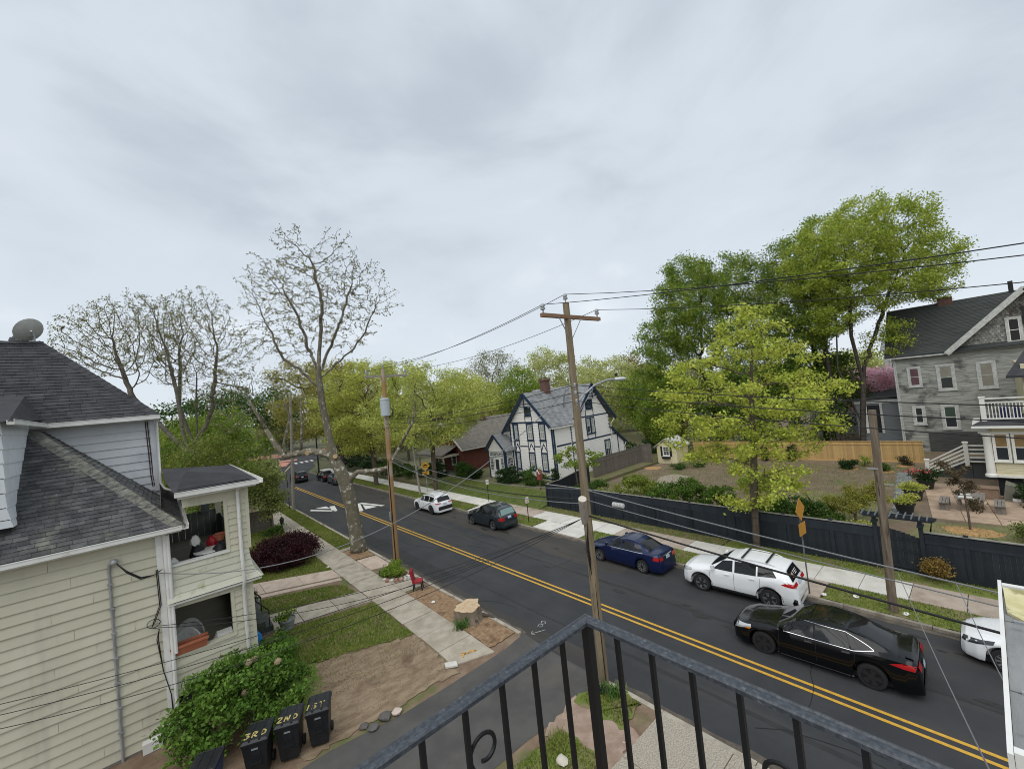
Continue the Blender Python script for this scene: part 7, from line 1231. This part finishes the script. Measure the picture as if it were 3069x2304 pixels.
for (x, y, lab, h) in ((22.6, 31.1, 'small white parking sign on a dark post by the white house lawn', 2.15), (20.4, 23.3, 'small white and red parking sign on a dark post by the dark suv', 1.95)):
    t = thing('parking_sign', lab, 'parking sign', (x, y, .1)); MB().bar((x, y, 0), (x, y, h), .05, .03, (0, 1, 0)).ob('sign_post', m_black, t); MB().box((x-.16, y-.045, h-.42), (x+.16, y-.03, h+.02)).ob('sign_panel', m_wp, t)
    if y < 30: MB().box((x-.12, y-.05, h-.36), (x+.12, y-.046, h-.22)).ob('red_text_block', mat('sign_red', (.5, .12, .1), (.7, .6, .58), sc=30), t)
t = thing('hump_sign', 'second yellow diamond sign half hidden by the plane tree leaves', 'road sign', (19.95, 5.65, .1)); MB().bar((19.95, 5.65, 0), (19.9, 5.66, 4.0), .06, .04, (0, 1, 0)).ob('sign_post', m_post, t)
q = lambda u, z: (19.9+u*.97, 5.61-u*.1, z); MB().prism([q(0, 3.12), q(.46, 3.6), q(0, 4.08), q(-.46, 3.6)], (0, -.012, 0)).ob('sign_panel', m_so, t); MB().prism([q(-.32, 2.55), q(.32, 2.55), q(.32, 3.05), q(-.32, 3.05)], (0, -.012, 0)).ob('arrow_plate', m_so, t)
t = thing('sign_post_pole', 'black narrow sign post beside the pale grey pole', 'sign post', (10.05, 50.2, .1)); MB().box((10.02, 50.17, 0), (10.08, 50.23, 3.9)).ob('sign_post', m_black, t); MB().box((10.1, 50.1, 1.9), (10.12, 50.5, 2.4)).ob('sign_panel', m_metal, t); MB().box((10.1, 50.1, 3.0), (10.12, 50.4, 3.4)).ob('sign_panel', m_metal, t)
t = thing('street_lamp', 'black street lamp post beside the far parked pair of cars', 'street lamp', (19.9, 75, .1)); MB().tube([(19.9, 75, 0), (19.9, 75, 7.5)], [.14, .09], 10).ob('post', m_black, t); MB().lathe([(.1, 7.5), (.25, 7.6), (.2, 8.2), (.05, 8.4)], (19.9, 75, 0), 10).ob('lantern', m_black, t)
t = thing('garden_lantern', 'small black lantern on a post at the lawn edge by the pavement', 'lantern', (7.45, 40.6, .1)); MB().tube([(7.45, 40.6, 0), (7.45, 40.6, .75)], .035, 8).ob('post', m_black, t); MB().lathe([(.06, .72), (.13, .8), (.17, 1.15), (.2, 1.18), (.1, 1.3), (.02, 1.42)], (7.45, 40.6, 0), 6).ob('lamp_housing', m_black, t)
# ------------------------------------------------------------------ near verge: bins, chair, stump, planting ring, pots
m_bin = mat('bin_plastic', (.009, .010, .012), (.014, .0155, .018), sc=4, rough=.45); m_bt = mat('bin_yellow_paint', (.50, .41, .15), (.36, .29, .10), sc=12, rough=.7)
GLY = {'1': [[(0, 0), (.05, .5)]], '2': [[(0, .42), (.1, .5), (.24, .4), (.02, .02), (.28, 0)]], '3': [[(0, .46), (.24, .46), (.1, .27), (.24, .16), (.1, 0), (0, .06)]], 'S': [[(.24, .46), (.06, .46), (.04, .28), (.2, .22), (.2, .04), (0, .02)]], 'T': [[(0, .48), (.28, .48)], [(.14, .48), (.13, 0)]], 'N': [[(0, 0), (.03, .48), (.2, 0), (.24, .5)]], 'D': [[(.03, 0), (.05, .48)], [(0, .48), (.14, .46), (.25, .3), (.22, .1), (.0, .0)]], 'R': [[(0, 0), (.02, .48), (.2, .44), (.16, .26), (.02, .24), (.24, 0)]]}
def make_bin(label, loc, rz, word, m=m_bin, tint=None, name='wheelie_bin'):
    """bin front faces local -Y, lid hinge at +Y"""
    t = thing(name, label, 'wheelie bin', loc, rz, 'wheelie bins by the hydrangea'); L = lambda n, mb, mm, p=t, sm=0: mb.ob(n, mm, p, smooth=sm, local=True)
    b = MB(); v = []
    for z, w, d in ((.06, .22, .26), (.12, .235, .275), (.9, .29, .35), (.95, .305, .365), (1.0, .305, .365)): v += [(-w, -d, z), (w, -d, z), (w, d, z), (-w, d, z)]
    f = [(3, 2, 1, 0)]; n = 5
    for i in range(n-1):
        for k in range(4): f.append((i*4+k, i*4+(k+1) % 4, i*4+4+(k+1) % 4, i*4+4+k))
    b.add(v, f); L('bin_body', b, tint or m)
    l = MB(); v = []
    for z, w, y0, y1 in ((1.0, .32, -.39, .4), (1.045, .32, -.39, .4), (1.09, .27, -.33, .34), (1.10, .2, -.25, .28)): v += [(-w, y0, z), (w, y0, z), (w, y1, z), (-w, y1, z)]
    f = [(3, 2, 1, 0)]
    for i in range(3):
        for k in range(4): f.append((i*4+k, i*4+(k+1) % 4, i*4+4+(k+1) % 4, i*4+4+k))
    f.append((12, 13, 14, 15)); l.add(v, f); ld = L('lid', l, m)
    for x in (-.12, .12): L('lid_rib', MB().box((x-.02, -.36, 1.075), (x+.02, .36, 1.112)), m, ld)
    hb = MB(); hb.tube([(-.28, .4, .98), (-.28, .47, 1.02), (.28, .47, 1.02), (.28, .4, .98)], .022, 8); L('handle', hb, m)
    for x in (-.26, .26): L('wheel', MB().lathe([(.12, -.03), (.13, -.02), (.13, .02), (.12, .03)], (x, .3, .13), 16, 'x'), m_black)
    fr = MB(); fr.box((-.12, -.345, .62), (.12, -.325, .80)); fr.box((-.14, -.33, .44), (-.1, -.30, .9)); fr.box((.1, -.33, .44), (.14, -.30, .9)); fr.bar((-.12, -.33, .48), (.12, -.33, .48), .04, .03); L('lift_frame', fr, m); L('label_plate', MB().box((-.08, -.362, .84), (.08, -.352, .88)), m_metal)
    if word:
        g = MB(); u = -.27
        for chh in word:
            for st in GLY[chh]:
                for p, q in zip(st, st[1:]): s = .36; zz = 1.099; g.bar((u+p[0]*s*1.4, -.25+p[1]*.42, zz+.004+.0*p[1]), (u+q[0]*s*1.4, -.25+q[1]*.42, zz+.004), .036, .008)
            u += (.12 if chh == '1' else .19)
        L('painted_number', g, m_bt, ld)
    return t
make_bin('black wheelie bin painted 1ST standing nearest the lawn', (3.05, 13.7, .1), -.4, '1ST'); make_bin('black wheelie bin painted 2ND standing in the middle', (2.3, 13.82, .1), -.42, '2ND'); make_bin('black wheelie bin painted 3RD under the hydrangea', (1.53, 13.87, .1), -.4, '3RD')
make_bin('blue wheelie bin with black lid at the bottom edge', (.35, 13.75, .1), -.38, '', tint=mat('bin_blue', (.012, .035, .11), rough=.4))
CH = thing('red_chair', 'red upholstered dining chair left on the verge by the kerb', 'chair', (9.65, 20.25, .1), -.62); m_red = mat('red_leather', (.36, .022, .035), (.30, .016, .028), sc=4, rough=.5); L = lambda n, mb, mm: mb.ob(n, mm, CH, local=True)
sb = MB(); sb.add([(-.24, -.24, .40), (.24, -.24, .40), (.24, .24, .40), (-.24, .24, .40), (-.24, -.24, .49), (.24, -.24, .49), (.24, .24, .49), (-.24, .24, .49)], BF); L('seat', sb, m_red)
L('backrest', MB().prism([(-.23, -.24, .40), (-.17, -.24, .49), (-.25, -.24, 1.02), (-.31, -.24, 1.08), (-.36, -.24, 1.04)], (0, .48, 0)), m_red)
for x, y in ((-.2, -.2), (.2, -.2), (.2, .2), (-.2, .2)): L('leg', MB().prism([(x-.025, y-.025, .4), (x+.025, y-.025, .4), (x+.025, y+.025, .4), (x-.025, y+.025, .4)], (x*.12, 0, -.4)), m_black)
ST = thing('tree_stump', 'freshly cut tree stump with pale top on the brown verge', 'tree stump', (9.65, 15.75, .1)); mb = MB(); n = 36; rr = [(.55+.06*math.sin(3*k*.1745)+.045*math.sin(7*k*.1745+1)+.02*math.sin(13*k*.1745))*(1+.16*math.cos(k*.1745)) for k in range(n)]
for z, s in ((-.05, 1.32), (.1, 1.1), (.3, 1.0), (.52, .98)):
    for k in range(n): a = k*2*math.pi/n; w = 1+.05*math.sin(9*a+z*3)*(z < .4); mb.v.append((9.65+rr[k]*s*w*math.cos(a), 15.75+rr[k]*s*w*math.sin(a), z+.1+.04*math.cos(a)*(z > .4)))
for i in range(3):
    for k in range(n): mb.f.append((i*n+k, i*n+(k+1) % n, (i+1)*n+(k+1) % n, (i+1)*n+k))
mb.ob('stump_bark', mat('stump_bark', (.15, .115, .08), (.22, .18, .135), sc=3, st=(2, 2, .5), c3=(.08, .06, .045), sc3=5, lo3=.56, hi3=.64, bump=1, bsc=12), ST, smooth=50)
tp = MB(); tp.v = [(x, y, z+.004) for x, y, z in mb.v[3*n:]]+[(9.65, 15.75, .625)]; tp.f = [(k, (k+1) % n, n) for k in range(n)]; tp.ob('cut_face', mat('stump_cut', (.46, .33, .20), (.54, .42, .28), sc=5, c3=(.30, .17, .09), sc3=2.1, lo3=.52, hi3=.66, rough=.85), ST)
MB().tube([(10.1, 15.4, .2), (10.35, 15.1, .16), (10.42, 14.8, .12)], [.1, .07, .03], 8).ob('root', mat('root_dark', (.07, .055, .045)), ST); MB().tube([(9.1, 15.5, .15), (8.95, 15.1, .1)], [.1, .04], 8).ob('root', MATS['root_dark'], ST)
def tuft(label, x, y, z, n, h, m, seed, spread=.12, w=.02, cat='plant', name='daylily_clump'):
    r_ = random.Random(seed); mb = MB()
    for i in range(n):
        a = r_.uniform(0, 6.28); bx_, by_ = x+r_.gauss(0, spread), y+r_.gauss(0, spread); l = h*r_.uniform(.6, 1.1); o = r_.uniform(.3, .8)*l; pts = [(bx_+math.cos(a)*o*t**1.6, by_+math.sin(a)*o*t**1.6, z+l*(t-.45*t*t*t)) for t in (0, .35, .7, 1)]; s = (-math.sin(a)*w, math.cos(a)*w)
        for k in range(3): f0, f1 = 1-k*.28, 1-(k+1)*.30; p, q = pts[k], pts[k+1]; mb.poly((p[0]-s[0]*f0, p[1]-s[1]*f0, p[2]), (p[0]+s[0]*f0, p[1]+s[1]*f0, p[2]), (q[0]+s[0]*f1, q[1]+s[1]*f1, q[2]), (q[0]-s[0]*f1, q[1]-s[1]*f1, q[2]))
    return mb.ob(name, m, label=label, cat=cat)
lf_lily = leafmat('leaf_lily', (.075, .16, .03), (.11, .21, .04)); lf_iris = leafmat('leaf_iris', (.035, .075, .04), (.05, .1, .05))
tuft('clump of green strap leaves in front of the cut stump', 9.05, 15.35, .1, 90, .6, lf_lily, 1, .13, .016); tuft('bright green daylily clump at the foot of the tall pole', 10.05, 8.35, .1, 80, .45, lf_lily, 2, .13, .018); tuft('dark blue green iris clump at the foot of the tall pole', 9.75, 8.75, .1, 60, .55, lf_iris, 3, .1, .016)
tuft('grass clump by the driveway below the balcony', 7.55, 8.45, .1, 120, .3, g1, 4, .16, .012, name='grass_clump')['kind'] = 'stuff'; tuft('dark spiky plant at the back of the pole planting ring', 9.2, 23.7, .15, 70, .45, lf_iris, 5, .12, .018)
shrub('ring_planting', 'low mixed green plants in the stone ring round the orange pole', (9.8, 23.2, .1), [(9.7, 23.4, .42, .6, .28), (10.05, 22.7, .38, .35, .25), (9.4, 22.9, .36, .35, .22), (10.1, 23.6, .5, .25, .4)], lf_mid, 3200, .085, 80)
PRG = thing('planting_ring', 'edging of pale stones around the planted orange pole', 'stone edging', (9.7, 23, .1)); r_ = random.Random(3)
for i in range(15):
    a = -2.9+i*.27; x, y = 9.75+.85*math.cos(a), 23.05+1.0*math.sin(a)
    if x > 10.28: continue
    s = r_.uniform(.11, .17); mb = MB(); mb.add([(x+s*math.cos(a+1.57+k*1.05)*r_.uniform(.8, 1.2)*(1.4 if k % 3 == 0 else .9), y+s*math.sin(a+1.57+k*1.05)*r_.uniform(.8, 1.2), z) for z in (.08, .24) for k in range(6)], [tuple(range(6))[::-1], tuple(range(6, 12))]+[(k, (k+1) % 6, 6+(k+1) % 6, 6+k) for k in range(6)]); mb.ob('edging_stone', m_newc if r_.random() < .5 else mat('red_stone', (.32, .17, .12), (.4, .3, .24), sc=4), PRG)
def rock(label, x, y, z, s, m, seed, name='rock'):
    r_ = random.Random(seed); mb = MB(); mb.lathe([(s*.7, 0), (s, s*.25), (s*.85, s*.5), (s*.4, s*.65), (.01, s*.68)], (x, y, z), 9); mb.v = [(x+(a-x)*r_.uniform(.75, 1.2), y+(b-y)*r_.uniform(.75, 1.2), c) for a, b, c in mb.v]; return mb.ob(name, m, label=label, cat='rock', smooth=50)
m_rock = mat('rock_dark', (.085, .08, .075), (.13, .12, .11), sc=4, bump=.5, bsc=10); m_rockp = mat('rock_pink', (.50, .40, .33), (.58, .5, .44), sc=4, bump=.3)
rock('pinkish rock at the driveway edge of the dirt patch', 5.05, 12.95, .09, .17, m_rockp, 1); rock('large dark rock beside the pinkish rock', 4.7, 13.05, .09, .2, m_rock, 2); rock('dark rock leftmost at the driveway edge', 4.3, 12.95, .09, .16, m_rock, 3); rock('small dark rock between driveway and dirt patch', 4.1, 13.2, .09, .14, m_rock, 4); rock('round pale stone in the grass below the balcony', 7.25, 8.0, .1, .17, mat('rock_pale', (.5, .46, .38), (.58, .54, .46), sc=4), 5)
slb = MB().prism([(7.2, 13.55, .12), (7.55, 13.3, .12), (7.65, 13.55, .12), (7.3, 13.8, .12)], (0, 0, .06)).ob('loose_slab', m_newc, label='loose pale paving piece at the end of the pavement', cat='slab')
m_pot = mat('pot_grey', (.24, .25, .26), (.30, .31, .31), sc=3, rough=.5)
def pot(label, x, y, z, r, h, m, plabel, ml, n, ls, seed, bl=None, flower=None):
    t = thing('plant_pot', label, 'plant pot', (x, y, z)); MB().lathe([(r*.68, 0), (r*.78, h*.25), (r*.92, h*.7), (r, h*.85), (r*1.06, h*.87), (r*1.06, h), (r*.95, h), (r*.93, h*.9)], (x, y, z), 18).ob('pot', m, t, smooth=35)
    s = shrub('potted_plant', plabel, (x, y, z+h*.9), bl or [(x, y, z+h*1.15, r*1.05, r*.7)], ml, n, ls, seed, n_attr=30); return t
pot('pale grey tub at the front path edge', 3.85, 21.75, .1, .34, .5, m_pot, 'leafy plant growing in the pale grey tub', lf_mid, 420, .11, 81); pot('pale grey tub beside the front steps', 3.05, 25.2, .1, .34, .6, m_pot, 'leafy plant in the tub beside the front steps', lf_h, 420, .11, 82)
m_dpot = mat('pot_black', (.020, .022, .025), rough=.5)
pot('large black pot nearest the arbour on the patio edge', 32.3, 3.85, .42, .46, .62, m_dpot, 'yellow green mound in the pot nearest the arbour', lf_yel, 1500, .1, 83, [(32.3, 3.85, 1.15, .62, .35)]); pot('large black pot in the middle of the three on the patio edge', 35.6, 3.75, .42, .5, .66, m_dpot, 'round yellow green mound in the middle pot', lf_yel, 1700, .1, 84, [(35.6, 3.75, 1.3, .68, .42)])
pot('black pot nearest the stair railing', 38.8, 3.4, .42, .46, .62, m_dpot, 'dark leafy plant with red flowers near the stair railing', lf_hd, 1700, .1, 85, [(38.8, 3.4, 1.25, .75, .5)])
fl = MB(); r_ = random.Random(6)
for i in range(90): c = V3((38.6+r_.gauss(0, .25), 3.7+r_.gauss(0, .3), 1.62+r_.gauss(0, .08))); d = V3((r_.gauss(0, 1), r_.gauss(0, 1), 1)).normalized(); u = d.orthogonal().normalized()*.06; v = d.cross(u).normalized()*.06; fl.poly(c-u, c+v, c+u, c-v)
fl.ob('red_flowers', mat('petal_red', (.40, .045, .05), (.5, .1, .1), sc=9), label='red azalea flowers on the plant by the stair railing', kind='stuff')
# garden table and benches
GTb = thing('garden_table', 'weathered wooden garden table on the patio', 'table', (34.6, 1.3, .44)); m_gt = mat('grey_teak', (.16, .14, .12), (.22, .2, .175), sc=3, st=(.5, 4, 1), rough=.8)
for i in range(6): MB().box((33.7+i*.3, .75, 1.14), (33.98+i*.3, 1.9, 1.19)).ob('table_plank', m_gt, GTb)
for x in (33.95, 35.2):
    for y in (.9, 1.75): MB().box((x-.05, y-.05, .44), (x+.05, y+.05, 1.14)).ob('leg', m_gt, GTb)
for lab, x0, y0 in (('weathered bench left of the garden table', 33.6, 2.15), ('weathered bench right of the garden table', 33.8, .05)):
    t = thing('garden_bench', lab, 'bench', (x0, y0, .44))
    for k in range(3): MB().box((x0, y0+k*.14, .86), (x0+1.6, y0+k*.14+.12, .9)).ob('seat_plank', m_gt, t)
    for x in (x0+.15, x0+1.35): MB().prism([(x, y0, .44), (x+.1, y0, .44), (x+.08, y0, .86), (x+.02, y0, .86)], (0, .4, 0)).ob('leg', m_gt, t)
tr_ = MB().box((33.9, 1.2, 1.195), (34.1, 1.75, 1.25)); tr_.ob('white_tray', m_wp, label='white tray lying on the garden table', cat='tray'); MB().box((34.6, 1.3, 1.195), (34.75, 1.7, 1.23)).ob('white_cloth', m_wp, label='folded white cloth at the back of the table', cat='cloth')
t = thing('storage_box', 'brown wooden box under the yellow porch by the patio', 'box', (37.5, .6, .44)); MB().box((37.1, .25, .44), (37.8, 1.0, 1.05)).ob('box', mat('brown_crate', (.25, .17, .12), (.2, .14, .1), sc=3), t); MB().box((37.05, .2, 1.05), (37.85, 1.05, 1.1)).ob('lid', mat('brown_crate', (0, 0, 0)), t)
t = thing('grill_cover', 'olive cloth cover draped on a barbecue under the yellow porch', 'barbecue', (37.3, -.4, .44)); mb = MB(); mb.add([(37.0, -.8, .44), (37.7, -.8, .44), (37.7, .1, .44), (37.0, .1, .44), (37.05, -.72, 1.2), (37.65, -.72, 1.25), (37.65, -.1, 1.5), (37.1, -.05, 1.4)], BF); mb.ob('cover', mat('olive_cloth', (.13, .13, .10), (.17, .165, .13), sc=3), t)
t = thing('white_bag', 'white bag with black lid standing in front of the barbecue cover', 'bag', (36.9, -.45, .44)); MB().lathe([(.12, 0), (.17, .1), (.15, .25)], (36.8, -.4, .44), 10).ob('bag', m_wp, t); MB().lathe([(.15, .25), (.16, .45), (.1, .5)], (36.8, -.42, .44), 10).ob('lid', m_black, t)
t = thing('birdhouse', 'small red birdhouse on a post before the white house shrubs', 'birdhouse', (26.6, 28.2, .5)); MB().box((26.55, 28.15, .4), (26.65, 28.25, 1.55)).ob('post', m_bark, t); MB().prism([(26.42, 28.02, 1.55), (26.42, 28.38, 1.55), (26.42, 28.38, 2.15), (26.42, 28.2, 2.45), (26.42, 28.02, 2.15)], (.36, 0, 0)).ob('house', mat('birdhouse_red', (.25, .06, .045)), t); mb = MB(); mb.bar((26.38, 28.2, 2.5), (26.38, 27.95, 2.12), .06, .05); mb.bar((26.38, 28.2, 2.5), (26.38, 28.45, 2.12), .06, .05); mb.ob('roof_edge', m_wp, t)
# things on the porches of the cream house
m_wick = mat('white_wicker', (.80, .79, .75), (.66, .65, .61), sc=30, rough=.7, bump=1, bsc=60)
def wicker(label, x, y, rz):
    t = thing('wicker_chair', label, 'armchair', (x, y, 1.56), rz); L = lambda n, mb: mb.ob(n, m_wick, t, local=True, smooth=40)
    L('seat', MB().lathe([(.05, .3), (.3, .32), (.32, .38), (.3, .42)], n=16)); mb = MB(); n = 18
    for i in range(n+1):
        a = math.pi*(.05+.9*i/n); h = .62+.36*math.sin(a)**2
        for z, r in ((.02, .36), (.45, .42), (h*1.28, .5), (h*1.28+.03, .54)): mb.v.append((r*math.cos(a), r*math.sin(a), z))
    for i in range(n):
        for k in range(3): mb.f.append((i*4+k, i*4+4+k, i*4+5+k, i*4+1+k))
    L('backrest', mb)
    for x_, y_ in ((-.22, -.2), (.22, -.2), (-.2, .25), (.2, .25)): L('leg', MB().tube([(x_, y_, 0), (x_, y_, .34)], .03, 6))
wicker('white wicker armchair deeper on the lower porch', .25, 18.95, -.3); wicker('white wicker armchair nearest the terracotta planter', .15, 18.15, -.3)
t = thing('terracotta_planter', 'long terracotta trough on the lower porch rail', 'planter', (.2, 17.7, 2.46)); m_terra = mat('terracotta', (.42, .14, .075), (.36, .115, .06), sc=3)
v = []
for z, e in ((2.47, 0), (2.72, .05)): v += [(-.1-e, 17.52-e, z), (.75+e, 17.52-e, z), (.75+e, 17.78+e, z), (-.1-e, 17.78+e, z)]
MB().add(v, [(3, 2, 1, 0), (0, 1, 5, 4), (1, 2, 6, 5), (2, 3, 7, 6), (3, 0, 4, 7)]).ob('trough', m_terra, t); MB().box((-.08, 17.54, 2.6), (.73, 17.76, 2.66)).ob('soil', m_earth, t); mb = MB(); mb.box((-.17, 17.44, 2.7), (.82, 17.5, 2.76)); mb.box((-.17, 17.8, 2.7), (.82, 17.86, 2.76)); mb.ob('rim', m_terra, t)
t = thing('shutter_stack', 'stack of white louvred panels on the lower porch', 'panel stack', (1.2, 17.95, 2.3))
for i in range(5): MB().box((.95+.03*i, 17.85, 2.2+i*.06), (1.5, 18.3, 2.24+i*.06)).ob('panel', m_wick, t)
MB().box((.9, 17.8, 1.56), (1.5, 18.35, 2.2)).ob('crate', m_dkgreen, label='dark crate under the white louvred panels', cat='crate')
t = thing('porch_table', 'small round white table on the upper porch', 'table', (1.05, 18.4, 4.34)); MB().lathe([(.02, 5.3), (.44, 5.3), (.44, 5.34), (.02, 5.35)], (1.05, 18.3, 0), 20).ob('tabletop', m_wp, t)
for a in range(3): MB().tube([(1.05+.3*math.cos(a*2.1), 18.3+.3*math.sin(a*2.1), 4.34), (1.05+.1*math.cos(a*2.1), 18.3+.1*math.sin(a*2.1), 5.3)], .025, 6).ob('leg', m_wp, t)
def sack(name, label, cat, x, y, z, s, h, m, seed): r_ = random.Random(seed); mb = MB(); mb.lathe([(s*.8, 0), (s, h*.3), (s*.9, h*.7), (s*.45, h*.95), (.02, h)], (x, y, z), 12); mb.v = [(a+r_.uniform(-.04, .04), b+r_.uniform(-.04, .04), c+r_.uniform(-.03, .03)) for a, b, c in mb.v]; return mb.ob(name, m, label=label, cat=cat, smooth=50)
sack('rubbish_bag', 'black rubbish bag slumped beside the white porch table', 'bag', .75, 18.5, 4.34, .3, 1.25, m_black, 1); sack('rubbish_bag', 'black bag on the right of the upper porch table', 'bag', 1.35, 18.0, 5.0, .22, .55, m_black, 2); sack('white_bag', 'crumpled white bag at the left of the upper porch', 'bag', .05, 18.1, 4.9, .2, .5, m_wp, 3); sack('white_bag', 'white plastic bag on top of the black rubbish bag', 'bag', .68, 18.5, 5.55, .14, .32, m_wp, 4); sack('red_bucket', 'red plastic can among the upper porch clutter', 'can', 1.2, 18.9, 5.35, .17, .3, mat('can_red', (.4, .02, .03), rough=.3), 5)
t = thing('clay_pot', 'clay coloured basket on the upper porch clutter', 'basket', (1.45, 18.7, 5.55)); MB().lathe([(.1, 5.5), (.17, 5.72), (.19, 5.74), (.15, 5.7)], (1.42, 18.6, 0), 12).ob('basket', m_terra, t)
sack('blue_bag', 'bright blue bag beside the front steps', 'bag', 2.65, 21.6, .1, .2, .45, mat('bag_blue', (.02, .22, .6)), 6)
# litter
for i, (x, y, lab) in enumerate(((20.1, 5.2, 'crumpled white paper at the foot of the second sign'), (20.6, 4.25, 'white litter on the far verge grass'), (20.1, 2.75, 'white scrap at the base of the short pole'), (7.45, 28.0, 'white paper scrap on the lawn edge by the purple maple'), (9.4, 18.3, 'white scrap on the brown verge near the chair'), (10.15, 24.45, 'white note pinned low beside the orange pole'))): sack('litter', lab, 'litter', x, y, .11, .09, .07, m_wp, 20+i)
# ------------------------------------------------------------------ balcony railing in front of the camera
m_iron = mat('painted_iron', (.030, .036, .045), (.058, .066, .079), sc=90, lo=.42, hi=.62, rough=.42, spec=.5, bump=.15, bsc=200, st=(1, 1, 1), c3=(.11, .12, .135), sc3=45, lo3=.6, hi3=.7); m_iron2 = mat('black_iron', (.006, .006, .007), rough=.5)
RL = thing('balcony_railing', 'black wrought iron balcony railing with scrolls in the foreground', 'railing', (.91, .83, 7.9))
CX, CY, TZ = .911, .833, 8.832
def handrail(a, b):
    a, b = V3(a), V3(b); d = (b-a).normalized(); s = d.cross(V3((0, 0, 1))); q = []
    pr = [(-.026, -.010), (-.026, .000), (-.022, .005), (-.014, .0065), (-.009, .003), (0, .0045), (.009, .003), (.014, .0065), (.022, .005), (.026, 0), (.026, -.010), (.013, -.014), (-.013, -.014)]
    m = lambda p, e: p+s*e[0]+V3((0, 0, e[1])); cut = lambda p, e, sg: p
    return q, pr, s, d
hp = [(-.0175, -.008), (-.0175, .001), (-.014, .004), (-.0095, .005), (-.006, .002), (0, .003), (.006, .002), (.0095, .005), (.014, .004), (.0175, .001), (.0175, -.008), (.008, -.010), (-.008, -.010)]
def rail_part(end, axis):
    """mitred handrail length from the corner"""
    mb = MB(); n = len(hp)
    for e, z in hp:
        mb.v.append((CX+e, CY+e, TZ+z))
    for e, z in hp:
        mb.v.append((CX+e, end, TZ+z) if axis == 'y' else (end, CY+e, TZ+z))
    mb.f = [(i, (i+1) % n, n+(i+1) % n, n+i) for i in range(n)]+[tuple(range(n, 2*n))]; return mb.ob('handrail', m_iron, RL, smooth=25)
rail_part(-2.6, 'y'); rail_part(-1.8, 'x')
MB().box((CX-.012, CY-.012, 7.9), (CX+.012, CY+.012, TZ-.009)).ob('post', m_iron2, RL)
bal = MB()
for k in range(12):
    z0 = -.93+.93*k/12; z1 = -.93+.93*(k+1)/12
for i in range(24):
    z = -.93+.914*i/23; a = 0; s = .0056*math.sqrt(2)
    for k in range(4): bal.v.append((s*math.cos(a+math.pi/4+k*math.pi/2), s*math.sin(a+math.pi/4+k*math.pi/2), z))
for i in range(23):
    for k in range(4): bal.f.append((i*4+k, i*4+(k+1) % 4, i*4+4+(k+1) % 4, i*4+4+k))
bme = bal.mesh('baluster', m_iron2)
for i in range(1, 30): link('baluster', bme, RL, (CX-.91, CY-.105*i-.83, TZ-7.9))
for i in range(1, 24): link('baluster', bme, RL, (CX-.108*i-.91, CY-.83, TZ-7.9))
def scroll(o, U, sx, r=.042, turns=1.15):
    pts = []
    for k in range(20): t = k/19; a = -math.pi/2*.4+t*turns*2*math.pi*.8; rr = r*(1-.45*t); pts.append((a, rr))
    o = V3(o); U = V3(U); c = o+U*(sx*r)+V3((0, 0, 0)); P = [c+U*(-sx*rr*math.cos(a))+V3((0, 0, rr*math.sin(a))) for a, rr in pts]
    P = [o+U*(sx*.006)+V3((0, 0, -.16)), o+U*(sx*.004)+V3((0, 0, -.06))]+P; mb = MB(); mb.tube(P, .005, 6); return mb.ob('scroll', m_iron2, RL, smooth=40)
for i in (4, 12): 
    for sx, dz in ((1, -.13), (-1, -.185)): scroll((CX-.108*i, CY, TZ+dz), (1, 0, 0), sx)
for i in (5, 13):
    for sx, dz in ((1, -.165), (-1, -.2)): scroll((CX, CY-.105*i, TZ+dz), (0, 1, 0), sx)
MB().box((CX-.01, -2.6, 7.96), (CX+.01, CY, 7.98)).ob('bottom_rail', m_iron2, RL); MB().box((-1.8, CY-.01, 7.96), (CX, CY+.01, 7.98)).ob('bottom_rail', m_iron2, RL)
MB().box((-2.5, -3, 7.7), (1.0, .92, 7.88)).ob('balcony_floor', mat('deck_grey', (.2, .2, .2), (.25, .25, .25), sc=2), kind='structure')
MB().box((-9, -8, 0), (-2.0, .9, 7.69)).ob('own_house_wall', m_cream, label='lower wall of the balcony house below the camera', cat='house')
